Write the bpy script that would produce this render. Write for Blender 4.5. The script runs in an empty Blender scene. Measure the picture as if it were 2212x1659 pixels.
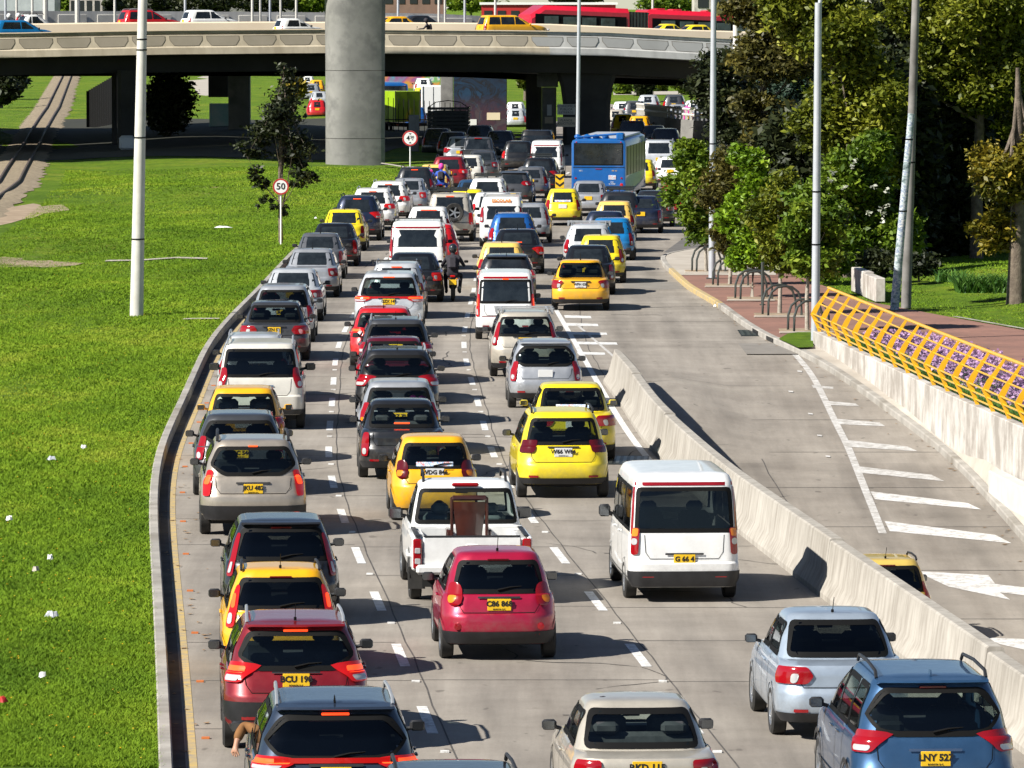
import bpy, math, random
import numpy as np
from mathutils import Vector, Matrix
random.seed(7)
rng = np.random.default_rng(11)
S = bpy.context.scene
COL = S.collection
R = math.radians
# ------------------------------------------------------------------ camera
F = 13300.0                      # focal length in units of 1/2212 of the picture width
CX, CY = 1106.0, 829.5
CAMH = 9.2
PITCH = math.atan(CY / F)
cd = bpy.data.cameras.new('camera')
cam = bpy.data.objects.new('camera', cd); COL.objects.link(cam)
cd.sensor_width = 36.0; cd.lens = 36.0 * F / 2212.0
cd.clip_start = 1.0; cd.clip_end = 8000.0
cam.location = (0, 0, CAMH); cam.rotation_euler = (math.pi / 2 - PITCH, 0, 0)
S.camera = cam
# ------------------------------------------------------------------ sky and sun
SUN_EL = R(38.5); SUN_AZ = R(30)   # light travels to +X and a little away from the camera
sd = bpy.data.lights.new('sun', 'SUN'); sun = bpy.data.objects.new('sun', sd); COL.objects.link(sun)
sd.energy = 5.0; sd.angle = R(0.5); sd.color = (1.0, 0.955, 0.88)
sdir = Vector((math.cos(SUN_AZ) * math.cos(SUN_EL), math.sin(SUN_AZ) * math.cos(SUN_EL), -math.sin(SUN_EL)))
sun.rotation_euler = sdir.to_track_quat('-Z', 'Y').to_euler()
sun.location = (-60, -30, 80)
W = bpy.data.worlds.new('World'); S.world = W; W.use_nodes = True
wn = W.node_tree.nodes; bg = wn['Background']
sky = wn.new('ShaderNodeTexSky'); sky.sky_type = 'NISHITA'; sky.sun_disc = False
sky.sun_elevation = SUN_EL; sky.sun_rotation = math.atan2(-sdir.x, -sdir.y)
sky.altitude = 2600
W.node_tree.links.new(sky.outputs[0], bg.inputs[0]); bg.inputs[1].default_value = 0.05
S.view_settings.view_transform = 'Standard'; S.view_settings.look = 'None'
S.view_settings.exposure = 0.82; S.view_settings.gamma = 1.0
S.render.engine = 'CYCLES'
S.cycles.max_bounces = 6; S.cycles.transparent_max_bounces = 10
S.cycles.diffuse_bounces = 1; S.cycles.glossy_bounces = 3; S.cycles.transmission_bounces = 2
# ------------------------------------------------------------------ picture -> place
def ray(px, py):
    d = Vector(((px - CX) / F, 1.0, -(py - CY) / F))
    c, s = math.cos(-PITCH), math.sin(-PITCH)
    return Vector((d.x, d.y * c - d.z * s, d.y * s + d.z * c))
def G(px, py, z=0.0):
    """point of the place seen at a picture position, z = height or a function of distance"""
    d = ray(px, py); zz = z(150) if callable(z) else z
    for _ in range(40):
        t = (zz - CAMH) / d.z
        if not callable(z): break
        zz = zz * .3 + z(d.y * t) * .7
    return Vector((d.x * t, d.y * t, zz))
def AT(px, py, Y):
    d = ray(px, py); t = Y / d.y
    return Vector((d.x * t, Y, CAMH + d.z * t))
# ------------------------------------------------------------------ mesh helpers
def tag(o, label=None, cat=None, group=None, kind=None):
    if label: o['label'] = label
    if cat: o['category'] = cat
    if group: o['group'] = group
    if kind: o['kind'] = kind
    return o
def empty(name, loc=(0, 0, 0), rz=0.0, label=None, cat=None, group=None):
    o = bpy.data.objects.new(name, None); COL.objects.link(o)
    o.location = loc; o.rotation_euler = (0, 0, rz); o.empty_display_size = .2
    return tag(o, label, cat, group)
class MB:
    def __init__(s): s.v = []; s.f = []; s.m = []
    def add(s, vs, fs, m=0):
        n = len(s.v); s.v += [tuple(v) for v in vs]; s.f += [tuple(i + n for i in f) for f in fs]; s.m += [m] * len(fs); return s
    def quad(s, a, b, c, d, m=0): return s.add([a, b, c, d], [(0, 1, 2, 3)], m)
    def box(s, c, d, rz=0.0, m=0, bev=0.0, rx=0.0, ry=0.0, taper=1.0):
        x, y, z = d[0] / 2, d[1] / 2, d[2] / 2
        b = min(bev, x * .9, y * .9, z * .9)
        M = Matrix.Translation(c) @ Matrix.Rotation(rz, 4, 'Z') @ Matrix.Rotation(ry, 4, 'Y') @ Matrix.Rotation(rx, 4, 'X')
        if b <= 0:
            vs = [Vector((i * x * (taper if k > 0 else 1), j * y * (taper if k > 0 else 1), k * z)) for k in (-1, 1) for j in (-1, 1) for i in (-1, 1)]
            fs = [(0, 2, 3, 1), (4, 5, 7, 6), (0, 1, 5, 4), (2, 6, 7, 3), (0, 4, 6, 2), (1, 3, 7, 5)]
            return s.add([M @ v for v in vs], fs, m)
        vs = []; rings = [(-z, b), (-z + b, 0), (z - b, 0), (z, b)]
        for zz, ins in rings:
            tp = taper if zz > 0 else 1
            X, Y = (x - ins) * tp, (y - ins) * tp
            bb = b if ins == 0 else b * .3
            vs += [Vector(p + (zz,)) for p in ((X - bb, -Y), (X, -Y + bb), (X, Y - bb), (X - bb, Y), (-X + bb, Y), (-X, Y - bb), (-X, -Y + bb), (-X + bb, -Y))]
        fs = []
        for r in range(3):
            for i in range(8):
                j = (i + 1) % 8; fs.append((r * 8 + i, r * 8 + j, r * 8 + 8 + j, r * 8 + 8 + i))
        fs.append(tuple(range(7, -1, -1))); fs.append(tuple(24 + i for i in range(8)))
        return s.add([M @ v for v in vs], fs, m)
    def tube(s, pts, rad, n=8, m=0, caps=True):
        pts = [Vector(p) for p in pts]; rs = rad if isinstance(rad, (list, tuple)) else [rad] * len(pts)
        vs = []; up = Vector((0, 0, 1))
        for i, p in enumerate(pts):
            t = (pts[min(i + 1, len(pts) - 1)] - pts[max(i - 1, 0)]).normalized()
            a = t.cross(up)
            if a.length < .05: a = t.cross(Vector((0, 1, 0)))
            a.normalize(); b = t.cross(a).normalized()
            for k in range(n):
                an = 2 * math.pi * k / n
                vs.append(p + (a * math.cos(an) + b * math.sin(an)) * rs[i])
        fs = []
        for i in range(len(pts) - 1):
            for k in range(n):
                k2 = (k + 1) % n; fs.append((i * n + k, i * n + k2, (i + 1) * n + k2, (i + 1) * n + k))
        if caps: fs.append(tuple(range(n - 1, -1, -1))); fs.append(tuple((len(pts) - 1) * n + k for k in range(n)))
        return s.add(vs, fs, m)
    def lathe(s, prof, n=24, M=None, m=0):
        """prof = [(r, h)] turned about the x axis of M"""
        M = M or Matrix(); vs = []
        for r, h in prof:
            for k in range(n):
                a = 2 * math.pi * k / n; vs.append(M @ Vector((h, r * math.cos(a), r * math.sin(a))))
        fs = []
        for i in range(len(prof) - 1):
            for k in range(n):
                k2 = (k + 1) % n; fs.append((i * n + k, i * n + k2, (i + 1) * n + k2, (i + 1) * n + k))
        return s.add(vs, fs, m)
    def ball(s, c, r, n=10, m=0, sc=(1, 1, 1)):
        c = Vector(c); vs = []; fs = []
        for i in range(n + 1):
            th = math.pi * i / n
            for k in range(n * 2):
                ph = math.pi * k / n
                vs.append(c + Vector((r * sc[0] * math.sin(th) * math.cos(ph), r * sc[1] * math.sin(th) * math.sin(ph), r * sc[2] * math.cos(th))))
        for i in range(n):
            for k in range(n * 2):
                k2 = (k + 1) % (n * 2); fs.append((i * n * 2 + k, (i + 1) * n * 2 + k, (i + 1) * n * 2 + k2, i * n * 2 + k2))
        return s.add(vs, fs, m)
    def prism(s, poly, y0, y1, M=None, m=0):
        """poly in (x, z), pushed along y"""
        M = M or Matrix(); n = len(poly)
        vs = [M @ Vector((p[0], y0, p[1])) for p in poly] + [M @ Vector((p[0], y1, p[1])) for p in poly]
        fs = [tuple(range(n)), tuple(range(2 * n - 1, n - 1, -1))] + [(i, (i + 1) % n, n + (i + 1) % n, n + i)[::-1] for i in range(n)]
        return s.add(vs, fs, m)
    def grid(s, P, m=0, close=False):
        nr, nc = len(P), len(P[0]); vs = [p for row in P for p in row]; fs = []
        for i in range(nr - 1):
            for k in range(nc if close else nc - 1):
                k2 = (k + 1) % nc; fs.append((i * nc + k, i * nc + k2, (i + 1) * nc + k2, (i + 1) * nc + k))
        return s.add(vs, fs, m)
    def mesh(s, name, mats, smooth=35):
        me = bpy.data.meshes.new(name); me.from_pydata(s.v, [], s.f)
        for mm in (mats if isinstance(mats, (list, tuple)) else [mats]): me.materials.append(mm)
        if any(s.m): me.polygons.foreach_set('material_index', s.m)
        if smooth:
            me.polygons.foreach_set('use_smooth', [True] * len(me.polygons))
            me.set_sharp_from_angle(angle=R(smooth))
        me.update(); return me
    def obj(s, name, mats, parent=None, loc=None, smooth=35, **tg):
        return link(name, s.mesh(name, mats, smooth), parent, loc, **tg)
def link(name, me, parent=None, loc=None, **tg):
    o = bpy.data.objects.new(name, me); COL.objects.link(o)
    if parent: o.parent = parent
    if loc is not None: o.location = loc
    return tag(o, **tg)
def rod(a, b, r, n=6): return MB().tube([a, b], r, n)
def npmesh(name, V, Fc, mat, colors=None, smooth=False):
    """quads or tris given as numpy arrays"""
    me = bpy.data.meshes.new(name); k = Fc.shape[1]
    me.vertices.add(len(V)); me.vertices.foreach_set('co', V.astype(np.float32).ravel())
    me.loops.add(Fc.size); me.loops.foreach_set('vertex_index', Fc.astype(np.int32).ravel())
    me.polygons.add(len(Fc)); me.polygons.foreach_set('loop_start', np.arange(0, Fc.size, k, dtype=np.int32))
    me.update(calc_edges=True)
    if colors is not None:
        ca = me.color_attributes.new('var', 'FLOAT_COLOR', 'POINT')
        c4 = np.ones((len(V), 4), np.float32); c4[:, 0] = colors; c4[:, 1] = colors; c4[:, 2] = colors
        ca.data.foreach_set('color', c4.ravel())
    me.materials.append(mat)
    if smooth: me.polygons.foreach_set('use_smooth', [True] * len(me.polygons))
    return me
# ------------------------------------------------------------------ materials
def mat(name, col, rough=.6, metal=0.0, coat=0.0, spec=.5, emit=None, es=0.0):
    m = bpy.data.materials.new(name); m.use_nodes = True; b = m.node_tree.nodes['Principled BSDF']
    b.inputs['Base Color'].default_value = (*col, 1); b.inputs['Roughness'].default_value = rough
    b.inputs['Metallic'].default_value = metal; b.inputs['Coat Weight'].default_value = coat
    b.inputs['Coat Roughness'].default_value = .04; b.inputs['Specular IOR Level'].default_value = spec
    if emit: b.inputs['Emission Color'].default_value = (*emit, 1); b.inputs['Emission Strength'].default_value = es
    return m
def nz(m, scale, detail=4.0, rough=.6, coord='Object', dist=0.0, sc=None):
    t = m.node_tree; tc = t.nodes.new('ShaderNodeTexCoord'); n = t.nodes.new('ShaderNodeTexNoise')
    n.inputs['Scale'].default_value = scale; n.inputs['Detail'].default_value = detail
    n.inputs['Roughness'].default_value = rough; n.inputs['Distortion'].default_value = dist
    src = tc.outputs[coord]
    if sc:
        mp = t.nodes.new('ShaderNodeMapping'); mp.inputs['Scale'].default_value = sc
        t.links.new(src, mp.inputs[0]); src = mp.outputs[0]
    t.links.new(src, n.inputs['Vector']); return n.outputs['Fac']
def ramp(m, fac, stops):
    t = m.node_tree; r = t.nodes.new('ShaderNodeValToRGB'); e = r.color_ramp.elements
    while len(e) < len(stops): e.new(.5)
    for i, (p, c) in enumerate(stops): e[i].position = p; e[i].color = (*c, 1) if len(c) == 3 else c
    t.links.new(fac, r.inputs[0]); return r.outputs[0]
def mix(m, a, b, fac, mode='MIX'):
    t = m.node_tree; n = t.nodes.new('ShaderNodeMix'); n.data_type = 'RGBA'; n.blend_type = mode
    for sock, v in ((n.inputs[0], fac), (n.inputs[6], a), (n.inputs[7], b)):
        if isinstance(v, (float, int)): sock.default_value = v
        elif isinstance(v, tuple): sock.default_value = (*v, 1)
        else: t.links.new(v, sock)
    return n.outputs[2]
def setc(m, c): m.node_tree.links.new(c, m.node_tree.nodes['Principled BSDF'].inputs['Base Color'])
def bump(m, h, dist, strength=1.0):
    t = m.node_tree; b = t.nodes.new('ShaderNodeBump'); b.inputs['Distance'].default_value = dist; b.inputs['Strength'].default_value = strength
    t.links.new(h, b.inputs['Height']); t.links.new(b.outputs[0], t.nodes['Principled BSDF'].inputs['Normal'])
def noisy(name, c1, c2, scale, rough=.8, bmp=0.0, scale2=None, c3=None, coord='Object', lo=.3, hi=.7, **k):
    m = mat(name, c1, rough, **k); f = nz(m, scale, 6, coord=coord); c = ramp(m, f, [(lo, c1), (hi, c2)])
    if c3: c = mix(m, c, c3, ramp(m, nz(m, scale2, 5, coord=coord), [(.48, (0, 0, 0)), (.68, (1, 1, 1))]))
    setc(m, c)
    if bmp: bump(m, nz(m, scale * 4, 4, coord=coord), bmp)
    return m
M = {}
m = M['road'] = mat('road_concrete', (.3, .28, .25), .85)
a = ramp(m, nz(m, .35, 8, .65), [(.3, (.215, .19, .16)), (.7, (.34, .305, .26))])
b_ = ramp(m, nz(m, 1.0, 6, .7, sc=(.9, .05, 1)), [(.38, (.70, .69, .68)), (.60, (1.06, 1.06, 1.06))])
c_ = mix(m, a, b_, .75, 'MULTIPLY')
d_ = ramp(m, nz(m, 2.3, 3, .5), [(.68, (1, 1, 1)), (.76, (.7, .68, .66))])
c_ = mix(m, c_, d_, .6, 'MULTIPLY')
g_ = ramp(m, nz(m, 18, 4, .7), [(.3, (.9, .9, .9)), (.7, (1.08, 1.08, 1.08))])
c_ = mix(m, c_, g_, .8, 'MULTIPLY')
at = m.node_tree.nodes.new('ShaderNodeAttribute'); at.attribute_name = 'var'
def mth(op, a, b=None, t=m.node_tree):
    n = t.nodes.new('ShaderNodeMath'); n.operation = op
    for i, v in enumerate((a, b)):
        if v is None: continue
        if isinstance(v, (int, float)): n.inputs[i].default_value = v
        else: t.links.new(v, n.inputs[i])
    return n.outputs[0]
fr_ = mth('FRACT', mth('DIVIDE', mth('SUBTRACT', mth('MULTIPLY', at.outputs['Fac'], 100.0), .12), 3.35))
tr_ = ramp(m, fr_, [(0, (1.05, 1.05, 1.05)), (.14, (1.02, 1.02, 1.02)), (.27, (.80, .80, .80)), (.40, (.98, .98, .98)), (.5, (.84, .83, .82)), (.60, (.98, .98, .98)), (.73, (.80, .80, .80)), (.88, (1.03, 1.03, 1.03))])
wear = ramp(m, nz(m, .5, 5, .7, sc=(1.5, .12, 1)), [(.25, (.3, .3, .3)), (.5, (1, 1, 1))])
c_ = mix(m, c_, mix(m, (1, 1, 1), tr_, wear), .9, 'MULTIPLY')
spot = ramp(m, nz(m, 3.5, 2, .4, sc=(1, .4, 1)), [(.70, (1, 1, 1)), (.75, (.45, .44, .43))]); c_ = mix(m, c_, spot, .7, 'MULTIPLY')
setc(m, c_); bump(m, nz(m, 40, 3), .004)
m = M['asphalt'] = noisy('asphalt', (.09, .085, .08), (.15, .14, .13), 1.5, .9, .004)
M['patch'] = noisy('repair_patch', (.17, .155, .135), (.24, .22, .195), 1.5, .9)
M['joint2'] = noisy('pale_joint', (.10, .09, .08), (.2, .18, .16), 2.0, .9)
m = M['joint'] = noisy('joint_sealant', (.045, .04, .035), (.11, .1, .09), 2.0, .9)
m = M['white_paint'] = mat('white_road_paint', (.7, .7, .68), .7)
setc(m, mix(m, (.72, .72, .70), (.36, .34, .31), ramp(m, nz(m, 6, 8, .75), [(.46, (0, 0, 0)), (.64, (1, 1, 1))])))
m = M['worn_paint'] = mat('worn_road_paint', (.7, .7, .68), .7)
setc(m, mix(m, (.62, .61, .59), (.32, .30, .27), ramp(m, nz(m, 5, 9, .8), [(.40, (0, 0, 0)), (.60, (1, 1, 1))])))
m = M['mid_paint'] = mat('scuffed_road_paint', (.7, .7, .68), .7)
setc(m, mix(m, (.66, .65, .63), (.34, .32, .29), ramp(m, nz(m, 5, 9, .8), [(.46, (0, 0, 0)), (.62, (1, 1, 1))])))
m = M['yellow_paint'] = mat('yellow_road_paint', (.6, .4, .1), .7)
setc(m, mix(m, (.50, .36, .13), (.30, .26, .20), ramp(m, nz(m, 4, 8, .75), [(.42, (0, 0, 0)), (.62, (1, 1, 1))])))
M['kerb'] = noisy('kerb_concrete', (.25, .235, .21), (.40, .375, .335), 1.6, .9, .006, .5, (.2, .18, .15))
m = M['barrier'] = mat('barrier_concrete', (.4, .37, .32), .85)
a = ramp(m, nz(m, .9, 7, .65), [(.3, (.30, .275, .235)), (.7, (.44, .41, .36))])
b_ = ramp(m, nz(m, 2.2, 5, .6, sc=(2.5, 2.5, .25)), [(.38, (.62, .6, .58)), (.58, (1, 1, 1))])
setc(m, mix(m, a, b_, .65, 'MULTIPLY')); bump(m, nz(m, 20, 4), .004)
m = M['wallwhite'] = mat('stained_white_wall', (.6, .57, .52), .85)
b_ = ramp(m, nz(m, 1.2, 8, .7, sc=(1, 1, .6)), [(.42, (.30, .27, .235)), (.60, (.54, .51, .465))])
setc(m, b_); bump(m, nz(m, 12, 4), .004)
M['tealwall'] = noisy('teal_painted_wall', (.25, .48, .42), (.55, .62, .55), .8, .8)
M['gutter_shade'] = noisy('shaded_gutter', (.03, .028, .022), (.12, .10, .08), 1.5, .9, .01)
m = M['deck'] = mat('bridge_concrete', (.4, .36, .28), .85)
a = ramp(m, nz(m, .25, 7, .6), [(.3, (.54, .47, .35)), (.7, (.68, .60, .46))])
b_ = ramp(m, nz(m, .8, 6, .6, sc=(1.5, 1.5, .3)), [(.35, (.72, .7, .67)), (.6, (1, 1, 1))])
setc(m, mix(m, a, b_, .8, 'MULTIPLY'))
m = M['deckgrey'] = mat('grey_bridge_concrete', (.4, .4, .38), .85)
a = ramp(m, nz(m, .25, 7, .6), [(.3, (.50, .495, .47)), (.7, (.64, .63, .60))])
b_ = ramp(m, nz(m, .8, 6, .6, sc=(1.5, 1.5, .3)), [(.35, (.72, .72, .72)), (.6, (1, 1, 1))])
setc(m, mix(m, a, b_, .8, 'MULTIPLY'))
M['panel'] = noisy('panel_concrete', (.31, .275, .21), (.38, .335, .265), .5, .9)
M['panelgrey'] = noisy('grey_panel_concrete', (.33, .33, .315), (.40, .40, .385), .5, .9)
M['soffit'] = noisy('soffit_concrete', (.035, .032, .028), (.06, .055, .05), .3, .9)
M['pier'] = noisy('pier_concrete', (.17, .167, .157), (.26, .253, .237), .5, .85, .006, 1.1, (.15, .147, .14))
M['pier_dark'] = noisy('dark_pier_concrete', (.035, .033, .03), (.07, .065, .06), .5, .9)  # near-black variant of the pier concrete
M['tan'] = noisy('tan_concrete', (.68, .56, .40), (.78, .66, .48), .3, .85)
m = M['grass'] = mat('grass', (.08, .16, .02), .9, spec=.2)
a = ramp(m, nz(m, .16, 8, .7), [(.30, (.07, .14, .007)), (.5, (.12, .215, .010)), (.68, (.22, .27, .022))])
b_ = ramp(m, nz(m, 2.5, 6, .7, sc=(1, .35, 1)), [(.3, (.6, .62, .5)), (.7, (1.2, 1.15, 1.0))])
gg = mix(m, a, b_, .9, 'MULTIPLY'); gg = mix(m, gg, (.27, .25, .09), ramp(m, nz(m, .5, 7, .75), [(.58, (0, 0, 0)), (.72, (.8, .8, .8))])); setc(m, gg); bump(m, nz(m, 9, 5, .8), .12)
m = M['blade'] = mat('grass_blade', (.1, .2, .02), .8, spec=.2)
at = m.node_tree.nodes.new('ShaderNodeAttribute'); at.attribute_name = 'var'
setc(m, ramp(m, at.outputs['Fac'], [(0, (.065, .135, .005)), (.5, (.15, .25, .010)), (1, (.32, .36, .035))]))
M['dirt'] = noisy('bare_dirt', (.22, .16, .10), (.38, .29, .20), 1.2, .95, .03)
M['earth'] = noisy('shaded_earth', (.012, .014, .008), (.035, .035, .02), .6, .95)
M['ballast'] = noisy('ballast', (.15, .115, .07), (.38, .31, .21), 3.0, .95, .06)
M['rail'] = noisy('rusty_rail', (.06, .045, .04), (.12, .09, .08), 4, .6)
m = M['brick'] = mat('brick_paving', (.3, .13, .09), .9)
t = m.node_tree; tc = t.nodes.new('ShaderNodeTexCoord'); bt = t.nodes.new('ShaderNodeTexBrick')
t.links.new(tc.outputs['Object'], bt.inputs['Vector']); bt.inputs['Scale'].default_value = 4.0
bt.inputs['Color1'].default_value = (.27, .135, .10, 1); bt.inputs['Color2'].default_value = (.205, .105, .08, 1); bt.inputs['Mortar'].default_value = (.20, .13, .10, 1)
bt.inputs['Mortar Size'].default_value = .015
setc(m, mix(m, bt.outputs['Color'], ramp(m, nz(m, .5, 6), [(.3, (.75, .75, .75)), (.7, (1.2, 1.15, 1.1))]), .9, 'MULTIPLY'))
M['pave'] = noisy('pavement_concrete', (.34, .30, .25), (.46, .42, .36), .8, .9, .004)
m = M['yellow_rail'] = noisy('yellow_rail_paint', (.80, .43, .01), (.70, .36, .008), 5, .4, coat=.4)
M['pole_white'] = noisy('pole_concrete', (.50, .48, .43), (.62, .60, .55), 2.5, .7)
M['pole_blue'] = noisy('galvanised_pole', (.42, .44, .47), (.52, .54, .57), 1.5, .45, metal=.3)
M['pole_rear'] = noisy('weathered_pole', (.10, .095, .085), (.26, .25, .235), 1.0, .8)
M['pole_dark'] = noisy('old_pole', (.05, .05, .045), (.12, .115, .10), 3, .8)
m = M['pole_stick'] = mat('poster_covered_pole', (.3, .35, .36), .7)
setc(m, ramp(m, nz(m, 5, 3, .5, sc=(1, 1, 1.4)), [(.3, (.06, .09, .09)), (.42, (.25, .32, .33)), (.5, (.50, .54, .54)), (.56, (.14, .2, .3)), (.68, (.6, .6, .57))]))
M['metal'] = mat('brushed_steel', (.10, .11, .10), .4, .6)
M['metal_dark'] = mat('dark_metal', (.03, .035, .035), .45, .4)
m = M['bark'] = noisy('bark', (.08, .06, .045), (.20, .16, .12), 6, .95, .03)
M['bark_pale'] = noisy('pale_bark', (.24, .21, .17), (.42, .38, .32), 6, .95, .02)
def leafmat(name, c0, c1, c2, tr=.25):
    m = mat(name, c1, .5, spec=.3); t = m.node_tree
    at = t.nodes.new('ShaderNodeAttribute'); at.attribute_name = 'var'
    c = ramp(m, at.outputs['Fac'], [(0, c0), (.45, c1), (1, c2)]); setc(m, c)
    b = t.nodes['Principled BSDF']; tl = t.nodes.new('ShaderNodeBsdfTranslucent'); ms = t.nodes.new('ShaderNodeMixShader')
    t.links.new(c, tl.inputs[0]); ms.inputs[0].default_value = tr
    t.links.new(b.outputs[0], ms.inputs[1]); t.links.new(tl.outputs[0], ms.inputs[2])
    t.links.new(ms.outputs[0], t.nodes['Material Output'].inputs[0]); return m
M['leaf_bright'] = leafmat('bright_leaves', (.06, .12, .005), (.17, .29, .010), (.34, .46, .03))
M['leaf_mid'] = leafmat('mid_leaves', (.035, .075, .006), (.11, .18, .011), (.25, .32, .028))
M['leaf_olive'] = leafmat('olive_leaves', (.035, .055, .005), (.13, .155, .010), (.34, .34, .035))
M['leaf_brown'] = leafmat('bronze_leaves', (.03, .03, .008), (.085, .08, .016), (.20, .16, .03))
M['leaf_dark'] = leafmat('dark_leaves', (.008, .013, .004), (.022, .030, .009), (.05, .058, .018), .08)  # near black; for the park trees it also stands in for canopy shade
M['leaf_gold'] = leafmat('golden_leaves', (.06, .07, .008), (.20, .17, .015), (.42, .30, .03))
M['leaf_teal'] = leafmat('bluegreen_leaves', (.012, .03, .02), (.03, .055, .035), (.07, .10, .05), .1)
M['agave'] = leafmat('strap_leaves', (.03, .09, .015), (.07, .17, .03), (.16, .30, .06))
M['purple'] = leafmat('purple_petals', (.32, .16, .32), (.44, .26, .44), (.58, .40, .58), .2)
M['orange'] = mat('orange_reflector', (.55, .16, .04), .5); M['deadleaf'] = noisy('dead_leaf', (.20, .10, .04), (.32, .22, .12), 7, .9)
M['white'] = mat('white_enamel', (.75, .75, .73), .5)
M['red'] = mat('red_enamel', (.42, .02, .02), .5)
M['black'] = mat('black_enamel', (.01, .01, .01), .5)
M['yellow'] = mat('yellow_enamel', (.78, .46, .01), .5)
def txt(s, size, mt, parent=None, M4=None, name='lettering', depth=.002, bold=0.0, sx=1.0):
    cu = bpy.data.curves.new('t', 'FONT'); cu.body = s; cu.size = size; cu.extrude = depth; cu.align_x = 'CENTER'; cu.align_y = 'CENTER'; cu.offset = bold
    cu.resolution_u = 2
    o = bpy.data.objects.new('t', cu); COL.objects.link(o); bpy.context.view_layer.update()
    me = bpy.data.meshes.new_from_object(o.evaluated_get(bpy.context.evaluated_depsgraph_get())); bpy.data.objects.remove(o)
    me.name = name; me.materials.clear(); me.materials.append(mt)
    if sx != 1.0: me.transform(Matrix.Scale(sx, 4, (1, 0, 0)))
    ob = link(name, me, parent)
    if M4 is not None: ob.matrix_local = M4
    return ob
FACE = Matrix.Rotation(math.pi / 2, 4, 'X')     # text facing the camera (-Y)
# ------------------------------------------------------------------ road curves
def curve(pts, z=0.0, smooth=6.0, extra=()):
    w = [G(x, y, z) for x, y in pts]
    A = sorted([(p.y, p.x) for p in w] + list(extra)); Z = np.array([a[0] for a in A]); X = np.array([a[1] for a in A])
    zz = np.arange(0, 700, 1.0); xx = np.interp(zz, Z, X)
    lo = (X[1] - X[0]) / (Z[1] - Z[0]); hi = (X[-1] - X[-2]) / (Z[-1] - Z[-2])
    xx = np.where(zz < Z[0], X[0] + lo * (zz - Z[0]), xx); xx = np.where(zz > Z[-1], X[-1] + hi * (zz - Z[-1]), xx)
    k = np.exp(-.5 * (np.arange(-25, 26) / smooth) ** 2); k /= k.sum()
    xs = np.convolve(np.pad(xx, 25, mode='reflect', reflect_type='odd'), k, mode='valid')
    return lambda t: float(np.interp(t, zz, xs))
kerbX = curve([(343, 1659), (337, 1443), (327, 1235), (319, 1110), (323, 1026), (333, 968), (367, 901), (392, 851), (417, 793), (442, 739), (480, 694), (517, 657), (552, 624), (582, 592), (617, 554), (642, 529), (677, 504), (745, 460), (830, 420), (924, 378)], .19, extra=[(360, -2.2), (400, .2), (440, 2.6), (500, 5)])
D1 = lambda Z: kerbX(Z) + 3.46
D2 = lambda Z: kerbX(Z) + 6.80
D3x = curve([(1210, 685), (1245, 745), (1326, 889), (1399, 1000)], 0, extra=[(95, 4.4), (80, 5.35), (60, 6.6)])
barX = curve([(1326, 747), (1365, 790), (1416, 863), (1484, 927), (1580, 1010), (1645, 1055), (1818, 1174), (2000, 1298), (2212, 1444)], .85, 3.0)
def rampz(Z):
    t = max(0.0, 165.0 - Z)
    return -(.00105 * t * t if t < 20 else .042 * (t - 10))
kerbR = curve([(1423, 557), (1431, 576), (1483, 625), (1547, 662), (1607, 707), (1652, 734), (1719, 764), (1776, 794), (1869, 857), (1983, 940), (2043, 988), (2100, 1044), (2212, 1174)], rampz, 2.0, extra=[(232, 8.5), (245, 9.5), (300, 12), (330, 14.5), (360, 19), (420, 32)])
wallX = curve([(1757, 715), (2020, 839), (2212, 925)], .5, 2.0)
def heading(Z, lane=0.0):
    return math.atan((kerbX(Z + 4) - kerbX(Z - 4)) / 8.0)
def railX(Z): return float(np.interp(Z, [60, 200, 255, 301, 419, 510, 765, 1200], [-21, -21.3, -22.7, -24.6, -32.4, -38, -55, -84]))
def lawn(X, Z):
    z = .17
    z += .45 * math.exp(-((Z - 283) / 5) ** 2) * min(1, max(0, (-X - 7) / 5)) * min(1, max(0, (X + 24) / 5))
    kk = min(1, max(0, abs(X - railX(Z)) / 3 - .6))
    z += kk * .14 * math.sin(X * .55 + Z * .21) * math.exp(-((Z - 150) / 60) ** 2) * min(1, max(0, (kerbX(Z) - X) / 4))
    z += kk * .12 * math.sin(Z * .13 + X * .3) * min(1, max(0, (kerbX(Z) - X) / 5))
    d = abs(X - railX(Z)); w = min(1, max(0, (Z - 300) / 50))
    z -= w * .30 * math.exp(-(d / 5.5) ** 2) * math.exp(-((Z - 400) / 60) ** 2)
    z += w * .10 * math.exp(-((d - 12) / 5) ** 2) * math.exp(-((Z - 400) / 60) ** 2) * (1 if X < kerbX(Z) - 10 else 0)
    return z
def lane_attr(o):
    me = o.data; ca = me.color_attributes.new('var', 'FLOAT_COLOR', 'POINT'); c = []
    for v in me.vertices: q = (v.co.x - kerbX(v.co.y)) / 100.0; c += [q, q, q, 1]
    ca.data.foreach_set('color', c)
def strip(name, f0, f1, z0, z1, step, zf, mt, nx=1, kind='structure', parent=None):
    P = []; Z = z0
    while Z < z1 + 1e-6:
        a, b = f0(Z), f1(Z); P.append([(a + (b - a) * k / nx, Z, zf(Z)) for k in range(nx + 1)]); Z += step
    o = MB().grid(P).obj(name, mt, parent, smooth=60)
    if kind: o['kind'] = kind
    if mt is M["road"]: lane_attr(o)
    return o
# ground far and wide
gm = MB(); gm.quad((-3000, 300, -.06), (3000, 300, -.06), (3000, 6000, -.06), (-3000, 6000, -.06)); gm.obj('ground', M['grass'], kind='structure')
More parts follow.
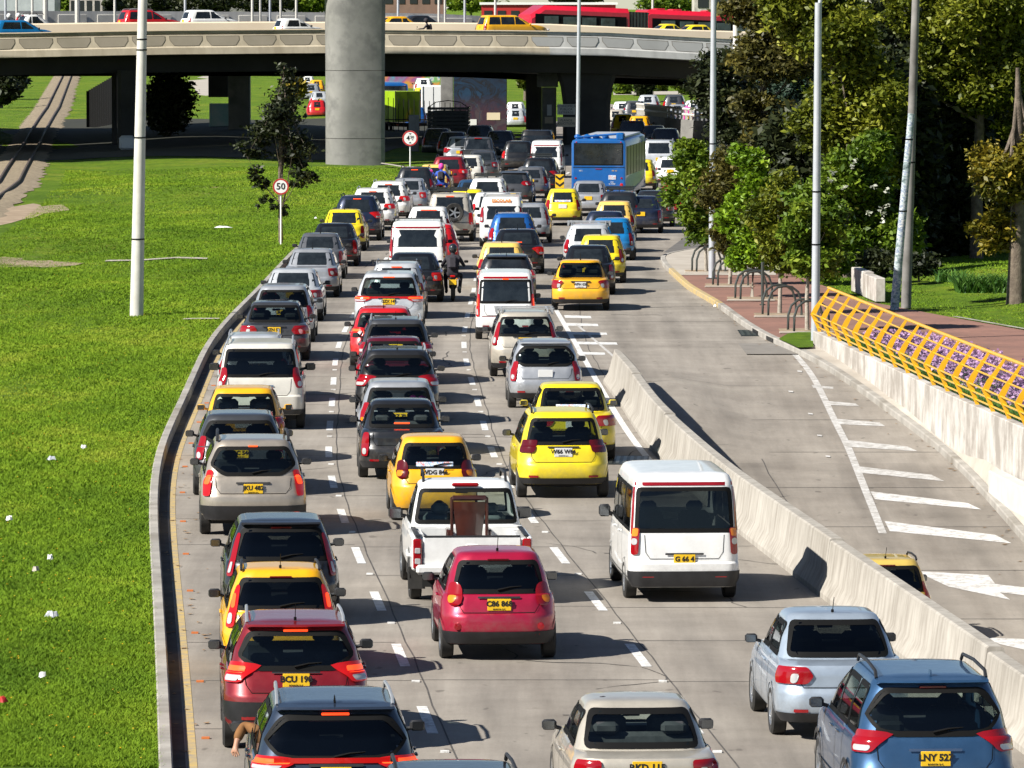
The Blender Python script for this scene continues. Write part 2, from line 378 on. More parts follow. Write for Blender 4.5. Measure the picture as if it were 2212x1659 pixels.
# lawn left of the road
Zs = list(np.arange(24, 330, 2.0)) + list(np.arange(330, 560, 3.0)) + list(np.arange(560, 1500, 40.0))
P = []
for Z in Zs:
    kx = kerbX(Z) + .01
    offs = [0, -.3, -.8, -1.5, -2.4, -3.4, -4.5, -5.7, -7, -8.4, -10, -12, -14, -16, -18, -20, -22, -24, -26, -28, -30, -32, -34, -37, -40, -44, -50, -60, -90, -200, -700]
    P.append([(kx + o, Z, lawn(kx + o, Z) if o < -.1 else .17) for o in offs][::-1])
MB().grid(P).obj('lawn', M['grass'], smooth=60, kind='structure')
# road, kerb shade strip, kerb
strip('road', lambda Z: kerbX(Z) + .10, lambda Z: barX(Z) if Z < 149 else (barX(Z) + 1.5 if Z < 166.5 else min(kerbR(Z) + .1, 60)), 24, 470, 1.0, lambda Z: 0.0, M['road'], 2)
strip('ramp_road', lambda Z: barX(Z) - .02, lambda Z: kerbR(Z) + .05, 24, 134, 2.0, lambda Z: rampz(Z), M['road'], 2)
for z0_, z1_, oo in ((134.0, 149.01, (0, .3, 1.49, 2.2, 2.9)), (149.0, 167.01, (1.49, 2.2, 2.9))):
    P = []
    for Z in np.arange(z0_, z1_, 1.0):   # the slope where the ramp leaves the carriageway
        a, b, t = barX(Z), kerbR(Z) + .05, min(1, max(0, (Z - 134) / 15)); u_ = .003 if z0_ > 140 else 0; P.append([(a + o_, Z, u_ + rampz(Z) * (1 - t * min(1, max(0, (2.9 - o_) / 1.4)))) for o_ in oo] + [(b, Z, rampz(Z) + u_)])
    if z0_ < 140: MB().grid(P).obj('ramp_road', M['road'], smooth=60, kind='structure')
MB().grid(P).obj('ramp_road', M['road'], smooth=60, kind='structure')
def profile_strip(name, base, prof, z0, z1, step, mt, zf=lambda Z: 0.0, smooth=30, endcap=False, **tg):
    P = []; Z = z0
    while Z < z1 + 1e-6:
        x = base(Z); h = zf(Z); P.append([(x + px, Z, h + pz) for px, pz in prof]); Z += step
    mb = MB().grid(P)
    if endcap: mb.add(P[0], [tuple(range(len(P[0])))]); mb.add(P[-1], [tuple(range(len(P[-1])))[::-1]])
    return mb.obj(name, mt, smooth=smooth, **tg)
# kerb blocks along the lawn, one metre long each in look, one run
profile_strip('kerb', kerbX, [(0, -.2), (0, .19), (.02, .205), (.15, .205), (.17, .185), (.18, -.2)], 24, 470, 2, M['kerb'], kind='structure')
strip('gutter_shade', lambda Z: kerbX(Z) + .18, lambda Z: kerbX(Z) + .33, 24, 330, 2, lambda Z: .004, M['gutter_shade'])  # dark strip at the kerb foot, kerb shadow put into its colour
strip('edge_line', lambda Z: kerbX(Z) + .36, lambda Z: kerbX(Z) + .47, 24, 215, 1.5, lambda Z: .005, M['yellow_paint'])
# joints between the slabs
jm = MB(); j2 = MB()
def jl(fn, z0, z1, w=.022, zf=lambda Z: .004, step=2.0):
    P = []; Z = z0
    while Z < z1: wob = .012 * math.sin(Z * 1.7) + .01 * math.sin(Z * .61); P.append([(fn(Z) - w / 2 + wob, Z, zf(Z)), (fn(Z) + w / 2 + wob, Z, zf(Z))]); Z += step
    jm.grid(P)
for fn in (D1, D2): jl(lambda Z, fn=fn: fn(Z) + .16, 60, 330)
jl(lambda Z: D2(Z) + 3.3, 150, 330)
jl(lambda Z: D1(Z) - 1.7 if Z < 80 else D1(Z) - 1.7, 60, 62)
Z = 62.0; k = 0
while Z < 330:
    xr = barX(Z) - .3 if Z < 150 else kerbR(Z); w = .03 + .012 * (Z / 100)
    for a, b in ((kerbX(Z) + .34, D1(Z)), (D1(Z), D2(Z)), (D2(Z), xr)):
        if rng.random() < .55:
            dz = rng.uniform(-.25, .25); j2.quad((a, Z + dz, .004), (b, Z + dz, .004), (b, Z + dz + w, .004), (a, Z + dz + w, .004))
    Z += 5.2; k += 1
jm.obj('road_joints', M['joint'], smooth=0, kind='structure'); j2.obj('road_joints', M['joint2'], smooth=0, kind='structure')
jm = MB()
rz = lambda Z: rampz(Z) + (.004)
jl(lambda Z: barX(Z) + 2.6, 60, 149, .025, rz)
Z = 84.0
while Z < 149:
    a, b = barX(Z) + .3, kerbR(Z); jm.quad((a, Z, rz(Z)), (b, Z, rz(Z)), (b, Z + .05, rz(Z + .05)), (a, Z + .05, rz(Z + .05))); Z += 6.5
jm.obj('road_joints', M['joint'], smooth=0, kind='structure')
# tar cracks and repair patches
cm = MB()
for k in range(26):
    Y0 = rng.uniform(74, 230); x = rng.uniform(kerbX(Y0) + .8, (barX(Y0) if Y0 < 150 else kerbR(Y0)) - .8); y = Y0; a = rng.choice([rng.uniform(-.3, .3), rng.uniform(1.2, 1.9)]); P = []
    for q in range(int(rng.integers(8, 26))):
        w = .007 + .00005 * Y0; P.append([(x - w * math.sin(a) - .003, y - w * math.cos(a) * 3, .0055), (x + w * math.sin(a) + .003, y + w * math.cos(a) * 3, .0055)]); a += rng.normal(0, .35); x += .22 * math.cos(a); y += .35 * math.sin(a) * (Y0 / 90)
    cm.grid(P)
cm.obj('road_cracks', M['joint'], smooth=0, kind='structure')
pm_ = MB()
for (X0, Y0, w, l) in ((-2.9, 176, 1.5, 6), (.4, 171, .8, 2.5), (3.6, 196, 2.2, 5), (-1.0, 92, 1.1, 3.2), (2.6, 118, 1.3, 3), (6.1, 160, 1.8, 5)):
    pm_.quad((X0, Y0, .0035), (X0 + w, Y0 + .1, .0035), (X0 + w, Y0 + l, .0035), (X0 - .03, Y0 + l, .0035))
pm_.obj('road_patches', M['patch'], smooth=0, kind='structure')
# dashed lane lines
dm = MB()
for fn in (D1, D2):
    Z = 62.8 - 1.5
    while Z < 330:
        P = []
        for k in range(5):
            z = Z + 3.0 * k / 4; P.append([(fn(z) - .07, z, .006), (fn(z) + .07, z, .006)])
        dm.grid(P); Z += 7.8
    Z = 66
    while Z < 175:
        x = fn(Z) - .02; dm.box((x, Z + 1.2, .012), (.11, .12, .02)); Z += 7.8
dm.obj('lane_lines', M['white_paint'], smooth=0, kind='structure')
dm = MB()
P = [[(D3x(z) - .07, z, .007), (D3x(z) + .07, z, .007)] for z in np.arange(119, 186, 2.0)]; dm.grid(P)
def bar_px(mb, px, zf, up=.006):
    pts = [G(x, y, zf) for x, y in px]; mb.add([(p.x, p.y, zf(p.y) + up if callable(zf) else zf + up) for p in pts], [tuple(range(len(pts)))[::-1]])
for y, x0, x1 in ((684, 1218, 1276), (701, 1222, 1291), (720, 1229, 1310), (741, 1237, 1332), (763, 1246, 1306)):
    bar_px(dm, [(x0, y - 3), (x1, y - 1), (x1 + 2, y + 4), (x0 + 3, y + 3)], 0.0)
dm.obj('road_markings', M['white_paint'], smooth=0, kind='structure')
dm = MB()
rl = curve([(1722, 771), (1740, 792), (1757, 815), (1780, 860), (1806, 915), (1830, 960), (1858, 1030)], rampz, 1.5)
P = [[(rl(z) - .08, z, rampz(z) + .005), (rl(z) + .08, z, rampz(z) + .005)] for z in np.arange(122, 163, 1.0)]; dm.grid(P)
for q in ([(1753, 832), (1800, 836), (1800, 840), (1757, 838)], [(1782, 866), (1848, 872), (1856, 878), (1788, 875)],
          [(1806, 905), (1900, 913), (1912, 921), (1812, 917)], [(1829, 951), (1960, 965), (1982, 975), (1838, 966)],
          [(1855, 1008), (2012, 1026), (2040, 1040), (1862, 1022)]):
    bar_px(dm, q, rampz)
dm.obj('road_markings', M['worn_paint'], smooth=0, kind='structure')
dm = MB()
for q in ([(1880, 1062), (2090, 1087), (2120, 1101), (1890, 1079)], [(1911, 1126), (2150, 1156), (2185, 1174), (1922, 1148)],
          [(1976, 1234), (2135, 1243), (2150, 1262), (2260, 1275), (2260, 1292), (2160, 1280), (2182, 1296), (2050, 1268)],
          [(2126, 1378), (2300, 1384), (2300, 1424), (2160, 1392)]):
    bar_px(dm, q, rampz)
for x, y in ((1722, 801), (1703, 845), (1745, 893), (1765, 940), (1783, 985)):
    bar_px(dm, [(x, y), (x + 10, y + 1), (x + 11, y + 4), (x + 1, y + 3)], rampz, .016)
dm.obj('road_markings', M['mid_paint'], smooth=0, kind='structure')
# faint line left of the ramp
P = [[(barX(150) + .6 - (z - 150) * .05, z, .014), (barX(150) + .68 - (z - 150) * .05, z, .014)] for z in np.arange(150.5, 176, 2.0)]
MB().grid(P).obj('road_markings', M['worn_paint'], smooth=0, kind='structure')
# concrete barrier, cast in lengths
prof = [(.30, -6), (.30, .07), (.20, .28), (.11, .83), (.08, .85), (-.08, .85), (-.11, .83), (-.18, .30), (-.30, .08), (-.30, -.02)]
segs = [(62, 79), (79, 95), (95, 110), (110, 124.5), (124.5, 138), (138, 147.8)]
bl = ['pale concrete barrier length at the lower right picture corner, beside the blue crossover', 'pale concrete barrier length right of the silver sedan, under the long van shadow end',
      'pale concrete barrier length catching the big square shadow of the white van', 'streaky concrete barrier length beside the rear of the white van roof',
      'concrete barrier length with dark drip streaks beside the yellow taxis', 'far end length of the concrete barrier, rounded nose beside the silver hatchback']
for (a, b), lb in zip(segs, bl):
    P = []
    for Z in np.linspace(a + .012, b - .012, 9):
        x = barX(Z); sc = 1.0 if b < 140 or Z < 146.6 else max(.35, (147.9 - Z) / 1.3); h = 0.03 * (1 if int(a) % 2 else 0) - .03 * ((Z - a) / (b - a))
        P.append([(x + px * (sc if pz > .5 else 1), Z, (pz + h * (pz > .2)) if pz > -1 else rampz(Z) - .2) for px, pz in prof])
    mb = MB().grid(P); mb.add(P[0], [tuple(range(len(prof)))]); mb.add(P[-1], [tuple(range(len(prof)))[::-1]])
    mb.obj('concrete_barrier', M['barrier'], smooth=25, label=lb, cat='barrier', group='cast lengths of the concrete barrier')
# ------------------------------------------------------------------ right side: kerb, pavement, brick path, wall
swz = lambda Z: rampz(Z) + .15
profile_strip('kerb', kerbR, [(0, -.3), (0, .13), (.02, .15), (.16, .155), (.17, -.3)], 60, 226, 1.0, M['kerb'], rampz, kind='structure')
yk = profile_strip('kerb_paint', kerbR, [(-.004, .0), (-.004, .135), (.018, .156), (.15, .161)], 184, 208, 1.0, M['yellow_paint'], rampz, kind='structure')
# apron between kerb and wall
P = [[(kerbR(Z) + .17, Z, swz(Z)), (max(wallX(Z) + .02, kerbR(Z) + .3), Z, max(swz(Z), float(np.interp(Z, [60, 110, 126, 133, 144, 162], [-4.2, -1.2, -.62, -.42, -.26, .13]))))] for Z in np.arange(60, 162.1, 1.5)]
MB().grid(P).obj('pavement', M['pave'], smooth=60, kind='structure')
# right ground
Zs = list(np.arange(24, 240, 2.0)) + list(np.arange(240, 420, 6.0))
P = []
for Z in Zs:
    x0 = max(wallX(Z) + .2, kerbR(Z) + .1) if Z < 162 else kerbR(Z) + .1
    row = []
    for o in (0, .5, 1, 2, 3, 4, 5, 6, 7, 8, 9, 10, 12, 14, 17, 20, 25, 32, 45, 80, 200, 700):
        zz = .11 + (.45 * min(1, max(0, (o - 7.5) / 3)) * (math.sin(Z * .17) * .3 + .8) if 120 < Z < 260 else 0)
        row.append((x0 + o, Z, zz))
    P.append(row)
MB().grid(P).obj('park_ground', M['grass'], smooth=60, kind='structure')
def sheet_px(name, px, z, mt, up=0.0, **k):
    pts = [G(x, y, z) for x, y in px]; return MB().add([(p.x, p.y, z + up) for p in pts], [tuple(range(len(pts)))[::-1]]).obj(name, mt, smooth=0, kind='structure', **k)
# brick path: follows the kerb, widening toward the right
P = []
for Z in np.arange(60, 216, 2.0):
    a = kerbR(Z) + .17 if Z > 162 else wallX(Z) + .25
    b = float(np.interp(Z, [60, 110, 130, 150, 165, 176, 186, 200, 216], [22, 19.5, 17.2, 15.8, 15.0, 12.6, 10.6, 9.6, 8.8]))
    P.append([(a, Z, .135), (max(b, a + .1), Z, .135)])
MB().grid(P).obj('brick_path', M['brick'], smooth=60, kind='structure')
P = [[(float(np.interp(Z, [60, 110, 130, 150, 165, 176], [22, 19.5, 17.2, 15.8, 15.0, 12.6])) + k, Z, .17) for k in (-.02, .14)] for Z in np.arange(60, 178, 2.0)]
MB().grid(P).obj('path_edging', M['kerb'], smooth=60, kind='structure')
strip('pavement', lambda Z: kerbR(Z) + .17, lambda Z: float(np.interp(Z, [200, 216, 226, 234], [8.6, 9.2, 10.2, 11])), 203, 227, 2, lambda Z: .145, M['pave'])
sheet_px('side_street', [(1434, 545), (1500, 497), (1640, 500), (1640, 560), (1560, 556)], .139, M['asphalt'])
# small lawn patch at the wall end
sheet_px('lawn_patch', [(1682, 734), (1703, 722), (1757, 716), (1757, 752), (1724, 753)], .15, M['grass'], .03)
# retaining wall
prof = [(0, -9), (0, .48), (.015, .5), (.22, .5), (.235, .48), (.24, -9)]
P = []
for Z in np.arange(60, 161.5, 1.5):
    x = wallX(Z); P.append([(x + a, Z, b if b > -1 else rampz(Z) - .3) for a, b in prof])
P.append([(wallX(162) + a, 162.0, b if b > -1 else -.3) for a, b in prof])
mb = MB().grid(P); mb.add(P[-1], [tuple(range(6))[::-1]])
mb.obj('retaining_wall', M['wallwhite'], smooth=25, label='stained white retaining wall under the yellow railing, along the ramp', cat='wall')
# lower white parapet block by the ramp
a0 = Vector((wallX(127.5) - .2, 127.5, 0)); a1 = Vector((wallX(108) - .2, 108, 0))
MB().box(((a0.x + a1.x) / 2, (a0.y + a1.y) / 2, -1.45), (.3, 19.6, 1.8), rz=-math.atan2(a1.x - a0.x, a1.y - a0.y), bev=.02).obj('parapet_wall', M['pole_white'], smooth=25, label='low bright white wall block below the stained wall, right picture edge', cat='wall')
# drains
def drain(px, py, w, d, z, lb):
    p = G(px, py, z); e = empty('drain_grate', (p.x, p.y, (z(p.y) if callable(z) else z) + .006), heading(p.y), lb, 'drain', 'drain grates')
    MB().box((0, 0, .004), (w, d, .012)).obj('frame', M['metal_dark'], e)
    g = MB()
    for i in range(7): g.box((-w / 2 + w * (i + .5) / 7, 0, .016), (w / 14, d * .86, .012))
    g.obj('grating', M['metal'], e)
drain(1350, 995, .95, 2.2, 0.0, 'iron drain grate on the road by the barrier, behind the lemon taxis')
drain(1640, 720, 1.1, 3.0, 0.0, 'worn iron drain grate against the kerb of the brick path')
for zz, lb in ((165.8, 'dark drain slot in the kerb, the nearer of the two'), (169.6, 'dark drain slot in the kerb, the farther of the two')):
    MB().box((kerbR(zz) - .005, zz, .07), (.03, 1.5, .10), rz=-math.atan((kerbR(zz + 1) - kerbR(zz - 1)) / 2)).obj('drain_inlet', M['black'], label=lb, cat='drain', group='drain slots in the kerb')
# ------------------------------------------------------------------ railway
def at_lawn(dx, Z, dz): return (railX(Z) + dx, Z, lawn(railX(Z) + dx, Z) + dz)
P = [[at_lawn(-1.6 + .12 * math.sin(Z * 1.4), Z, .0), at_lawn(-.9, Z, .10), at_lawn(.9, Z, .10), at_lawn(1.5 + .14 * math.sin(Z * 1.1 + 1) + .1 * math.sin(Z * .3), Z, .0)] for Z in np.arange(170, 800, 1.5)]
P2 = [[(a[0], a[1], a[2] + .02) for a in r] for r in P]
MB().grid(P2).obj('ballast', M['ballast'], smooth=60, kind='structure')
rt = empty('railway_track', at_lawn(0, 200, .1), 0, 'rusty single railway track on pale ballast through the grass, upper left', 'railway')
rt_loc = Vector(rt.location)
for sx in (-.5, .5):
    P = []
    for Z in np.arange(170, 800, 3.0):
        c = Vector(at_lawn(sx, Z, 0)) - rt_loc; c.z = lawn(railX(Z), Z) + .13 - rt_loc.z
        P.append([(c.x - .05, c.y, c.z), (c.x - .045, c.y, c.z + .12), (c.x + .045, c.y, c.z + .12), (c.x + .05, c.y, c.z)])
    MB().grid(P).obj('rail', M['rail'], rt, smooth=0)
# bare earth under the overpass, its shade put into the near-black colour
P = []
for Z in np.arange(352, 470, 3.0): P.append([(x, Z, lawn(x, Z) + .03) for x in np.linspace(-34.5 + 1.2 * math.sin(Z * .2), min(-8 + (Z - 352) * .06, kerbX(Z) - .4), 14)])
MB().grid(P).obj('shade_dark_earth', M['earth'], smooth=60, kind='structure')
# bare dirt by the track
for k, (x, y, a, b) in enumerate([(-20.6, 262, 1.2, 12), (-17.0, 213, 1.6, 5)]):
    n = 24; vs = []
    for i in range(n):
        an = 2 * math.pi * i / n; r = 1 + .22 * math.sin(3 * an + k) + .12 * math.sin(7 * an)
        X, Y = x + a * r * math.cos(an), y + b * r * math.sin(an); vs.append((X, Y, lawn(X, Y) + .02))
    MB().add(vs, [tuple(range(n))]).obj('dirt', M['dirt'], smooth=0, kind='structure')
# pale strips in the lawn
def strip_px(name, pts, w, z, mt):
    p = [G(x, y, z) for x, y in pts]; L = []; 
    for i, q in enumerate(p): L.append([(q.x, q.y - w / 2, lawn(q.x, q.y) + .03), (q.x, q.y + w / 2, lawn(q.x, q.y) + .03)])
    return MB().grid(L).obj(name, mt, smooth=60, kind='structure')
strip_px('concrete_strip', [(228, 555), (300, 556), (380, 555), (448, 558)], 1.1, .2, M['pave'])
strip_px('concrete_strip', [(395, 690), (430, 689), (474, 688)], .5, .2, M['pave'])
P = []
for x, y in ((823, 357), (850, 361), (872, 365), (900, 372), (924, 379)):
    q = G(x, y, .2); P.append([(q.x, q.y - 1.0, .32), (q.x, q.y + 1.0, .32)])
MB().grid(P).obj('path', M['pave'], smooth=60, kind='structure')
# leaves and reflectors on the road edge
V, Fq = [], []
for k in range(260):
    y = rng.uniform(72, 200); x = kerbX(y) + .2 + abs(rng.normal(0, .35)) if k % 3 else kerbR(y) - abs(rng.normal(0, .3)); z = (.012 if k % 3 else rampz(y) + .012); a = rng.uniform(0, 3); r = rng.uniform(.015, .04); i = len(V)
    V += [(x + r * math.cos(a + q * 1.57) * (1 + q % 2), y + 2 * r * math.sin(a + q * 1.57), z + .01 * (q % 2)) for q in range(4)]; Fq.append((i, i + 1, i + 2, i + 3))
link('fallen_leaves', npmesh('fallen_leaves', np.array(V), np.array(Fq), M['deadleaf']), kind='stuff')
rm = MB(); Z = 70.0
while Z < 170: rm.box((kerbX(Z) + .60, Z, .012), (.10, .10, .022)); Z += 6.4
rm.obj('road_reflectors', M['orange'], kind='structure', smooth=0)
# grass blades
def blades(name, n, sample, zf, hmin=.02, hmax=.06, wid=.012, mt='blade'):
    X, Y = sample(n); z = np.array([zf(a, b) for a, b in zip(X, Y)]); n = len(X)
    V = np.zeros((n, 3, 3, 3), np.float32); A = rng.uniform(0, 2 * np.pi, (n, 3))
    sc = (np.sqrt(Y / 90))[:, None]
    h = rng.uniform(hmin, hmax, (n, 3)); lean = rng.normal(0, .05, (n, 3, 2)); off = rng.normal(0, .03, (n, 3, 2)) * sc[:, :, None]
    dx, dy = np.cos(A) * wid * sc, np.sin(A) * wid * sc
    for k, s in ((0, -1), (1, 1)):
        V[:, :, k, 0] = X[:, None] + off[:, :, 0] + dx * s; V[:, :, k, 1] = Y[:, None] + off[:, :, 1] + dy * s; V[:, :, k, 2] = z[:, None] - .01
    V[:, :, 2, 0] = X[:, None] + off[:, :, 0] + lean[:, :, 0]; V[:, :, 2, 1] = Y[:, None] + off[:, :, 1] + lean[:, :, 1]; V[:, :, 2, 2] = z[:, None] + h
    V = V.reshape(-1, 3); Fc = np.arange(len(V)).reshape(-1, 3)
    base = .42 + .20 * np.sin(X * .7 + 1.3 * np.sin(Y * .11)) * np.sin(Y * .23 + X * .2) + .12 * np.sin(X * 2.3 + Y * .4) * np.sin(Y * .7 - X) + .09 * np.sin(X * 5.1 + Y * 1.1) * np.sin(Y * 1.9) + .10 * np.sin(Y * .045 + 1) + rng.normal(0, .07, n)
    col = np.repeat(np.clip(base, 0, 1), 9)
    return link(name, npmesh(name, V, Fc, M[mt], col), kind='stuff')
def samp(n):
    Z = 72 + (330 - 72) * rng.random(n) ** 1.25; kx = np.array([kerbX(z) for z in Z]); lx = -1120 * Z / F - .3
    X = lx + (kx - .02 - lx) * rng.random(n); ok = (np.abs(X - np.array([railX(z) for z in Z])) > 2.6) & (X < kx - .01); return X[ok], Z[ok]
blades('grass_blades', 210000, samp, lawn)
def samp2(n):
    Z = rng.uniform(130, 225, n); X = rng.uniform(8, 24, n)
    b = np.interp(Z, [60, 110, 130, 150, 165, 176, 186, 200, 216], [22, 19.5, 17.2, 15.8, 15.0, 12.6, 10.6, 9.6, 8.8]) + .2
    ok = X > b; return X[ok], Z[ok]
def pz(X, Z):
    x0 = max(wallX(Z) + .2, kerbR(Z) + .1) if Z < 162 else kerbR(Z) + .1; o = X - x0
    return .11 + (.45 * min(1, max(0, (o - 7.5) / 3)) * (math.sin(Z * .17) * .3 + .8) if 120 < Z < 260 else 0)
blades('grass_blades', 30000, samp2, pz)
# yellow flowers in the lawn and litter
n = 420; X, Y = samp(n); V = []; Fq = []
for x, y in zip(X, Y):
    z = lawn(x, y) + .10; a = rng.uniform(0, 3); r = .022; i = len(V)
    V += [(x + r * math.cos(a + k * 1.5708), y + r * math.sin(a + k * 1.5708), z + .012 * (k % 2)) for k in range(4)]; Fq.append((i, i + 1, i + 2, i + 3))
link('yellow_flowers', npmesh('yellow_flowers', np.array(V), np.array(Fq), M['yellow']), kind='stuff')
lit = [(108, 1196, 'w', 'crumpled white bag in the lawn near the kerb, beside the flattest grass'), (20, 1108, 'w', 'small white paper scrap in the grass at the left picture edge'), (113, 1328, 'g', 'flattened clear plastic bottle lying on the lawn, lower left'), (92, 1465, 'w', 'white paper cup lying on the lawn in the lower left corner'),
       (6, 1521, 'r', 'red plastic wrapper lying on the lawn at the left picture edge'), (180, 972, 'w', 'tiny white scrap on the lawn halfway down the left side'), (484, 491, 'W', 'flat white plastic sheet lying on the lawn left of the speed sign'), (78, 1222, 'p', 'pinkish paper scrap on the lawn, lower left'),
       (682, 470, 'w', 'white bag on the grass near the traffic queue, right of the young tree'), (1842 - 297, 662, 'w', 'white rag lying against the kerb of the brick path'), (112, 998, 'g', 'clear plastic scrap on the left lawn')]
for x, y, c, lb in lit:
    p = G(x, y, .22 if x < 1000 else .03); r = {'W': .42, 'g': .12}.get(c, .07)
    mm = {'w': M['white'], 'W': M['white'], 'g': M['pole_blue'], 'r': M['red'], 'p': M['pave']}[c]
    mb = MB(); nn = 9; ring = [(r * rng.uniform(.6, 1.1) * math.cos(k * 6.283 / nn), r * (.5 if c == 'g' else 1) * rng.uniform(.5, 1) * math.sin(k * 6.283 / nn), rng.uniform(-.02, .02)) for k in range(nn)]
    mid = [(a * .5 + rng.uniform(-.02, .02), b * .5, .05 + rng.uniform(-.015, .03)) for a, b, _ in ring]
    mb.add(ring + mid + [(0, 0, .06)], [(k, (k + 1) % nn, nn + (k + 1) % nn, nn + k) for k in range(nn)] + [(nn + k, nn + (k + 1) % nn, 2 * nn) for k in range(nn)])
    mb.obj('litter', mm, loc=(p.x, p.y, (lawn(p.x, p.y) if x < 1000 else 0) + .03), label=lb, cat='litter', smooth=0)
# ------------------------------------------------------------------ overpass
BX = [-75, -31, -22, -12, 0, 5.5, 13, 22, 40, 75]
BY = [356, 373, 377, 381.5, 386, 388.2, 391.5, 396, 406, 430]
BT = [6.95, 7.12, 7.28, 7.33, 7.22, 7.14, 6.72, 6.35, 5.6, 4.4]      # parapet top
def bz(x): return float(np.interp(x, BX, BT))
def by(x): return float(np.interp(x, BX, BY))
def bn(x):
    d = Vector((2.0, by(x + 1) - by(x - 1), 0)).normalized(); return Vector((-d.y, d.x, 0)), d
def bsweep(prof, xs, zof=lambda x: bz(x)):
    P = []
    for x in xs:
        n, d = bn(x); P.append([Vector((x, by(x), zof(x) + pz_)) + n * q for q, pz_ in prof])
    return P
xs = list(np.arange(-75, 75.1, 3.0)); xa = [x for x in xs if x <= 0.1] + [2.2]; xb = [2.2] + [x for x in xs if x > 2.5]
M['groove'] = mat('panel_groove', (.17, .15, .12), .9)
br = empty('road_bridge', (0, 386, 0), 0, 'long concrete overpass crossing above the road with recessed panels', 'bridge')
br_i = Matrix.Translation(-Vector((0, 386, 0)))
def bobj(name, P, mt, cap=False, smooth=20, parent=br, m4=br_i):
    mb = MB().grid([[m4 @ Vector(v) for v in r] for r in P])
    return mb.obj(name, mt, parent, smooth=smooth)
# fascia: parapet, panel band, lip; leaning inward toward the soffit
SL = .36
fas = [(.30, -.9), (.30, 0), (.27, .03), (-.02, .03), (-.05, 0), (-.05, -.14), (.04, -.17), (.02, -.20), (-.20 * SL, -.22), (-.92 * SL, -.92), (-.06 - 1.0 * SL, -1.0), (-.04 - 1.36 * SL, -1.40), (.02 - 1.3 * SL, -1.44), (.6, -1.44)]
bobj('fascia', bsweep(fas, xa), M['deck']); f2 = bobj('fascia', bsweep(fas, xb), M['deckgrey']); f2['label'] = 'grey unpainted stretch of the bridge fascia'
und = [(.5, -1.43), (2.6, -1.55), (3.0, -2.55), (7.6, -2.62), (8.0, -1.6), (9.6, -1.43), (9.6, -.62), (.3, -.62)]
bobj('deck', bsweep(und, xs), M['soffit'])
# recessed panels
pm, pg = MB(), MB(); x = -60.0
while x < 45:
    w = 1.92; n, d = bn(x); dst = pm if x < 2 else pg; P = []
    for t in np.linspace(0, 1, 9):
        xx = x - w / 2 + w * t; e = min(t, 1 - t) * w; r = .34; hb = 0 if e >= r else r - math.sqrt(max(0, r * r - (r - e) ** 2)); n2, _ = bn(xx)
        P.append([br_i @ (Vector((xx, by(xx), bz(xx) + zz)) - n2 * (.012 - zz * SL)) for zz in (-.32, -.32 - (.56 - hb) * .5, -.88 + hb)])
    dst.grid(P); x += 2.22
pm.obj('panel_recess', M['panel'], br); o = pg.obj('panel_recess', M['panelgrey'], br)
# dark frame groove around the panels
gm2 = MB(); x = -60.0
while x < 45:
    w = 1.98; P = []
    for t in np.linspace(0, 1, 9):
        xx = x - w / 2 + w * t; e = min(t, 1 - t) * w; r = .36; hb = 0 if e >= r else r - math.sqrt(max(0, r * r - (r - e) ** 2)); n2, _ = bn(xx)
        P.append([br_i @ (Vector((xx, by(xx), bz(xx) + zz)) - n2 * (.006 - zz * SL)) for zz in (-.285, -.91 + hb)])
    gm2.grid(P); x += 2.22
gm2.obj('panel_groove', M['groove'], br)
bobj('rail_cap', bsweep([(.30, .03), (.30, .09), (-.06, .09), (-.08, .03)], xs), M['tan'])
# middle barrier of the overpass and second carriageway
mid = [(8.2, -.65), (8.62, .50), (8.75, .58), (9.0, .58), (9.1, .5), (9.12, -.4)]
bobj('median_barrier', bsweep(mid, xs, lambda x: bz(x) * .8 + 7.0 * .2), M['tan'])
dk2 = [(9.12, -.35), (17.2, -.35), (17.2, -1.4), (15.5, -1.5), (15.2, -2.5), (11.4, -2.5), (11.0, -1.5), (9.7, -1.4), (9.7, -.4)]
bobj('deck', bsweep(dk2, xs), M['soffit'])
# third deck, lower, for the busway, and its rear wall
br2 = empty('busway_bridge', (0, 404, 0), 0, 'second concrete deck behind the overpass carrying the red bus', 'bridge')
m2 = Matrix.Translation(-Vector((0, 404, 0)))
z3 = lambda x: float(np.interp(x, BX, [5.9, 5.9, 5.9, 5.85, 5.75, 5.7, 5.35, 5.0, 4.3, 3.4]))
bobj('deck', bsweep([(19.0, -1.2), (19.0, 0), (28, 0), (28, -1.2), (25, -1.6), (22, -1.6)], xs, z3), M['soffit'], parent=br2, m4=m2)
bobj('deck', [r for r in bsweep([(28.3, -1.0), (28.3, -.2), (62, -.2), (62, -1.0)], [x for x in xs if -36 <= x <= 1.6], lambda x: 5.9)], M['soffit'], parent=br2, m4=m2)  # unseen rear deck, extent shaped to shade the ground and mural below
bobj('rear_wall', bsweep([(27.6, 0), (27.6, 2.60), (27.9, 2.60), (27.9, 0)], xs, z3), M['deckgrey'], parent=br2, m4=m2)
x = -70
while x < 60:
    n, d = bn(x); c = m2 @ (Vector((x, by(x), z3(x) + 1.6)) + n * 27.55); MB().box(c, (2.0, .06, 1.55), rz=math.atan2(d.y, d.x), bev=.02).obj('wall_panel', M['pole_white'], br2); x += 2.5
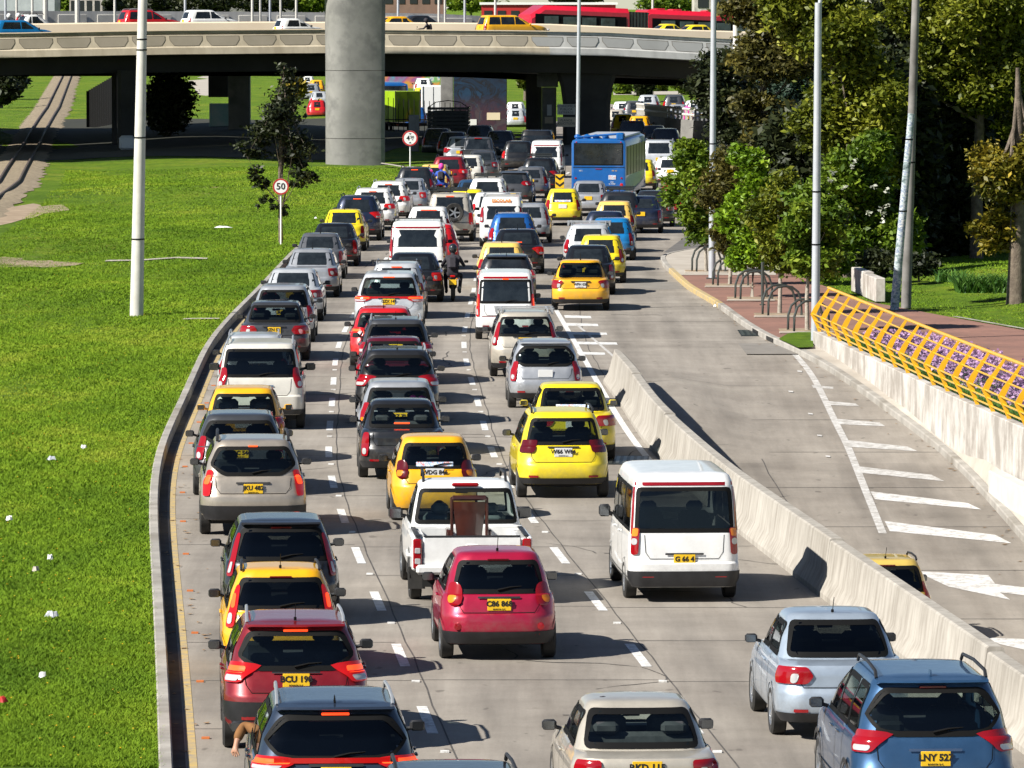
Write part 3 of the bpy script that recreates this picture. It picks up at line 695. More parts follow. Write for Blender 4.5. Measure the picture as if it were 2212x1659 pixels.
# piers under the overpass
def pier(px0, px1, Y, ztop, lb, mt='pier_dark', flare=1.0, thick=1.6, base=False, z0=-.1):
    a, b = AT(px0, 300, Y), AT(px1, 300, Y); cx, w = (a.x + b.x) / 2, b.x - a.x
    e = empty('bridge_pier', (cx, Y, 0), 0, lb, 'pier', 'piers under the overpass'); P = []
    for z, k in ((z0, 1), (ztop * .55, 1), (ztop * .8, 1 + (flare - 1) * .35), (ztop, flare)):
        W_ = w * k / 2; b_ = .25; T = thick / 2
        P.append([(-W_ + b_, -T, z), (W_ - b_, -T, z), (W_, -T + b_, z), (W_, T - b_, z), (W_ - b_, T, z), (-W_ + b_, T, z), (-W_, T - b_, z), (-W_, -T + b_, z)])
    MB().grid(P, close=True).obj('shaft', M[mt], e, smooth=40)
    if base: MB().box((0, 0, .45), (w * .8, thick * 1.25, .9), bev=.15).obj('base_block', M['white'], e)
    return e, cx
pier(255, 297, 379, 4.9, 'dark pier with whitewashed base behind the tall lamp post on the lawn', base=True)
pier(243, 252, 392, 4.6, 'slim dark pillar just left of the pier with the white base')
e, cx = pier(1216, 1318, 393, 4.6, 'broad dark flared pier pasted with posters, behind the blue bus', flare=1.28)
for i, (zz, hh, s1) in enumerate(((1.45, .62, 'PLANOS\nSOLICITUDES'), (2.25, .66, 'ECONOMICA\nPUBLICA\nLETREROS'))):
    pp = MB().box((.25 - 1.55, -.83, zz), (1.15, .02, hh)).obj('poster', M['pole_white'] if i else M['tan'], e)
    txt(s1, .2, M['black'], pp, Matrix.Translation((-1.30, -.85, zz)) @ FACE)
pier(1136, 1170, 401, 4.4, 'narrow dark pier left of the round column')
p = AT(1186, 300, 396); e = empty('bridge_column', (p.x, 396, 0), 0, 'round lit concrete column with pasted posters and a square head', 'column')
MB().tube([(0, 0, -.1), (0, 0, 3.6)], .47, 20).obj('shaft', M['pier'], e); MB().box((-.1, 0, 4.1), (1.35, 1.2, .95), bev=.03).obj('head', M['pier'], e)
MB().box((0, -.475, 1.5), (.55, .03, .42)).obj('poster', M['tan'], e); MB().box((.02, -.475, 2.15), (.3, .03, .7)).obj('poster', M['white'], e)
# mural wall and its lit column
m = M['mural'] = mat('mural_paint', (.02, .05, .1), .7); f = nz(m, .55, 4, .6, dist=2.5)
up = ramp(m, f, [(.3, (.004, .02, .05)), (.45, (.006, .06, .14)), (.55, (.006, .006, .01)), (.62, (.01, .09, .2)), (.75, (.02, .12, .24))])
lo = ramp(m, nz(m, .8, 4, .6, dist=2.0), [(.3, (.01, .05, .11)), (.42, (.16, .05, .08)), (.5, (.09, .035, .08)), (.58, (.18, .12, .13)), (.7, (.015, .07, .15))])
t = m.node_tree; tc = t.nodes.new('ShaderNodeTexCoord'); sx_ = t.nodes.new('ShaderNodeSeparateXYZ'); t.links.new(tc.outputs['Object'], sx_.inputs[0])
mr = t.nodes.new('ShaderNodeMapRange'); mr.inputs[1].default_value = 1.6; mr.inputs[2].default_value = 2.8; t.links.new(sx_.outputs['Z'], mr.inputs[0])
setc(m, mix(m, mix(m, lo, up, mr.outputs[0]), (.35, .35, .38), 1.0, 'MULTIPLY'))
a, b = AT(980, 200, 420), AT(1095, 200, 420)
e = empty('mural_pier', ((a.x + b.x) / 2, 420, 0), 0, 'wide pier wall painted with a blue and pink graffiti mural', 'pier')
MB().box((0, 0, 2.2), (b.x - a.x, 1.2, 4.5), bev=.03).obj('painted_wall', M['mural'], e); MB().box((.2, 0, 4.62), (6.0, 1.8, .36), bev=.02).obj('cap_beam', M['pier'], e)
MB().box((-.6, -.62, .85), (.7, .02, .5)).obj('poster', M['white'], e); MB().box((.9, -.62, 1.3), (.9, .02, .5)).obj('poster', M['tan'], e)
a, b = AT(952, 200, 424), AT(979, 200, 424)
MB().box(((a.x + b.x) / 2, 424, 2.1), (b.x - a.x, 1.0, 4.6), bev=.03).obj('bridge_column', M['pier'], label='square lit concrete column at the left end of the mural wall', cat='column')
# great pier of the upper ramp and that ramp above the frame
p = G(760, 353, .2); e = empty('ramp_pier', (p.x + .1, p.y + 1.4, 0), R(11), 'massive tall grey concrete pier standing on the lawn before the overpass', 'pier')
w = 3.12; P = []
for z in (-.1, 2.2, 5.9, 9.5, 10.6, 12, 14):
    k = 1.0 if z < 9 else 1 + (z - 9) * .05; h = w / 2 * k; c = 1.12; d = 1.3 * k
    P.append([(-h + c, -d, z), (h - .28, -d, z), (h - .05, -d + .12, z), (h, -d + .35, z), (h, d, z), (-h + c, d, z), (-h + .4, d - .3, z), (-h, .3, z), (-h, -.25, z), (-h + .10, -.62, z), (-h + .32, -d + .32, z), (-h + .68, -d + .08, z)])
MB().grid(P, close=True).obj('shaft', M['pier'], e, smooth=50)
gr = MB()
for z in (1.55, 5.3, 8.55):
    gr.grid([[(q[0] * 1.003, q[1] * 1.003, zz) for q in P[1]] for zz in (z, z + .035)], close=True)
gr.obj('pour_joints', M['pier_dark'], e, smooth=0)
e2 = empty('upper_ramp', (p.x, p.y, 14), 0, 'high curved ramp deck carried by the massive pier, above the picture', 'bridge')
P = []
for X in np.linspace(-40, 5.5, 14):
    Y0 = -2.5 + .0006 * X * X; Y1 = by(X + p.x + 7) - 5.2 - p.y
    P.append([(X, Y0, 1.3), (X, Y0, .2), (X, Y0 + 2, -.1), (X, Y1 - 2, -.1), (X, Y1, .2), (X, Y1, 1.3)])
MB().grid(P, close=True).obj('deck', M['deckgrey'], e2, smooth=20)
# ------------------------------------------------------------------ beyond the overpass
def bx(px0, px1, Y, z0, z1, th, name, mt, lb, cat):
    a, b = AT(px0, 200, Y), AT(px1, 200, Y); return MB().box(((a.x + b.x) / 2, Y + th / 2, (z0 + z1) / 2), (b.x - a.x, th, z1 - z0), bev=.04).obj(name, M[mt], label=lb, cat=cat, smooth=20)
bx(493, 540, 428, -.1, 4.9, 1.2, 'bridge_column', 'pier', 'weathered column with painted marks under the overpass, left of the yellowish tree', 'column')
bx(450, 493, 432, 2.4, 4.9, 2.0, 'hanging_wall', 'pier_dark', 'dark block hanging under the far deck, left of the weathered column', 'wall')
bx(452, 508, 436, .1, 1.9, .3, 'painted_wall', 'tealwall', 'low pale teal painted wall under the dark block', 'wall')
def far_sheet(name, px, mt, z=-.03): return sheet_px(name, px, z, M[mt])
sheet_px('far_road', [(930, 300), (1560, 300), (1700, 236), (1330, 226), (1150, 206), (700, 162), (560, 162), (610, 185), (820, 235)], -.02, M['road'])
sheet_px('far_path', [(405, 172), (455, 161), (500, 161), (470, 185), (520, 215), (430, 205)], .26, M['pave'])
sheet_px('far_verge', [(1325, 228), (1700, 240), (1700, 205), (1325, 205)], .03, M['grass'])
sheet_px('far_path', [(1325, 205), (1560, 203), (1560, 196), (1325, 198)], .05, M['pave'])
# ramp parapet with balusters, right
m = M['pier']
def balu(pts, top, lb):
    e = empty('ramp_parapet', pts[0], 0, lb, 'parapet'); o0 = Vector(pts[0]); a = MB(); bmb = MB()
    for i in range(len(pts) - 1):
        p0, p1 = Vector(pts[i]) - o0, Vector(pts[i + 1]) - o0; d = (p1 - p0); n = max(1, int(d.length / .55))
        q = Vector((-d.y, d.x, 0)).normalized() * .12
        a.add([p0 - q + Vector((0, 0, -2.4)), p1 - q + Vector((0, 0, -2.4)), p1 - q, p0 - q, p0 + q + Vector((0, 0, -2.4)), p1 + q + Vector((0, 0, -2.4)), p1 + q, p0 + q], [(0, 1, 2, 3), (5, 4, 7, 6), (3, 2, 6, 7), (0, 3, 7, 4), (1, 5, 6, 2)])
        for zz in (.35, .72): bmb.tube([p0 + Vector((0, 0, zz)), p1 + Vector((0, 0, zz))], .09, 6)
        for k in range(n): c = p0.lerp(p1, (k + .5) / n); bmb.box((c.x, c.y, .36 + c.z), (.16, .16, .72))
    a.obj('base_wall', M['pier'], e); bmb.obj('balustrade', M['pole_white'], e)
balu([(8.6, 424, 1.35), (10.4, 414, 1.3), (13.2, 409, 1.1), (15.6, 409, .95), (19.8, 404, .6), (23, 396, .3)], 0, 'curved concrete balustrade round the ramp head beyond the bridge')
# painted wall, far buildings, fence
m = M['graf'] = mat('colourful_mural', (.3, .3, .3), .7); f = nz(m, .25, 3, .5, dist=1.5)
setc(m, ramp(m, f, [(.3, (.55, .45, .05)), (.4, (.05, .25, .45)), (.47, (.6, .55, .5)), (.52, (.10, .35, .12)), (.58, (.6, .25, .03)), (.66, (.3, .06, .2)), (.75, (.05, .3, .4))]))
a, b = AT(800, 165, 640), AT(950, 165, 640)
MB().box(((a.x + b.x) / 2, 640, 1.3), (b.x - a.x, .4, 2.6)).obj('painted_wall', M['graf'], label='far wall covered in colourful graffiti, left of the mural pier', cat='wall')
def building(px0, px1, Y, h, lb, mt, rows, cols, roofm='tan'):
    a, b = AT(px0, 50, Y), AT(px1, 50, Y); w = b.x - a.x; e = empty('building', ((a.x + b.x) / 2, Y, 0), 0, lb, 'building')
    MB().box((0, 5, h / 2), (w, 10, h)).obj('wall', M[mt], e, smooth=0); MB().box((0, 5, h + .15), (w + .5, 10.5, .3)).obj('roof', M[roofm], e, smooth=0)
    for r in range(rows):
        for c in range(cols):
            wd = MB().box((-w / 2 + w * (c + .5) / cols, -.03, h * (r + .6) / rows), (w / cols * .6, .08, h / rows * .45)).obj('window', M['metal_dark'], e, smooth=0)
    return e
building(-40, 118, 800, 16, 'grey glazed building with white columns at the top left corner', 'pole_blue', 4, 8)
building(150, 235, 820, 15, 'pale building with big windows left of the dark trees, top left', 'wallwhite', 3, 5)
building(800, 960, 800, 11, 'low red brick building at the top between bridge pier and bus', 'brick', 3, 6)
building(1500, 1760, 700, 14, 'pale building half hidden by the right hand trees', 'wallwhite', 4, 7)
building(1040, 1330, 790, 8.6, 'red fronted station building behind the red bus', 'red', 2, 10, 'white')
building(1330, 1480, 780, 1.9, 'white low building beyond the far lawn, under the bridge at right', 'white', 1, 6)
building(250, 700, 860, 14, 'long grey building behind the upper left trees', 'pier', 4, 14)
# thin white posts along the far edge of the overpass
i = 0
for px, Y in [(q, by((q - CX) / F * 412) + 26.8) for q in (12, 36, 70, 98, 167, 248, 400, 545, 562, 583, 606, 640, 860, 948, 961, 1004, 1070, 1410)]:
    p = AT(px, 40, Y); big = px in (98, 167)
    MB().tube([(0, 0, 5.2), (0, 0, 11.5)], [.20 if big else .10, .16 if big else .07], 8).obj('fence_post' if not big else 'lamp_post', M['pole_white'] if big or i % 3 else M['pole_blue'], loc=(p.x, Y, 0),
        label=('thick pale post' if big else 'thin pale post') + ' behind the overpass, %s' % ['leftmost in the picture', 'second from the left edge', 'third from the left edge', 'in front of the glazed building', 'beside the pale building with big windows', 'between overpass cars and dark trees', 'left of the red car roof', 'above the white cars left of the pier', 'nearest left of the white compact car', 'right above the white compact car', 'second from the great pier', 'next to the great pier on its left', 'just right of the great pier', 'left one of a close pair right of the pier', 'right one of a close pair right of the pier', 'above the cyclist', 'left of the red bus', 'right of the thin lamp post'][i], cat='post', group='posts behind the overpass')
    i += 1
# dark fence and gate on the lawn under the overpass, far left
p = G(190, 272, .2); e = empty('metal_fence', (p.x, p.y, .1), 0, 'black upright metal fence panel standing under the overpass by the railway', 'fence')
for k in range(14): MB().box((k * .10, k * .9, 1.3 + .03 * k), (.22, .06, 2.6 + .1 * k)).obj('bar', M['black'], e, smooth=0)
p = G(860, 300, .2); e = empty('railing_fence', (p.x - 1, p.y + 18, .1), 0, 'dark railing fence with upright bars left of the stake truck', 'fence')
for k in range(16): MB().box((k * .35, 0, 1.25 - .03 * k), (.05, .05, 2.5)).obj('bar', M['black'], e, smooth=0)
MB().box((2.6, .05, 1.0), (5.6, .05, .08)).obj('rail', M['black'], e)
p = G(773 / 1.0, 345, .2)
a = AT(773, 300, 362); q = AT(880, 300, 362)
MB().box((AT(894, 300, 365).x - 12.6 + 12.6, 365, 1.1), (.6, .6, 2.6), bev=.03).obj('concrete_stub', M['pier'], label='short weathered concrete pillar right of the massive pier, under the bridge', cat='pillar')
# ------------------------------------------------------------------ vehicle materials
def paint(name, c, metal=.25, rough=.32):
    m = mat('paint_' + name, c, rough, metal, .75)
    f = ramp(m, nz(m, 3.0, 6, .7), [(.35, tuple(min(1, k * 1.06) for k in c)), (.7, tuple(k * .86 for k in c))])
    t = m.node_tree; tc = t.nodes.new('ShaderNodeTexCoord'); sp = t.nodes.new('ShaderNodeSeparateXYZ'); mr = t.nodes.new('ShaderNodeMapRange'); t.links.new(tc.outputs['Object'], sp.inputs[0]); t.links.new(sp.outputs['Z'], mr.inputs[0])
    mr.inputs[1].default_value = .85; mr.inputs[2].default_value = .25; mr.inputs[3].default_value = 0; mr.inputs[4].default_value = 1
    dn = ramp(m, nz(m, 7.0, 7, .75), [(.38, (0, 0, 0)), (.76, (.6, .6, .6))]); mu = t.nodes.new('ShaderNodeMath'); mu.operation = 'MULTIPLY'; t.links.new(mr.outputs[0], mu.inputs[0]); t.links.new(dn, mu.inputs[1])
    f = mix(m, f, (.20, .175, .14), mu.outputs[0]); setc(m, f)
    r = ramp(m, nz(m, 5.0, 5, .7), [(.3, (rough, rough, rough)), (.75, (rough + .16,) * 3)])
    m.node_tree.links.new(r, m.node_tree.nodes['Principled BSDF'].inputs['Roughness']); return m
PC = {k: paint(k, *v) for k, v in dict(
    white=((.78, .78, .76), .0), cream=((.66, .63, .56), .1), lemon=((.80, .62, .012), 0), amber=((.80, .40, .006), 0), ochre=((.62, .44, .10), .1), sand=((.80, .52, .12), .0),
    silver=((.42, .435, .46), .5), palegrey=((.56, .58, .60), .35), iceblue=((.40, .47, .55), .45), grey=((.07, .073, .08), .5), midgrey=((.15, .155, .165), .5), beige=((.40, .35, .29), .5), champagne=((.58, .53, .44), .45),
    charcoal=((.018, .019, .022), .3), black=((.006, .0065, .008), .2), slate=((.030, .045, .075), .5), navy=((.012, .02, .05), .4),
    crimson=((.42, .008, .045), .35), red=((.55, .008, .012), .1), wine=((.22, .008, .014), .35), maroon=((.12, .008, .02), .35), steelblue=((.032, .09, .19), .5), blue=((.01, .10, .36), .3), azure=((.008, .20, .50), .3), busblue=((.001, .095, .34), .0), busred=((.60, .008, .03), .0), limegreen=((.28, .45, .01), 0)).items()}
def glass(name, tint, refl=1.0):
    m = bpy.data.materials.new(name); m.use_nodes = True; t = m.node_tree; t.nodes.remove(t.nodes['Principled BSDF'])
    tr = t.nodes.new('ShaderNodeBsdfTransparent'); tr.inputs[0].default_value = (*tint, 1)
    gl = t.nodes.new('ShaderNodeBsdfGlossy'); gl.inputs['Roughness'].default_value = .03; gl.inputs[0].default_value = (.9, .95, 1, 1)
    fr = t.nodes.new('ShaderNodeFresnel'); fr.inputs[0].default_value = 1.52; mx = t.nodes.new('ShaderNodeMixShader'); ge = t.nodes.new('ShaderNodeNewGeometry'); iv = t.nodes.new('ShaderNodeMath'); iv.operation = 'SUBTRACT'; iv.inputs[0].default_value = 1.0; mu = t.nodes.new('ShaderNodeMath'); mu.operation = 'MULTIPLY'
    t.links.new(ge.outputs['Backfacing'], iv.inputs[1]); t.links.new(iv.outputs[0], mu.inputs[0]); t.links.new(fr.outputs[0], mu.inputs[1]); t.links.new(mu.outputs[0], mx.inputs[0]); t.links.new(tr.outputs[0], mx.inputs[1]); t.links.new(gl.outputs[0], mx.inputs[2]); t.links.new(mx.outputs[0], t.nodes['Material Output'].inputs[0]); return m
M['clear'] = glass('clear_glass', (.78, .86, .83)); M['tint'] = glass('tinted_glass', (.34, .40, .39)); M['darkglass'] = glass('dark_glass', (.07, .08, .08))
M['opaque_glass'] = noisy('window_glass', (.006, .008, .010), (.022, .028, .033), 2.5, .06, spec=.6)
M['seal'] = mat('window_seal', (.006, .006, .006), .65, spec=.15); M['trim'] = noisy('black_trim', (.010, .010, .011), (.022, .022, .024), 5, .5)
M['tyre'] = noisy('tyre_rubber', (.012, .012, .012), (.035, .033, .03), 6, .85); M['rim'] = mat('alloy_rim', (.45, .46, .47), .3, .8); M['hub'] = mat('dark_wheel_well', (.006, .006, .006), .9)
M['lens'] = mat('red_lens', (.27, .004, .008), .12, 0, .6); M['lensdark'] = mat('dark_red_lens', (.09, .003, .005), .12, 0, .6)
M['lenslit'] = mat('lit_red_lens', (.34, .005, .006), .12, 0, .6, emit=(1, .015, .004), es=.12); M['lamp'] = mat('lit_brake_lamp', (.9, .1, .02), .2, emit=(1, .06, .012), es=.9)
M['lensw'] = mat('clear_lens', (.50, .50, .50), .1, .2, .6); M['lenso'] = mat('orange_lens', (.75, .22, .01), .12, 0, .6)
M['plate_y'] = noisy('yellow_plate', (.80, .50, .01), (.70, .42, .01), 9, .5); M['plate_w'] = mat('white_plate', (.65, .65, .64), .5)
M['mirror'] = mat('mirror_glass', (.16, .17, .18), .08, .9); M['chrome'] = mat('chrome', (.6, .6, .6), .15, 1.0); M['railsilver'] = mat('silver_roof_rail', (.5, .51, .52), .35, .6)
M['seat'] = noisy('seat_fabric', (.02, .022, .024), (.05, .052, .055), 8, .9); M['seatgrey'] = noisy('grey_seat_fabric', (.06, .075, .075), (.10, .12, .12), 8, .9)
M['sticker'] = mat('sticker', (.7, .72, .75), .6)
setc(M['sticker'], ramp(M['sticker'], nz(M['sticker'], 16, 2), [(.40, (.72, .74, .76)), (.48, (.10, .30, .60)), (.54, (.75, .76, .78)), (.62, (.55, .08, .10)), (.68, (.7, .72, .72))]))
# ------------------------------------------------------------------ body shapes
# ring rows: z, half width, rear y, front y, rear corner radius, front corner radius, rear bow   (y measured from the rear bumper)
def shape(kind, L, Wd, H, clr=.24):
    w = Wd / 2
    if kind == 'hatch':
        b = H * .608
        low = [(clr, w * .90, .10, L - .12, .22, .3, -.05), (clr + .09, w * .985, .03, L - .03, .30, .4, -.09), (clr + .22, w, .0, L, .34, .45, -.10), (.60, w, .0, L, .34, .5, -.10), (.655, w * .998, .02, L - .02, .34, .5, -.09), (.68, w * .995, .07, L - .05, .32, .5, -.07), (.82, w * .99, .09, L - .10, .32, .5, -.07), (b - .05, w * .965, .12, L - .18, .30, .5, -.06), (b, w * .945, .14, L - .25, .28, .5, -.06)]
        cab = [(b + .012, w * .915, .165, L - .98, .26, .25, -.06), (b + (H - b) * .45, w * .84, .25, L - 1.40, .22, .22, -.06), (H - .12, w * .735, .36, L - 1.80, .20, .2, -.05), (H - .06, w * .70, .40, L - 1.88, .2, .2, -.05)]
    elif kind == 'suv':
        b = H * .618; s = clr + .02
        low = [(s, w * .90, .10, L - .12, .2, .3, -.04), (s + .09, w * .985, .03, L - .03, .28, .4, -.09), (s + .24, w, .0, L, .30, .45, -.10), (.68, w, .0, L, .30, .5, -.10), (.73, w * .998, .02, L - .02, .30, .5, -.09), (.76, w * .995, .07, L - .05, .3, .5, -.06), (.90, w * .99, .09, L - .08, .3, .5, -.06), (b - .06, w * .97, .12, L - .14, .28, .5, -.05), (b, w * .95, .14, L - .22, .27, .5, -.05)]
        cab = [(b + .012, w * .92, .16, L - 1.15, .25, .25, -.05), (b + (H - b) * .45, w * .85, .24, L - 1.58, .22, .22, -.05), (H - .12, w * .735, .36, L - 2.0, .2, .2, -.04), (H - .06, w * .70, .40, L - 2.1, .2, .2, -.04)]
    elif kind == 'box':      # upright off-roader
        b = H * .60; s = clr + .06
        low = [(s, w * .92, .06, L - .12, .15, .3, -.02), (s + .09, w * .99, .02, L - .03, .2, .35, -.04), (.50, w, .0, L, .2, .35, -.04), (.72, w, .0, L, .2, .4, -.04), (.76, w * .99, .06, L - .02, .2, .4, -.03), (.90, w * .99, .07, L - .05, .2, .4, -.03), (b - .06, w * .975, .09, L - .08, .2, .4, -.03), (b, w * .955, .11, L - .14, .2, .4, -.03)]
        cab = [(b + .012, w * .925, .12, L - 1.30, .2, .2, -.03), (b + (H - b) * .45, w * .87, .18, L - 1.62, .18, .2, -.03), (H - .12, w * .80, .26, L - 1.95, .17, .2, -.03), (H - .06, w * .77, .29, L - 2.0, .17, .2, -.03)]
    elif kind == 'van':
        b = H * .53
        low = [(clr, w * .92, .05, L - .10, .15, .3, -.02), (clr + .1, w * .99, .01, L - .02, .18, .35, -.03), (.42, w, .0, L, .18, .35, -.03), (.60, w, .0, L, .18, .35, -.03), (.63, w * .995, .05, L - .02, .18, .35, -.02), (.85, w * .995, .06, L - .04, .18, .35, -.02), (b - .05, w * .985, .07, L - .10, .18, .35, -.02), (b, w * .975, .075, L - .16, .17, .35, -.02)]
        cab = [(b + .012, w * .97, .08, L - .46, .15, .25, -.02), (b + (H - b) * .5, w * .935, .12, L - .82, .15, .22, -.02), (H - .16, w * .89, .18, L - 1.15, .15, .2, -.02), (H - .07, w * .84, .24, L - 1.25, .16, .2, -.02)]
    elif kind == 'sedan':
        b = H * .638
        low = [(clr, w * .90, .10, L - .12, .22, .3, -.05), (clr + .09, w * .985, .03, L - .03, .30, .4, -.09), (clr + .22, w, .0, L, .32, .45, -.10), (.58, w, .0, L, .32, .5, -.10), (.63, w * .998, .02, L - .02, .32, .5, -.09), (.66, w * .995, .06, L - .05, .32, .5, -.07), (.80, w * .985, .07, L - .10, .30, .5, -.07), (b - .05, w * .955, .07, L - .20, .30, .5, -.06), (b, w * .925, .11, L - .28, .30, .5, -.05)]
        cab = [(b + .018, w * .875, .70, L - 1.15, .28, .25, -.09), (b + (H - b) * .45, w * .80, .96, L - 1.46, .22, .22, -.08), (H - .10, w * .71, 1.26, L - 1.74, .20, .2, -.06), (H - .05, w * .68, 1.34, L - 1.80, .2, .2, -.05)]
    elif kind == 'pickupcab':
        b = H * .60; s = clr + .1
        low = [(s, w * .90, 1.70, L - .12, .08, .3, 0), (s + .1, w * .98, 1.70, L - .03, .08, .4, 0), (.55, w * .985, 1.70, L, .08, .45, 0), (.85, w * .985, 1.70, L - .03, .08, .5, 0), (b - .05, w * .97, 1.70, L - .10, .08, .5, 0), (b, w * .95, 1.70, L - .2, .08, .5, 0)]
        cab = [(b + .012, w * .92, 1.71, L - 1.3, .12, .25, -.02), (b + (H - b) * .45, w * .86, 1.80, L - 1.7, .14, .22, -.02), (H - .12, w * .79, 1.94, L - 2.1, .16, .2, -.02), (H - .06, w * .76, 1.99, L - 2.2, .18, .2, -.02)]
    return np.array(low), np.array(cab)
DEF = dict(hatch=dict(L=3.65, W=1.62, H=1.50, ro=.58, fo=.72, r=.29), suv=dict(L=4.4, W=1.82, H=1.66, ro=.82, fo=.88, r=.345), box=dict(L=4.6, W=1.86, H=1.84, ro=.85, fo=.85, r=.375),
           van=dict(L=4.1, W=1.65, H=1.88, ro=.78, fo=.62, r=.29), sedan=dict(L=4.35, W=1.70, H=1.45, ro=.95, fo=.84, r=.305), pickup=dict(L=5.0, W=1.80, H=1.74, ro=1.05, fo=.85, r=.37))
class Shape:
    def __init__(s, kind, L, W, H, clr=.24):
        s.low, s.cab = shape(kind, L, W, H, clr); s.L, s.W, s.H = L, W, H
    def p(s, z, cab):
        A = s.cab if cab else s.low; return [float(np.interp(z, A[:, 0], A[:, i])) for i in range(1, 7)]
    def tx(s, x, y): 
        t = (y - s.L * .48) / (s.L * .5); return x * (1 - (.018 if t < 0 else .05) * t * t)
    def rear(s, q, z, cab, off=0.0):
        def f(q, z):
            w, yr, yf, rR, rF, bR = s.p(z, cab); a = w - rR; aq = abs(q); sg = 1 if q >= 0 else -1
            if aq <= a: x = aq; y = yr - bR * (x / w) ** 2
            elif aq <= a + rR * 1.5708: th = (aq - a) / rR; x = a + rR * math.sin(th); y = yr - bR * (min(x, w) / w) ** 2 + rR * (1 - math.cos(th))
            else: x = w; y = yr - bR + rR + aq - a - rR * 1.5708
            return Vector((sg * s.tx(x, y), y, z))
        p = f(q, z)
        if off:
            e = .01; n = (f(q + e, z) - f(q - e, z)).cross(f(q, z + e) - f(q, z - e)).normalized(); p = p + n * off
        return p
    def front(s, q, z, cab, off=0.0):
        def f(q, z):
            w, yr, yf, rR, rF, bR = s.p(z, cab); a = w - rF; aq = abs(q); sg = 1 if q >= 0 else -1; bf = .10
            if aq <= a: x = aq; y = yf - bf * (x / w) ** 2
            else: th = min(1.57, (aq - a) / rF); x = a + rF * math.sin(th); y = yf - bf * (x / w) ** 2 - rF * (1 - math.cos(th))
            return Vector((sg * s.tx(x, y), y, z))
        p = f(q, z)
        if off:
            e = .01; n = (f(q, z + e) - f(q, z - e)).cross(f(q + e, z) - f(q - e, z)).normalized(); p = p + n * off
        return p
    def side(s, y, z, cab, sg, off=0.0):
        w, yr, yf, rR, rF, bR = s.p(z, cab); x = w
        d = y - yr + bR
        if d < rR: c = max(-1, min(1, 1 - d / rR)); x = w - rR + rR * math.sin(math.acos(c))
        d = yf - .10 - y
        if d < rF: c = max(-1, min(1, 1 - d / rF)); x = w - rF + rF * math.sin(math.acos(c))
        return Vector((sg * (s.tx(x, y) + off), y, z + off * .3))
    def outline(s, row, n):
        z, w, yr, yf, rR, rF, bR = row; n1, n2, n3, n4, n5 = n; out = []
        a = w - rR
        for k in range(n1): x = a * k / n1; out.append((x, yr - bR * (x / w) ** 2))
        for k in range(n2): th = 1.5708 * k / n2; x = a + rR * math.sin(th); out.append((x, yr - bR * (x / w) ** 2 + rR * (1 - math.cos(th))))
        y0 = yr - bR + rR; y1 = yf - .10 - rF
        for k in range(n3): out.append((w, y0 + (y1 - y0) * k / n3))
        a = w - rF
        for k in range(n4): th = 1.5708 * (1 - k / n4); x = a + rF * math.sin(th); out.append((x, yf - .10 * (x / w) ** 2 - rF * (1 - math.cos(th))))
        for k in range(n5 + 1): x = a * (1 - k / n5); out.append((x, yf - .10 * (x / w) ** 2))
        return [(s.tx(x, y), y) for x, y in out]
def rows(poly, n=8, r=.05):
    """poly = [(z, a, b)] rising; resampled with rounded ends"""
    A = np.array(poly, float); z0, z1 = A[0, 0], A[-1, 0]; h = z1 - z0; r = min(r, h * .45, abs(A[0, 2] - A[0, 1]) * .45)
    ts = sorted(set([0, .15, .45, 1] + [])); zs = [z0 + r * t * t * .999 + 0 for t in (0, .35, .65, 1)] + list(np.linspace(z0 + r, z1 - r, n)[1:-1]) + [z1 - r * t * t for t in (1, .65, .35, 0)]
    out = []
    for z in zs:
        a, b = np.interp(z, A[:, 0], A[:, 1]), np.interp(z, A[:, 0], A[:, 2]); d = min(z - z0, z1 - z)
        ins = 0 if d >= r or r <= 0 else r - math.sqrt(max(0, r * r - (r - d) ** 2)); out.append((z, a + ins, b - ins))
    return out
def fit(poly, k):
    A = [list(p) for p in poly]; A[0][0] -= k; A[-1][0] += k; return [(z, a - k, b + k) for z, a, b in A]
def patch(fn, rws, nu=8, off=.006):
    return [[fn(a + (b - a) * k / nu, z, off) for k in range(nu + 1)] for z, a, b in rws]
def perim(fn, rws, off, nu=10):
    P = [fn(rws[0][1] + (rws[0][2] - rws[0][1]) * k / nu, rws[0][0], off) for k in range(nu)]
    P += [fn(b, z, off) for z, a, b in rws[:-1]]
    P += [fn(rws[-1][2] + (rws[-1][1] - rws[-1][2]) * k / nu, rws[-1][0], off) for k in range(nu)]
    P += [fn(a, z, off) for z, a, b in rws[::-1][:-1]]
    return P
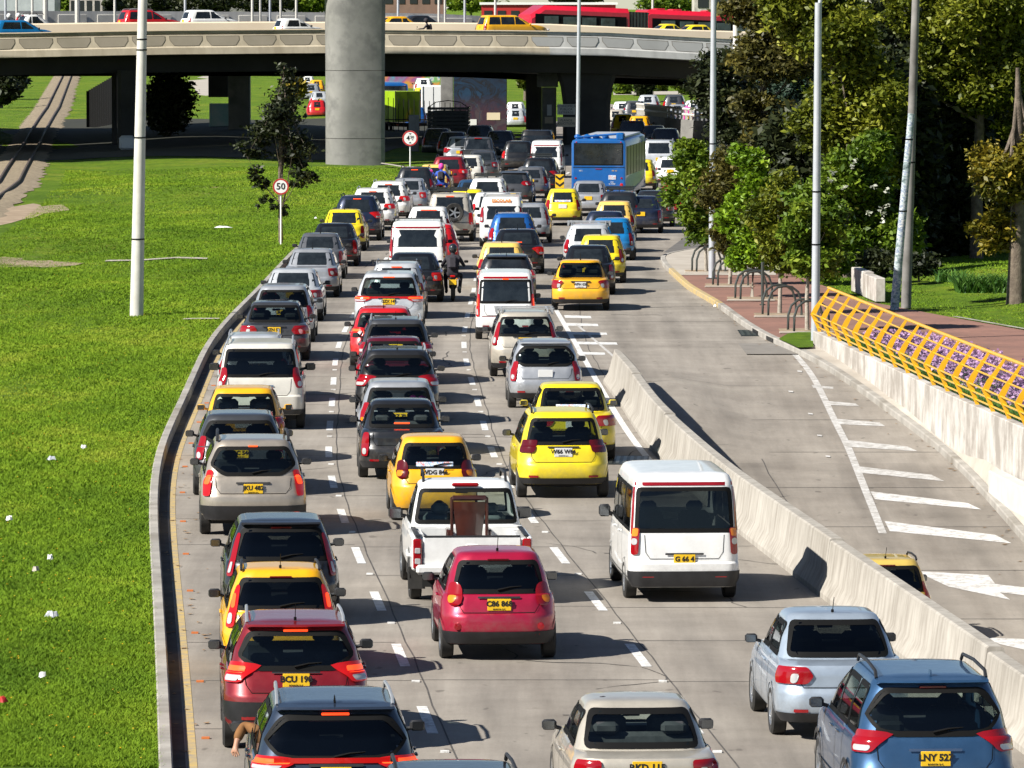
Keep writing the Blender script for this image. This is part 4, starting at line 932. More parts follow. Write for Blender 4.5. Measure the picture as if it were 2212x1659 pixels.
# ------------------------------------------------------------------ shared wheel and mirror meshes
_c = {}
def cached(key, fn):
    if key not in _c: _c[key] = fn()
    return _c[key]
def wheel_mesh(r, lod):
    n = 24 if lod == 0 else 14
    return MB().lathe([(r * .62, -.085), (r * .9, -.095), (r, -.07), (r * 1.005, 0), (r, .07), (r * .9, .095), (r * .62, .085)], n).mesh('tyre', M['tyre'])
def rim_mesh(r, lod):
    mb = MB(); q = r * .64; n = 20 if lod == 0 else 12
    mb.lathe([(q, .02), (q, .088), (q * .93, .08), (q * .9, .05)], n)
    if lod > 0: mb.lathe([(q * .9, .06), (0.001, .07)], n); return mb.mesh('rim', M['rim'])
    mb.lathe([(q * .22, .045), (q * .2, .075), (.001, .078)], 10)
    for k in range(5):
        a = 2 * math.pi * k / 5; c, s_ = math.cos(a), math.sin(a); u = Vector((0, c, s_)); v = Vector((0, -s_, c)); X = Vector((1, 0, 0))
        P = [u * q * .15 - v * q * .13 + X * .07, u * q * .15 + v * q * .13 + X * .07, u * q * .95 + v * q * .11 + X * .078, u * q * .95 - v * q * .11 + X * .078]
        mb.add(P + [p - X * .03 for p in P], [(0, 1, 2, 3), (0, 3, 7, 4), (1, 5, 6, 2), (4, 7, 6, 5)])
    return mb.mesh('rim', M['rim'])
def well_mesh(r): return MB().lathe([(r * .9, .0), (.001, .0)], 16).mesh('well_disc', M['hub'])  # black disc behind the spokes, the well's dark put into its colour
def mirror_mesh(lod):
    mb = MB(); mb.box((.095, 0, .0), (.19, .11, .135), bev=.032); mb.tube([(-.06, .0, -.05), (.05, 0, -.02)], .028, 6); return mb
def seats_mesh(sh, kind, cabr):
    z0 = .62; mb = MB(); w = sh.W * .5; yc0, yf = cabr; H = sh.H
    floor = z0; fr = yf - 1.55; bk = max(yc0 + .45, fr - 1.0)
    mb.box((0, (yc0 + yf) / 2 - .2, floor - .02), (w * 1.7, yf - yc0 - .5, .04))
    for sx in (-1, 1):
        x = sx * w * .42
        mb.box((x, fr, floor + .30), (w * .56, .16, .62), rx=-.18, bev=.06); mb.box((x, fr - .06, floor + .68), (w * .30, .11, .17), rx=-.1, bev=.05)
    mb.box((0, bk, floor + .20), (w * 1.55, .16, .5), rx=-.2, bev=.06)
    for sx in (-1, 1): mb.box((sx * w * .45, bk - .05, floor + .50), (w * .34, .10, .14), bev=.04)
    mb.box((0, yf - .42, floor + .25), (w * 1.7, .4, .22), bev=.05)
    mb.box((0, yf - .78, H - .26), (.2, .03, .06), bev=.01)
    return mb
def interpz(A, i, y): return float(np.interp(y, A[:, i], A[:, 0]))
# tail light outlines: list of (z fraction start.., qa, qb) given relative: z in m, q measured from body edge inward (negative wraps round the corner)
TL = dict(
    slim=[(-.085, -.12, .26), (-.02, -.15, .40), (.04, -.15, .40), (.065, -.13, .24)],
    vert=[(-.28, -.02, .13), (-.05, -.03, .15), (.16, -.02, .11)],
    high=[(-.26, -.03, .11), (.02, -.04, .10), (.30, .0, .06)], vanlow=[(-.21, .0, .12), (.20, .0, .12)],
    block=[(-.13, -.06, .26), (.10, -.06, .26)],
    wide=[(-.10, -.14, .34), (0, -.16, .40), (.10, -.16, .30)],
    eye=[(-.11, -.12, .14), (-.02, -.15, .22), (.09, -.15, .28), (.12, -.14, .18)],
    round=[(-.16, .02, .15), (0, -.03, .20), (.16, .02, .15)],
    tall=[(-.34, -.03, .085), (.0, -.03, .075), (.28, -.02, .05)],
    wing=[(-.13, -.11, .16), (-.05, -.13, .22), (.02, -.14, .30), (.08, -.14, .36), (.11, -.12, .16)])
def make_vehicle(kind, name, col, lod=0, L=None, W=None, H=None, tl='vert', tz=None, lit=0, plate='y', ptext=None, glas='tint', rails=None, rack=0, ant=0, fin=0, brake=0, brakepos=None, dark=1, spare=0, wiper=None, sticker=0, clr=None, wh=None, wtop=None, rev=1, mirror='black', bars=0, redtrim=0, spoiler=0, seatm='seat', gap=1, midbar=0, arch=0, pz_=None, ro=None, hand=1, roofc=None, **kw):
    d = DEF['pickup' if kind == 'pickup' else kind]; L = L or d['L']; W = W or d['W']; H = H or d['H']; r = wh or d['r']; ro = ro or d['ro']; fo = d['fo']
    sh = Shape('pickupcab' if kind == 'pickup' else kind, L, W, H, clr or (.24 if kind in ('hatch', 'sedan', 'van') else .27))
    root = empty(name); pm = PC[col] if isinstance(col, str) else col; w = W / 2; low, cab = sh.low, sh.cab
    b = float(low[-1, 0]); oy = -ro
    def P_(mb, nm, mt, par=root, smooth=35, **tg): 
        mb.v = [(v[0], v[1] + oy, v[2]) for v in mb.v]; return mb.obj(nm, mt, par, smooth=smooth, **tg)
    nn = (12, 5, 30, 4, 8) if lod == 0 else ((6, 3, 10, 3, 4) if lod == 1 else (3, 2, 5, 2, 2))
    # window outlines on the cabin
    cz0, cz1 = cab[0, 0], cab[-1, 0]; wa = float(np.interp(cz0 + .05, cab[:, 0], cab[:, 1])); wb = float(cab[-2, 1])
    rw0 = cz0 + (.03 if kind != 'sedan' else .04) + kw.get('wlow', 0); rw1 = (wtop or (H - .15 if kind in ('hatch', 'suv', 'box') else H - .11))
    if kind == 'van': rw1 = wtop or H - .30
    ia = kw.get('wins', .085 if kind in ('hatch', 'suv') else .075); rwin = [(rw0, -(wa - ia), wa - ia), (rw1, -(wb - ia * .62), wb - ia * .62)]
    if kw.get('wshape') == 'hex': zm = rw0 + (rw1 - rw0) * .38; rwin = [(rw0, -(wa - .32), wa - .32), (zm, -(wa - .09), wa - .09), (rw1, -(wb - .08), wb - .08)]
    if kw.get('wshape') == 'cat': zm = rw0 + (rw1 - rw0) * .45; rwin = [(rw0, -(wa - .36), wa - .36), (rw0 + .06, -(wa - .2), wa - .2), (zm, -(wa - .06), wa - .06), (rw1, -(wb - .12), wb - .12)]
    if kw.get('wshape') == 'oval': zm = (rw0 + rw1) / 2; rwin = [(rw0, -(wa - .24), wa - .24), (rw0 + .08, -(wa - .10), wa - .10), (zm, -(wa - .08), wa - .08), (rw1, -(wb - .14), wb - .14)]
    side_r = lambda z: float(np.interp(z, cab[:, 0], cab[:, 2] + cab[:, 4]))
    side_f = lambda z: float(np.interp(z, cab[:, 0], cab[:, 3])) - .16
    sz0, sz1 = cz0 + .03, H - .13
    if kind == 'van': sz1 = H - .27
    ymid = (side_r(sz0) + side_f(sz0)) / 2 + .1; wins = []
    def sw(ya0, ya1, yb0, yb1): wins.append([(sz0, ya0, yb0), (sz1, ya1, yb1)])
    if kind == 'sedan': e0 = side_r(sz0) - .02; sw(e0 + .12, side_r(sz1) - .02, ymid - .04, ymid - .04); sw(ymid + .04, ymid + .04, side_f(sz0) - .05, side_f(sz1) - .02)
    elif kind == 'pickup': ym = L - 2.75; sw(1.98, 2.15, ym - .04, ym - .04); sw(ym + .04, ym + .04, side_f(sz0) - .05, side_f(sz1))
    elif kind == 'hatch': sw(side_r(sz0) + .16, side_r(sz1) + .22, ymid - .04, ymid - .04); sw(ymid + .04, ymid + .04, side_f(sz0) - .05, side_f(sz1) - .02)
    else:
        a0 = side_r(sz0); f0 = side_f(sz0); t1, t2 = a0 + (f0 - a0) * .30, a0 + (f0 - a0) * .63
        sw(a0 + .05, side_r(sz1) + .02, t1 - .04, t1 - .04); sw(t1 + .03, t1 + .03, t2 - .04, t2 - .04); sw(t2 + .03, t2 + .03, f0 - .05, side_f(sz1) - .02)
    fw = float(np.interp(cz0, cab[:, 0], cab[:, 1])) - .07; fwin = [(cz0 + .04, -fw, fw), (H - .13, -(wb - .04), wb - .04)]
    see = lod == 0 and glas != 'opaque'
    # ---- body
    A = [list(x) for x in low]; half = [sh.outline(x, nn) for x in A]; ymax = float(low[:, 3].max()); cowl = cab[0, 3]
    def drop(z, y):
        t = max(0, (y - cowl) / (ymax - cowl)); k = max(0, (z - .5) / (b - .5)); dd = (.20 if kind != 'van' else .10) * k * t ** 1.3
        if kind == 'sedan': t2 = max(0, (cab[0, 2] - y) / cab[0, 2]); dd += .0 * t2
        return z - dd
    rings = [[(x, y, drop(A[i][0], y)) for x, y in h] for i, h in enumerate(half)]
    cr = []
    if lod == 0: zs = list(np.linspace(cz0, cz1, 11))
    elif lod == 1: zs = list(np.linspace(cz0, cz1, 5))
    else: zs = list(np.linspace(cz0, cz1, 3))
    crow = [[z] + sh.p(z, True) for z in zs]; chalf = [sh.outline(x, nn) for x in crow]
    # shoulder between body and cabin
    k_ = len(half[-1]); mid = []
    for (x0, y0, z0), (x1, y1) in zip(rings[-1], chalf[0]): mid.append(((x0 + x1) / 2, (y0 + y1) / 2, (z0 * .35 + cz0 * .65) + (.02 if abs(y1 - y0) > .2 else 0)))
    if kind == 'sedan': mid = [(x, y, z + (.005 if y < 1 else 0)) for x, y, z in mid]
    rings.append(mid)
    ncab0 = len(rings)
    for h, z in zip(chalf, zs): rings.append([(x, y, z) for x, y in h])
    ncab1 = len(rings) - 1
    topo = crow[-1]; cy = (topo[2] + topo[3]) / 2
    for ins, dz in ((.04, .028), (.11, .042), (.30, .053)):
        rr = [topo[0] + dz, topo[1] - ins, topo[2] + ins * 1.0, topo[3] - ins * 1.0, max(.05, topo[4] - ins * .4), max(.05, topo[5] - ins * .4), topo[6] * .8]; rr[4] = min(rr[4], rr[1] * .8); rr[5] = min(rr[5], rr[1] * .8)
        rings.append([(x, y, rr[0]) for x, y in sh.outline(rr, nn)])
    full = []
    for rg in rings: full.append(rg + [(-x, y, z) for x, y, z in rg[::-1][1:-1]])
    nc = len(full[0]); mb = MB(); mb.v = [v for rg in full for v in rg]
    n_rear = nn[0] + nn[1]
    def inrow(rw, z, q, k=-.004):
        zz = [p[0] for p in rw]
        if z < zz[0] - k or z > zz[-1] + k: return False
        return np.interp(z, zz, [p[1] for p in rw]) - k < q < np.interp(z, zz, [p[2] for p in rw]) + k
    for i in range(len(full) - 1):
        for k in range(nc):
            k2 = (k + 1) % nc
            if see and ncab0 <= i < ncab1:
                pts = [full[i][k], full[i][k2], full[i + 1][k], full[i + 1][k2]]; x = sum(p[0] for p in pts) / 4; y = sum(p[1] for p in pts) / 4; z = sum(p[2] for p in pts) / 4
                j = min(k, nc - 1 - k)
                ww, yr, yf, rR, rF, bR = sh.p(z, True)
                if j < n_rear - 1:
                    q = abs(x) / sh.tx(1, y)
                    if q > ww - rR: q = ww - rR + rR * math.asin(min(1, (q - ww + rR) / rR))
                    if inrow(rwin, z, q): continue
                elif n_rear <= j < n_rear + nn[2]:
                    if any(inrow(s_, z, y) for s_ in wins): continue
                elif inrow(fwin, z, abs(x)): continue
            mb.f.append((i * nc + k, i * nc + k2, (i + 1) * nc + k2, (i + 1) * nc + k)); mb.m.append(0)
    t0 = (len(full) - 1) * nc; hl = len(rings[0])
    for k in range(hl - 1):
        if k == 0: mb.f.append((t0, t0 + 1, t0 + nc - 1)); mb.m.append(0)
        elif k == hl - 2: mb.f.append((t0 + k, t0 + k + 1, t0 + nc - k)); mb.m.append(0)
        else: mb.f.append((t0 + k, t0 + k + 1, t0 + nc - k - 1, t0 + nc - k)); mb.m.append(0)
    body = P_(mb, 'body', pm, smooth=42)
    # ---- glass
    gm_ = M['opaque_glass'] if not see else M[{'tint': 'tint', 'clear': 'clear', 'dark': 'darkglass'}[glas]]
    fr_ = lambda q, z, o: sh.rear(q, z, True, o)
    def window(nm, fn, rw, n=8, nu=10, flip=False, mt=None, seal=.045, g=None):
        rr = rows(rw, n, .06 if lod == 0 else .03); G_ = patch(fn, rr, nu, .006); G_ = [r_[::-1] for r_ in G_] if flip else G_
        ob = P_(MB().grid(G_), nm, g or gm_)
        if lod == 0 and seal:
            a_ = perim(fn, rows(fit(rw, .026), n, .08), .009); c_ = perim(fn, rows(fit(rw, -.036), n, .04), .009)
            sb = MB().grid([a_, c_] if flip else [c_, a_], close=True); sb.v = [(v[0], v[1] + oy, v[2]) for v in sb.v]; sb.obj('window_seal', M['seal'], ob)
        return ob
    if lod < 2: rows_n = 8 if lod == 0 else 3
    else: rows_n = 3
    nu_ = 12 if lod == 0 else (6 if lod == 1 else 3)
    rwo = window('rear_window', fr_, rwin, rows_n, nu_)
    sides = (-1, 1)
    for sg in sides:
        for s_ in wins: window('side_window', lambda y, z, o, sg=sg: sh.side(y, z, True, sg, o), s_, rows_n, 6 if lod == 0 else 3, flip=sg < 0, g=(M['tint'] if see and glas == 'clear' else None))
    window('windshield', lambda q, z, o: sh.front(q, z, True, o), fwin, rows_n, nu_, flip=True, g=(M['clear'] if see else None))
    if see: 
        sm = seats_mesh(sh, kind, (float(cab[0, 2]), float(cab[0, 3]))); P_(sm, 'seats', M[seatm])
    # ---- lower trim
    if dark and kind != 'pickup':
        hgt = {1: .11, 2: .24, 3: .34, 4: .17}[dark]; z0 = float(low[0, 0]) + .01
        fn = lambda q, z, o: sh.rear(q, z, False, o); wq = w + .1
        ob = P_(MB().grid(patch(fn, [(z0, -wq, wq), (z0 + hgt * .5, -wq - .05, wq + .05), (z0 + hgt, -wq - .08, wq + .08)], 40 if lod == 0 else 12, .014)), 'bumper_trim', M['trim'])
        if dark >= 2 and lod < 2:
            for sg in sides: P_(MB().grid([r_[::sg] for r_ in patch(lambda y, z, o: sh.side(y, z, False, sg, o), [(z0, .25, L - .3), (z0 + hgt * .55, .25, L - .3)], 6, .010)]), 'sill_trim', M['trim'])
    P_(MB().box((0, L / 2 + (.3 if kind == 'pickup' else 0), .30), (W * .80, L * .88, .16)), 'underbody', M['hub'], smooth=0)
    # ---- wheels
    for y in (ro, L - fo):
        for sg in sides:
            x = sg * (sh.tx(w, y) - .088)
            wo = link('wheel', cached(('w', round(r, 3), min(lod, 1)), lambda: wheel_mesh(r, min(lod, 1))), root, (x, y + oy, r)); wo.rotation_euler = (0, 0, 0 if sg > 0 else math.pi)
            if lod < 2: link('rim', cached(('r', round(r, 3), lod), lambda: rim_mesh(r, lod)), wo)
            if lod == 0: link('well_disc', cached(('d', round(r, 3)), lambda: well_mesh(r)), wo)
            # arch: flat black patch standing in for the shaded opening, with a slim lip
            if lod < 2:
                am = MB(); n = 14 if lod == 0 else 8; R0, R1 = r * .60, r + .055; X = lambda yy, zz: sh.side(yy, min(max(zz, low[0, 0]), b), False, 1)[0] + .003
                zc = r; top = [(y + R1 * math.cos(math.pi * k / n), zc + R1 * math.sin(math.pi * k / n)) for k in range(n + 1)]
                if kind == 'pickup' and y < 2: X = lambda yy, zz: w + .004
                vs = [(X(yy, zz), yy, zz) for yy, zz in top] + [(X(yy, zz), yy, zz) for yy, zz in [(y + R0 * .3 * math.cos(math.pi * k / n), zc * .8 + R0 * .3 * math.sin(math.pi * k / n)) for k in range(n + 1)]]
                vs = [(sg * v[0], v[1], v[2]) for v in vs]
                am.add(vs, [((k, k + 1, n + 2 + k, n + 1 + k) if sg > 0 else (n + 1 + k, n + 2 + k, k + 1, k)) for k in range(n)])
                P_(am, 'wheel_arch', M['hub'], smooth=0)
                if arch or lod == 0:
                    R2 = R1 + (.05 if arch else .02); xo = .02 if arch else .008; vv = [(X(y + q * math.cos(math.pi * k / n), zc + q * math.sin(math.pi * k / n)) + xo, y + q * math.cos(math.pi * k / n), zc + q * math.sin(math.pi * k / n)) for q in (R1 - .012, R2) for k in range(n + 1)]
                    vv = [(sg * v[0], v[1], v[2]) for v in vv]
                    P_(MB().add(vv, [((n + 1 + k, n + 2 + k, k + 1, k) if sg > 0 else (k, k + 1, n + 2 + k, n + 1 + k)) for k in range(n)]), 'arch_lip', M['trim'] if arch else pm)
    # ---- tail lights
    if kind != 'pickup':
        tzc = tz or {'hatch': b - .10, 'suv': b - .06, 'box': b - .10, 'van': 1.0, 'sedan': b - .13}[kind]
        base = TL[tl]; tzc = min(tzc, b - .025 - base[-1][0]) if kind == 'sedan' else tzc; lz0, lz1 = tzc + base[0][0], tzc + base[-1][0]
        def edge(z): 
            cabz = z > b; ww, yr, yf, rR, rF, bR = sh.p(z, cabz); return ww - rR + rR * .9
        for sg in sides:
            def fn(q, z, o, sg=sg):
                cabz = z > b; return sh.rear(q, z, cabz, o + (.012 if not cabz else .006))
            def tr(rw): return [(tzc + z, (edge(tzc + z) - bb) if sg > 0 else -(edge(tzc + z) - aa), (edge(tzc + z) - aa) if sg > 0 else -(edge(tzc + z) - bb)) for z, aa, bb in rw]
            lm = M['lenslit'] if lit else M['lens' if kw.get('lens', 1) else 'lensdark']
            rr = rows(tr(base), 6 if lod == 0 else 3, .04 if tl != 'round' else .15)
            if tl == 'round': rr = rows([(lz0, tr(base)[1][1], tr(base)[1][2]), (lz1, tr(base)[1][1], tr(base)[1][2])], 5, .155)
            to = P_(MB().grid(patch(fn, rr, 8 if lod == 0 else 4, .012)), 'tail_light', lm)
            if lod < 2 and rev:
                zm = lz0 + (lz1 - lz0) * (.18 if kw.get('revlow', 1) else .4); hz = (lz1 - lz0) * .13
                rb = tr([(lz0 - tzc + (lz1 - lz0) * .08, base[0][1] + .03, base[0][2] - .03), (lz0 - tzc + (lz1 - lz0) * .34, base[0][1] + .03, (base[0][2] + base[1][2]) / 2 - .04)])
                if tl == 'vanlow': rb = tr([(-.06, .015, .105), (.04, .015, .105)])
                if tl in ('block', 'wide', 'eye'): rb = tr([(-.09, .12, .20), (.03, .12, .22)])
                if tl == 'round': rb = tr([(-.12, .04, .14), (-.02, .02, .16)])
                if rev == 2: rb = tr([(lz0 - tzc + .03, .02, .09), (lz0 - tzc + .16, .01, .10)])
                if kw.get('toplens'):
                    rt = tr([(.07, .015, .105), (.19, .015, .105)]); sq = MB().grid(patch(fn, rows(rt, 3, .02), 4, .018)); sq.v = [(v[0], v[1] + oy, v[2]) for v in sq.v]; sq.obj('indicator', M['lenso'], to)
                sb = MB().grid(patch(fn, rows(rb, 3, .04), 4, .018)); sb.v = [(v[0], v[1] + oy, v[2]) for v in sb.v]; sb.obj('reverse_lens', M['lenso'] if rev == 3 else M['lensw'], to)
            if lod == 0 and lit:
                rb = tr([(base[-1][0] - (lz1 - lz0) * .55, base[1][1] + .03, base[1][2] - .04), (base[-1][0] - (lz1 - lz0) * .2, base[1][1] + .03, base[1][2] - .05)])
                sb = MB().grid(patch(fn, rows(rb, 3, .03), 4, .019)); sb.v = [(v[0], v[1] + oy, v[2]) for v in sb.v]; sb.obj('lit_bulb', M['lamp'], to)
        if midbar: P_(MB().grid(patch(lambda q, z, o: sh.rear(q, z, False, o), rows([(tzc - .005, -w * .72, w * .72), (tzc + .055, -w * .72, w * .72)], 3, .01), 14, .016)), 'light_bar', M['lenslit' if lit else 'lensdark'])
        if lod < 2 and dark:
            for sg in sides: P_(MB().grid(patch(lambda q, z, o: sh.rear(q, z, False, o), rows([(low[0, 0] + .13, sg * w * .66 - .09, sg * w * .66 + .09), (low[0, 0] + .17, sg * w * .66 - .09, sg * w * .66 + .09)], 3, .01), 3, .012)), 'reflector', M['lens'])
        if kw.get('fog'):
            for sg in sides: P_(MB().lathe([(.055, 0), (.05, .02), (.001, .025)], 12, Matrix.Translation(sh.rear(sg * (w - .22), .49, False, .0)) @ Matrix.Rotation(-math.pi / 2, 4, 'Z')), 'fog_light', M['lens'])
    # ---- tailgate: gaps, plate, handle
    fl = lambda q, z, o: sh.rear(q, z, False, o)
    pzc = pz_ or {'hatch': .80, 'suv': .90, 'box': .86, 'van': .78, 'sedan': .78, 'pickup': .62}[kind]
    if lod == 0 and kind != 'pickup' and gap:
        gp = MB(); g0 = .675 if kind in ('hatch', 'sedan', 'van') else .745; ge = lambda z: (w * .66 if z < .75 else w * .74)
        if kind == 'sedan': ge = lambda z: w * .62
        gt = (b - .02)
        def line(pts, wd=.010):
            for (qa, za), (qb, zb) in zip(pts[:-1], pts[1:]):
                if abs(zb - za) < .01: gp.grid(patch(fl, [(za - wd / 2, qa, qb), (za + wd / 2, qa, qb)] if qb > qa else [(za - wd / 2, qb, qa), (za + wd / 2, qb, qa)], 14, .004))
                else: gp.grid(patch(fl, [(za + (zb - za) * k / 4, qa + (qb - qa) * k / 4 - wd / 2, qa + (qb - qa) * k / 4 + wd / 2) for k in range(5)], 1, .004))
        line([(-w * .62, g0), (w * .62, g0)]); 
        for sg in sides: line([(sg * w * .62, g0), (sg * w * .70, g0 + .1), (sg * w * (.72 if kind != 'sedan' else .68), gt)] )
        P_(gp, 'tailgate_gap', M['seal'], smooth=0)
        # bumper crease and handle bar above the plate
        if hand: P_(MB().grid(patch(fl, rows([(pzc + .075, -.30, .30), (pzc + .105, -.30, .30)], 3, .01), 8, .02)), 'tailgate_handle', M['chrome'] if kw.get('chrome') else (M['trim'] if kw.get('handdark', 1) else pm))
        sdm = MB()
        for sg in sides:
            for yy in (ymid, side_f(sz0) - .12, (ro + r + .14)):
                P__ = [[sh.side(yy - .006, z, False, sg, .004), sh.side(yy + .006, z, False, sg, .004)][::sg] for z in np.linspace(low[0, 0] + .12, b - .01, 6)]; sdm.grid(P__)
        P_(sdm, 'door_gap', M['seal'], smooth=0)
        for sg in sides:
            for yy in (ymid - .22, side_f(sz0) - .95 if kind != 'pickup' else side_f(sz0) - .9):
                c = sh.side(yy, b - .09, False, sg, .015); P_(MB().box(c, (.03, .17, .03), bev=.01), 'door_handle', M['chrome'] if kw.get('chrome') else pm)
    if plate and lod < 2 or plate == 'y':
        c = fl(0, pzc, .0); yy = c.y - .018 if kind != 'pickup' else .0 - .02; pl_ = P_(MB().box((0, yy, pzc), (.33, .012, .165), bev=.004), 'number_plate', M['plate_' + plate] if plate else M['plate_y'])
        if lod == 0 and not ptext and plate == 'y': ptext = '%s%s%s %d' % (*[random.choice('BCDHJKRSUZ') for _ in range(3)], random.randint(102, 987))
        if lod == 0 and ptext: 
            txt(ptext, .105, M['black'], pl_, Matrix.Translation((0, yy + oy - .008, pzc + .012)) @ FACE, bold=.004); txt(kw.get('city', 'BOGOTA D.C.'), .028, M['black'], pl_, Matrix.Translation((0, yy + oy - .008, pzc - .062)) @ FACE)
        elif lod == 1 and ptext: txt(ptext, .10, M['black'], pl_, Matrix.Translation((0, yy + oy - .008, pzc)) @ FACE, bold=.004)
    # ---- mirrors
    my = side_f(sz0) - .10; mx_ = sh.side(my, b - .02, False, 1)[0]
    for sg in sides:
        mo = link('side_mirror', cached(('mir', mirror), lambda: mirror_mesh(lod).mesh('side_mirror', M['trim'] if mirror == 'black' else pm) if mirror == 'black' else mirror_mesh(lod).mesh('side_mirror', pm)) if mirror == 'black' else mirror_mesh(lod).mesh('side_mirror', pm), root, (sg * (mx_ + .03), my + oy, b + .07)); msz = kw.get('msz', 1) * .88; mo.scale = (sg * msz, msz, msz * kw.get('mtall', 1))
        if lod == 0:
            mg = MB().box((.105, -.068, 0), (.15, .008, .11), bev=.003).obj('mirror_glass', M['mirror'], mo)
    # ---- extras
    ztop = lambda y: H - .012
    yr_, yf_ = float(cab[-1, 2]), float(cab[-1, 3])
    if rails:
        rm = M['railsilver'] if rails == 's' else M['trim']; hx = float(cab[-1, 1]) - .03; tall = kw.get('railh', .05)
        for sg in sides:
            pts = [(sg * hx, yr_ + .10, H - .03), (sg * hx, yr_ + .2, H + tall * .7), (sg * (hx - .01), (yr_ + yf_) / 2, H + tall + .01), (sg * (hx - .02), yf_ - .22, H + tall * .7), (sg * (hx - .02), yf_ - .10, H - .03)]
            P_(MB().tube(pts, .02 if tall < .08 else .026, 6 if lod == 0 else 4), 'roof_rail', rm)
    if bars:
        for yy in (yr_ + .35, yf_ - .45)[:bars]:
            P_(MB().box((0, yy, H + .06), (W * .86, .06, .035), bev=.01).box((-W * .40, yy, H + .0), (.05, .09, .14)).box((W * .40, yy, H + .0), (.05, .09, .14)), 'roof_bar', M['railsilver'] if bars == 2 else M['trim'])
    if rack:
        mb = MB(); hx = float(cab[-1, 1]) - .06
        for k in range(6): mb.tube([(-hx, yr_ + .2 + k * .26, H + .09), (hx, yr_ + .2 + k * .26, H + .09)], .015, 4)
        for zz in (.09, .17):
            mb.tube([(-hx, yr_ + .15, H + zz), (hx, yr_ + .15, H + zz), (hx, yf_ - .3, H + zz), (-hx, yf_ - .3, H + zz), (-hx, yr_ + .15, H + zz)], .018, 4)
        for sx in (-hx, 0, hx): mb.tube([(sx, yr_ + .15, H - .01), (sx, yr_ + .15, H + .17)], .014, 4)
        P_(mb, 'roof_rack', M['metal_dark'])
    if ant:
        P_(MB().tube([(0, yr_ + .16, H - .01), (0, yr_ + .16, H + .03)], .018, 6).tube([(0, yr_ + .16, H), (0, yr_ - .02, H + .20)], .005, 4), 'antenna', M['seal'])
    if fin: P_(MB().prism([(-.012, 0), (.012, 0), (.004, .07), (-.004, .07)], yr_ + .12, yr_ + .26, Matrix.Translation((0, 0, H - .012))), 'antenna', M['seal'] if fin == 1 else pm)
    if spoiler and lod < 2:
        sp = MB(); hw = float(cab[-2, 1]) - .05; zt = H - .055
        P = []
        for q in np.linspace(-hw, hw, 9):
            y0 = float(cab[-1, 2]) - .0 + .05 * (q / hw) ** 2; P.append([(q, y0 + .12, zt + .035), (q, y0 - .08, zt + .015), (q, y0 - .10, zt - .01), (q, y0 - .05, zt - .03), (q, y0 + .08, zt - .03)])
        P_(sp.grid(P[::-1]), 'spoiler', M['trim'] if spoiler == 2 else pm)
    if brake is not None and kind != 'pickup':
        if brake or lod == 0:
            zb = (rw1 + .035) if kind in ('hatch', 'suv', 'box', 'van') else rw0 + .06
            if brakepos: zb = brakepos
            hw_ = kw.get('bw', .15); y0 = sh.rear(0, zb, True, .012)
            P_(MB().box((0, y0.y - .005, zb), (hw_ * 2, .03, .028), bev=.006), 'brake_light', M['lamp'] if brake else M['lensdark'])
    if wiper if wiper is not None else (lod == 0 and kind in ('hatch', 'suv', 'box', 'van')):
        a_ = sh.rear(-.02 if not kw.get('wipr') else .05, rw0 + .02, True, .025); c_ = sh.rear(.32, rw0 + .07, True, .025); P_(MB().tube([a_, (a_ + c_) / 2 + Vector((0, 0, .012)), c_], [.016, .012, .006], 5), 'wiper', M['seal'])
    if sticker and lod < 2:
        zz = rw0 + .055; P_(MB().grid(patch(fr_, rows([(zz - .035, -.33, .33), (zz + .04, -.33, .33)], 3, .005), 6, .011)), 'window_sticker', M['sticker'])
    if spare:
        cx_ = .18; cz_ = b + .02; M4 = Matrix.Translation((cx_, -.12, cz_)) @ Matrix.Rotation(-math.pi / 2, 4, 'Z'); rr_ = .36
        so = P_(MB().lathe([(rr_ * .6, -.1), (rr_ * .93, -.12), (rr_, -.08), (rr_, .08), (rr_ * .93, .12), (rr_ * .6, .1)], 22, M4), 'spare_wheel', M['tyre'])
        sr = link('rim', rim_mesh(rr_, 0), so); sr.matrix_local = Matrix.Translation((0, oy, 0)) @ M4
        sr2 = link('well_disc', well_mesh(rr_), so); sr2.matrix_local = Matrix.Translation((0, oy, 0)) @ M4
    if redtrim:
        rr0 = rows(fit(rwin, .035), 6, .05); th = .045
        tp = MB(); z1 = rw1 + .05; wq = rwin[-1][2] + .06
        tp.grid(patch(fr_, [(z1, -wq, wq), (z1 + .05, -wq, wq)], 10, .008))
        zl = tz + .30 if tz else 1.3
        for sg in sides:
            f_ = lambda z: float(np.interp(z, [rwin[0][0], rwin[-1][0]], [rwin[0][2], rwin[-1][2]])) + .055
            rr_ = [(z, sg * f_(z) if sg > 0 else -(f_(z) + .05), (f_(z) + .05) if sg > 0 else -f_(z)) for z in np.linspace(rwin[0][0] - .05, z1 - .02, 6)]
            tp.grid(patch(fr_, rr_, 2, .008))
        if redtrim == 2: tp.grid(patch(fl, [(.615 + .03, -w * .8, w * .8), (.66, -w * .8, w * .8)], 10, .01))
        P_(tp, 'reflective_tape', M['lens'] if redtrim else M['red'])
    if kind == 'pickup':
        bw = W - .02; sz = .56; hz = .42 + sz
        bed = MB(); th = .05; top = 1.04; bot = .52
        for sg in (-1, 1): bed.box((sg * (W / 2 - .04), .86, (top + bot) / 2), (.08, 1.66, top - bot), bev=.025); bed.box((sg * (W / 2 - .15), .90, top - .18), (.16, 1.56, .3), bev=.02)
        bed.box((0, .9, .60), (W - .1, 1.6, .06)); bed.box((0, 1.66, .80), (W - .1, .04, .46))
        P_(bed, 'bed', pm)
        tg_ = MB().box((0, .055, .775), (W - .34, .07, .53), bev=.02); tg_.box((0, .03, .90), (.20, .05, .05), bev=.012); tgo = P_(tg_, 'tailgate', pm)
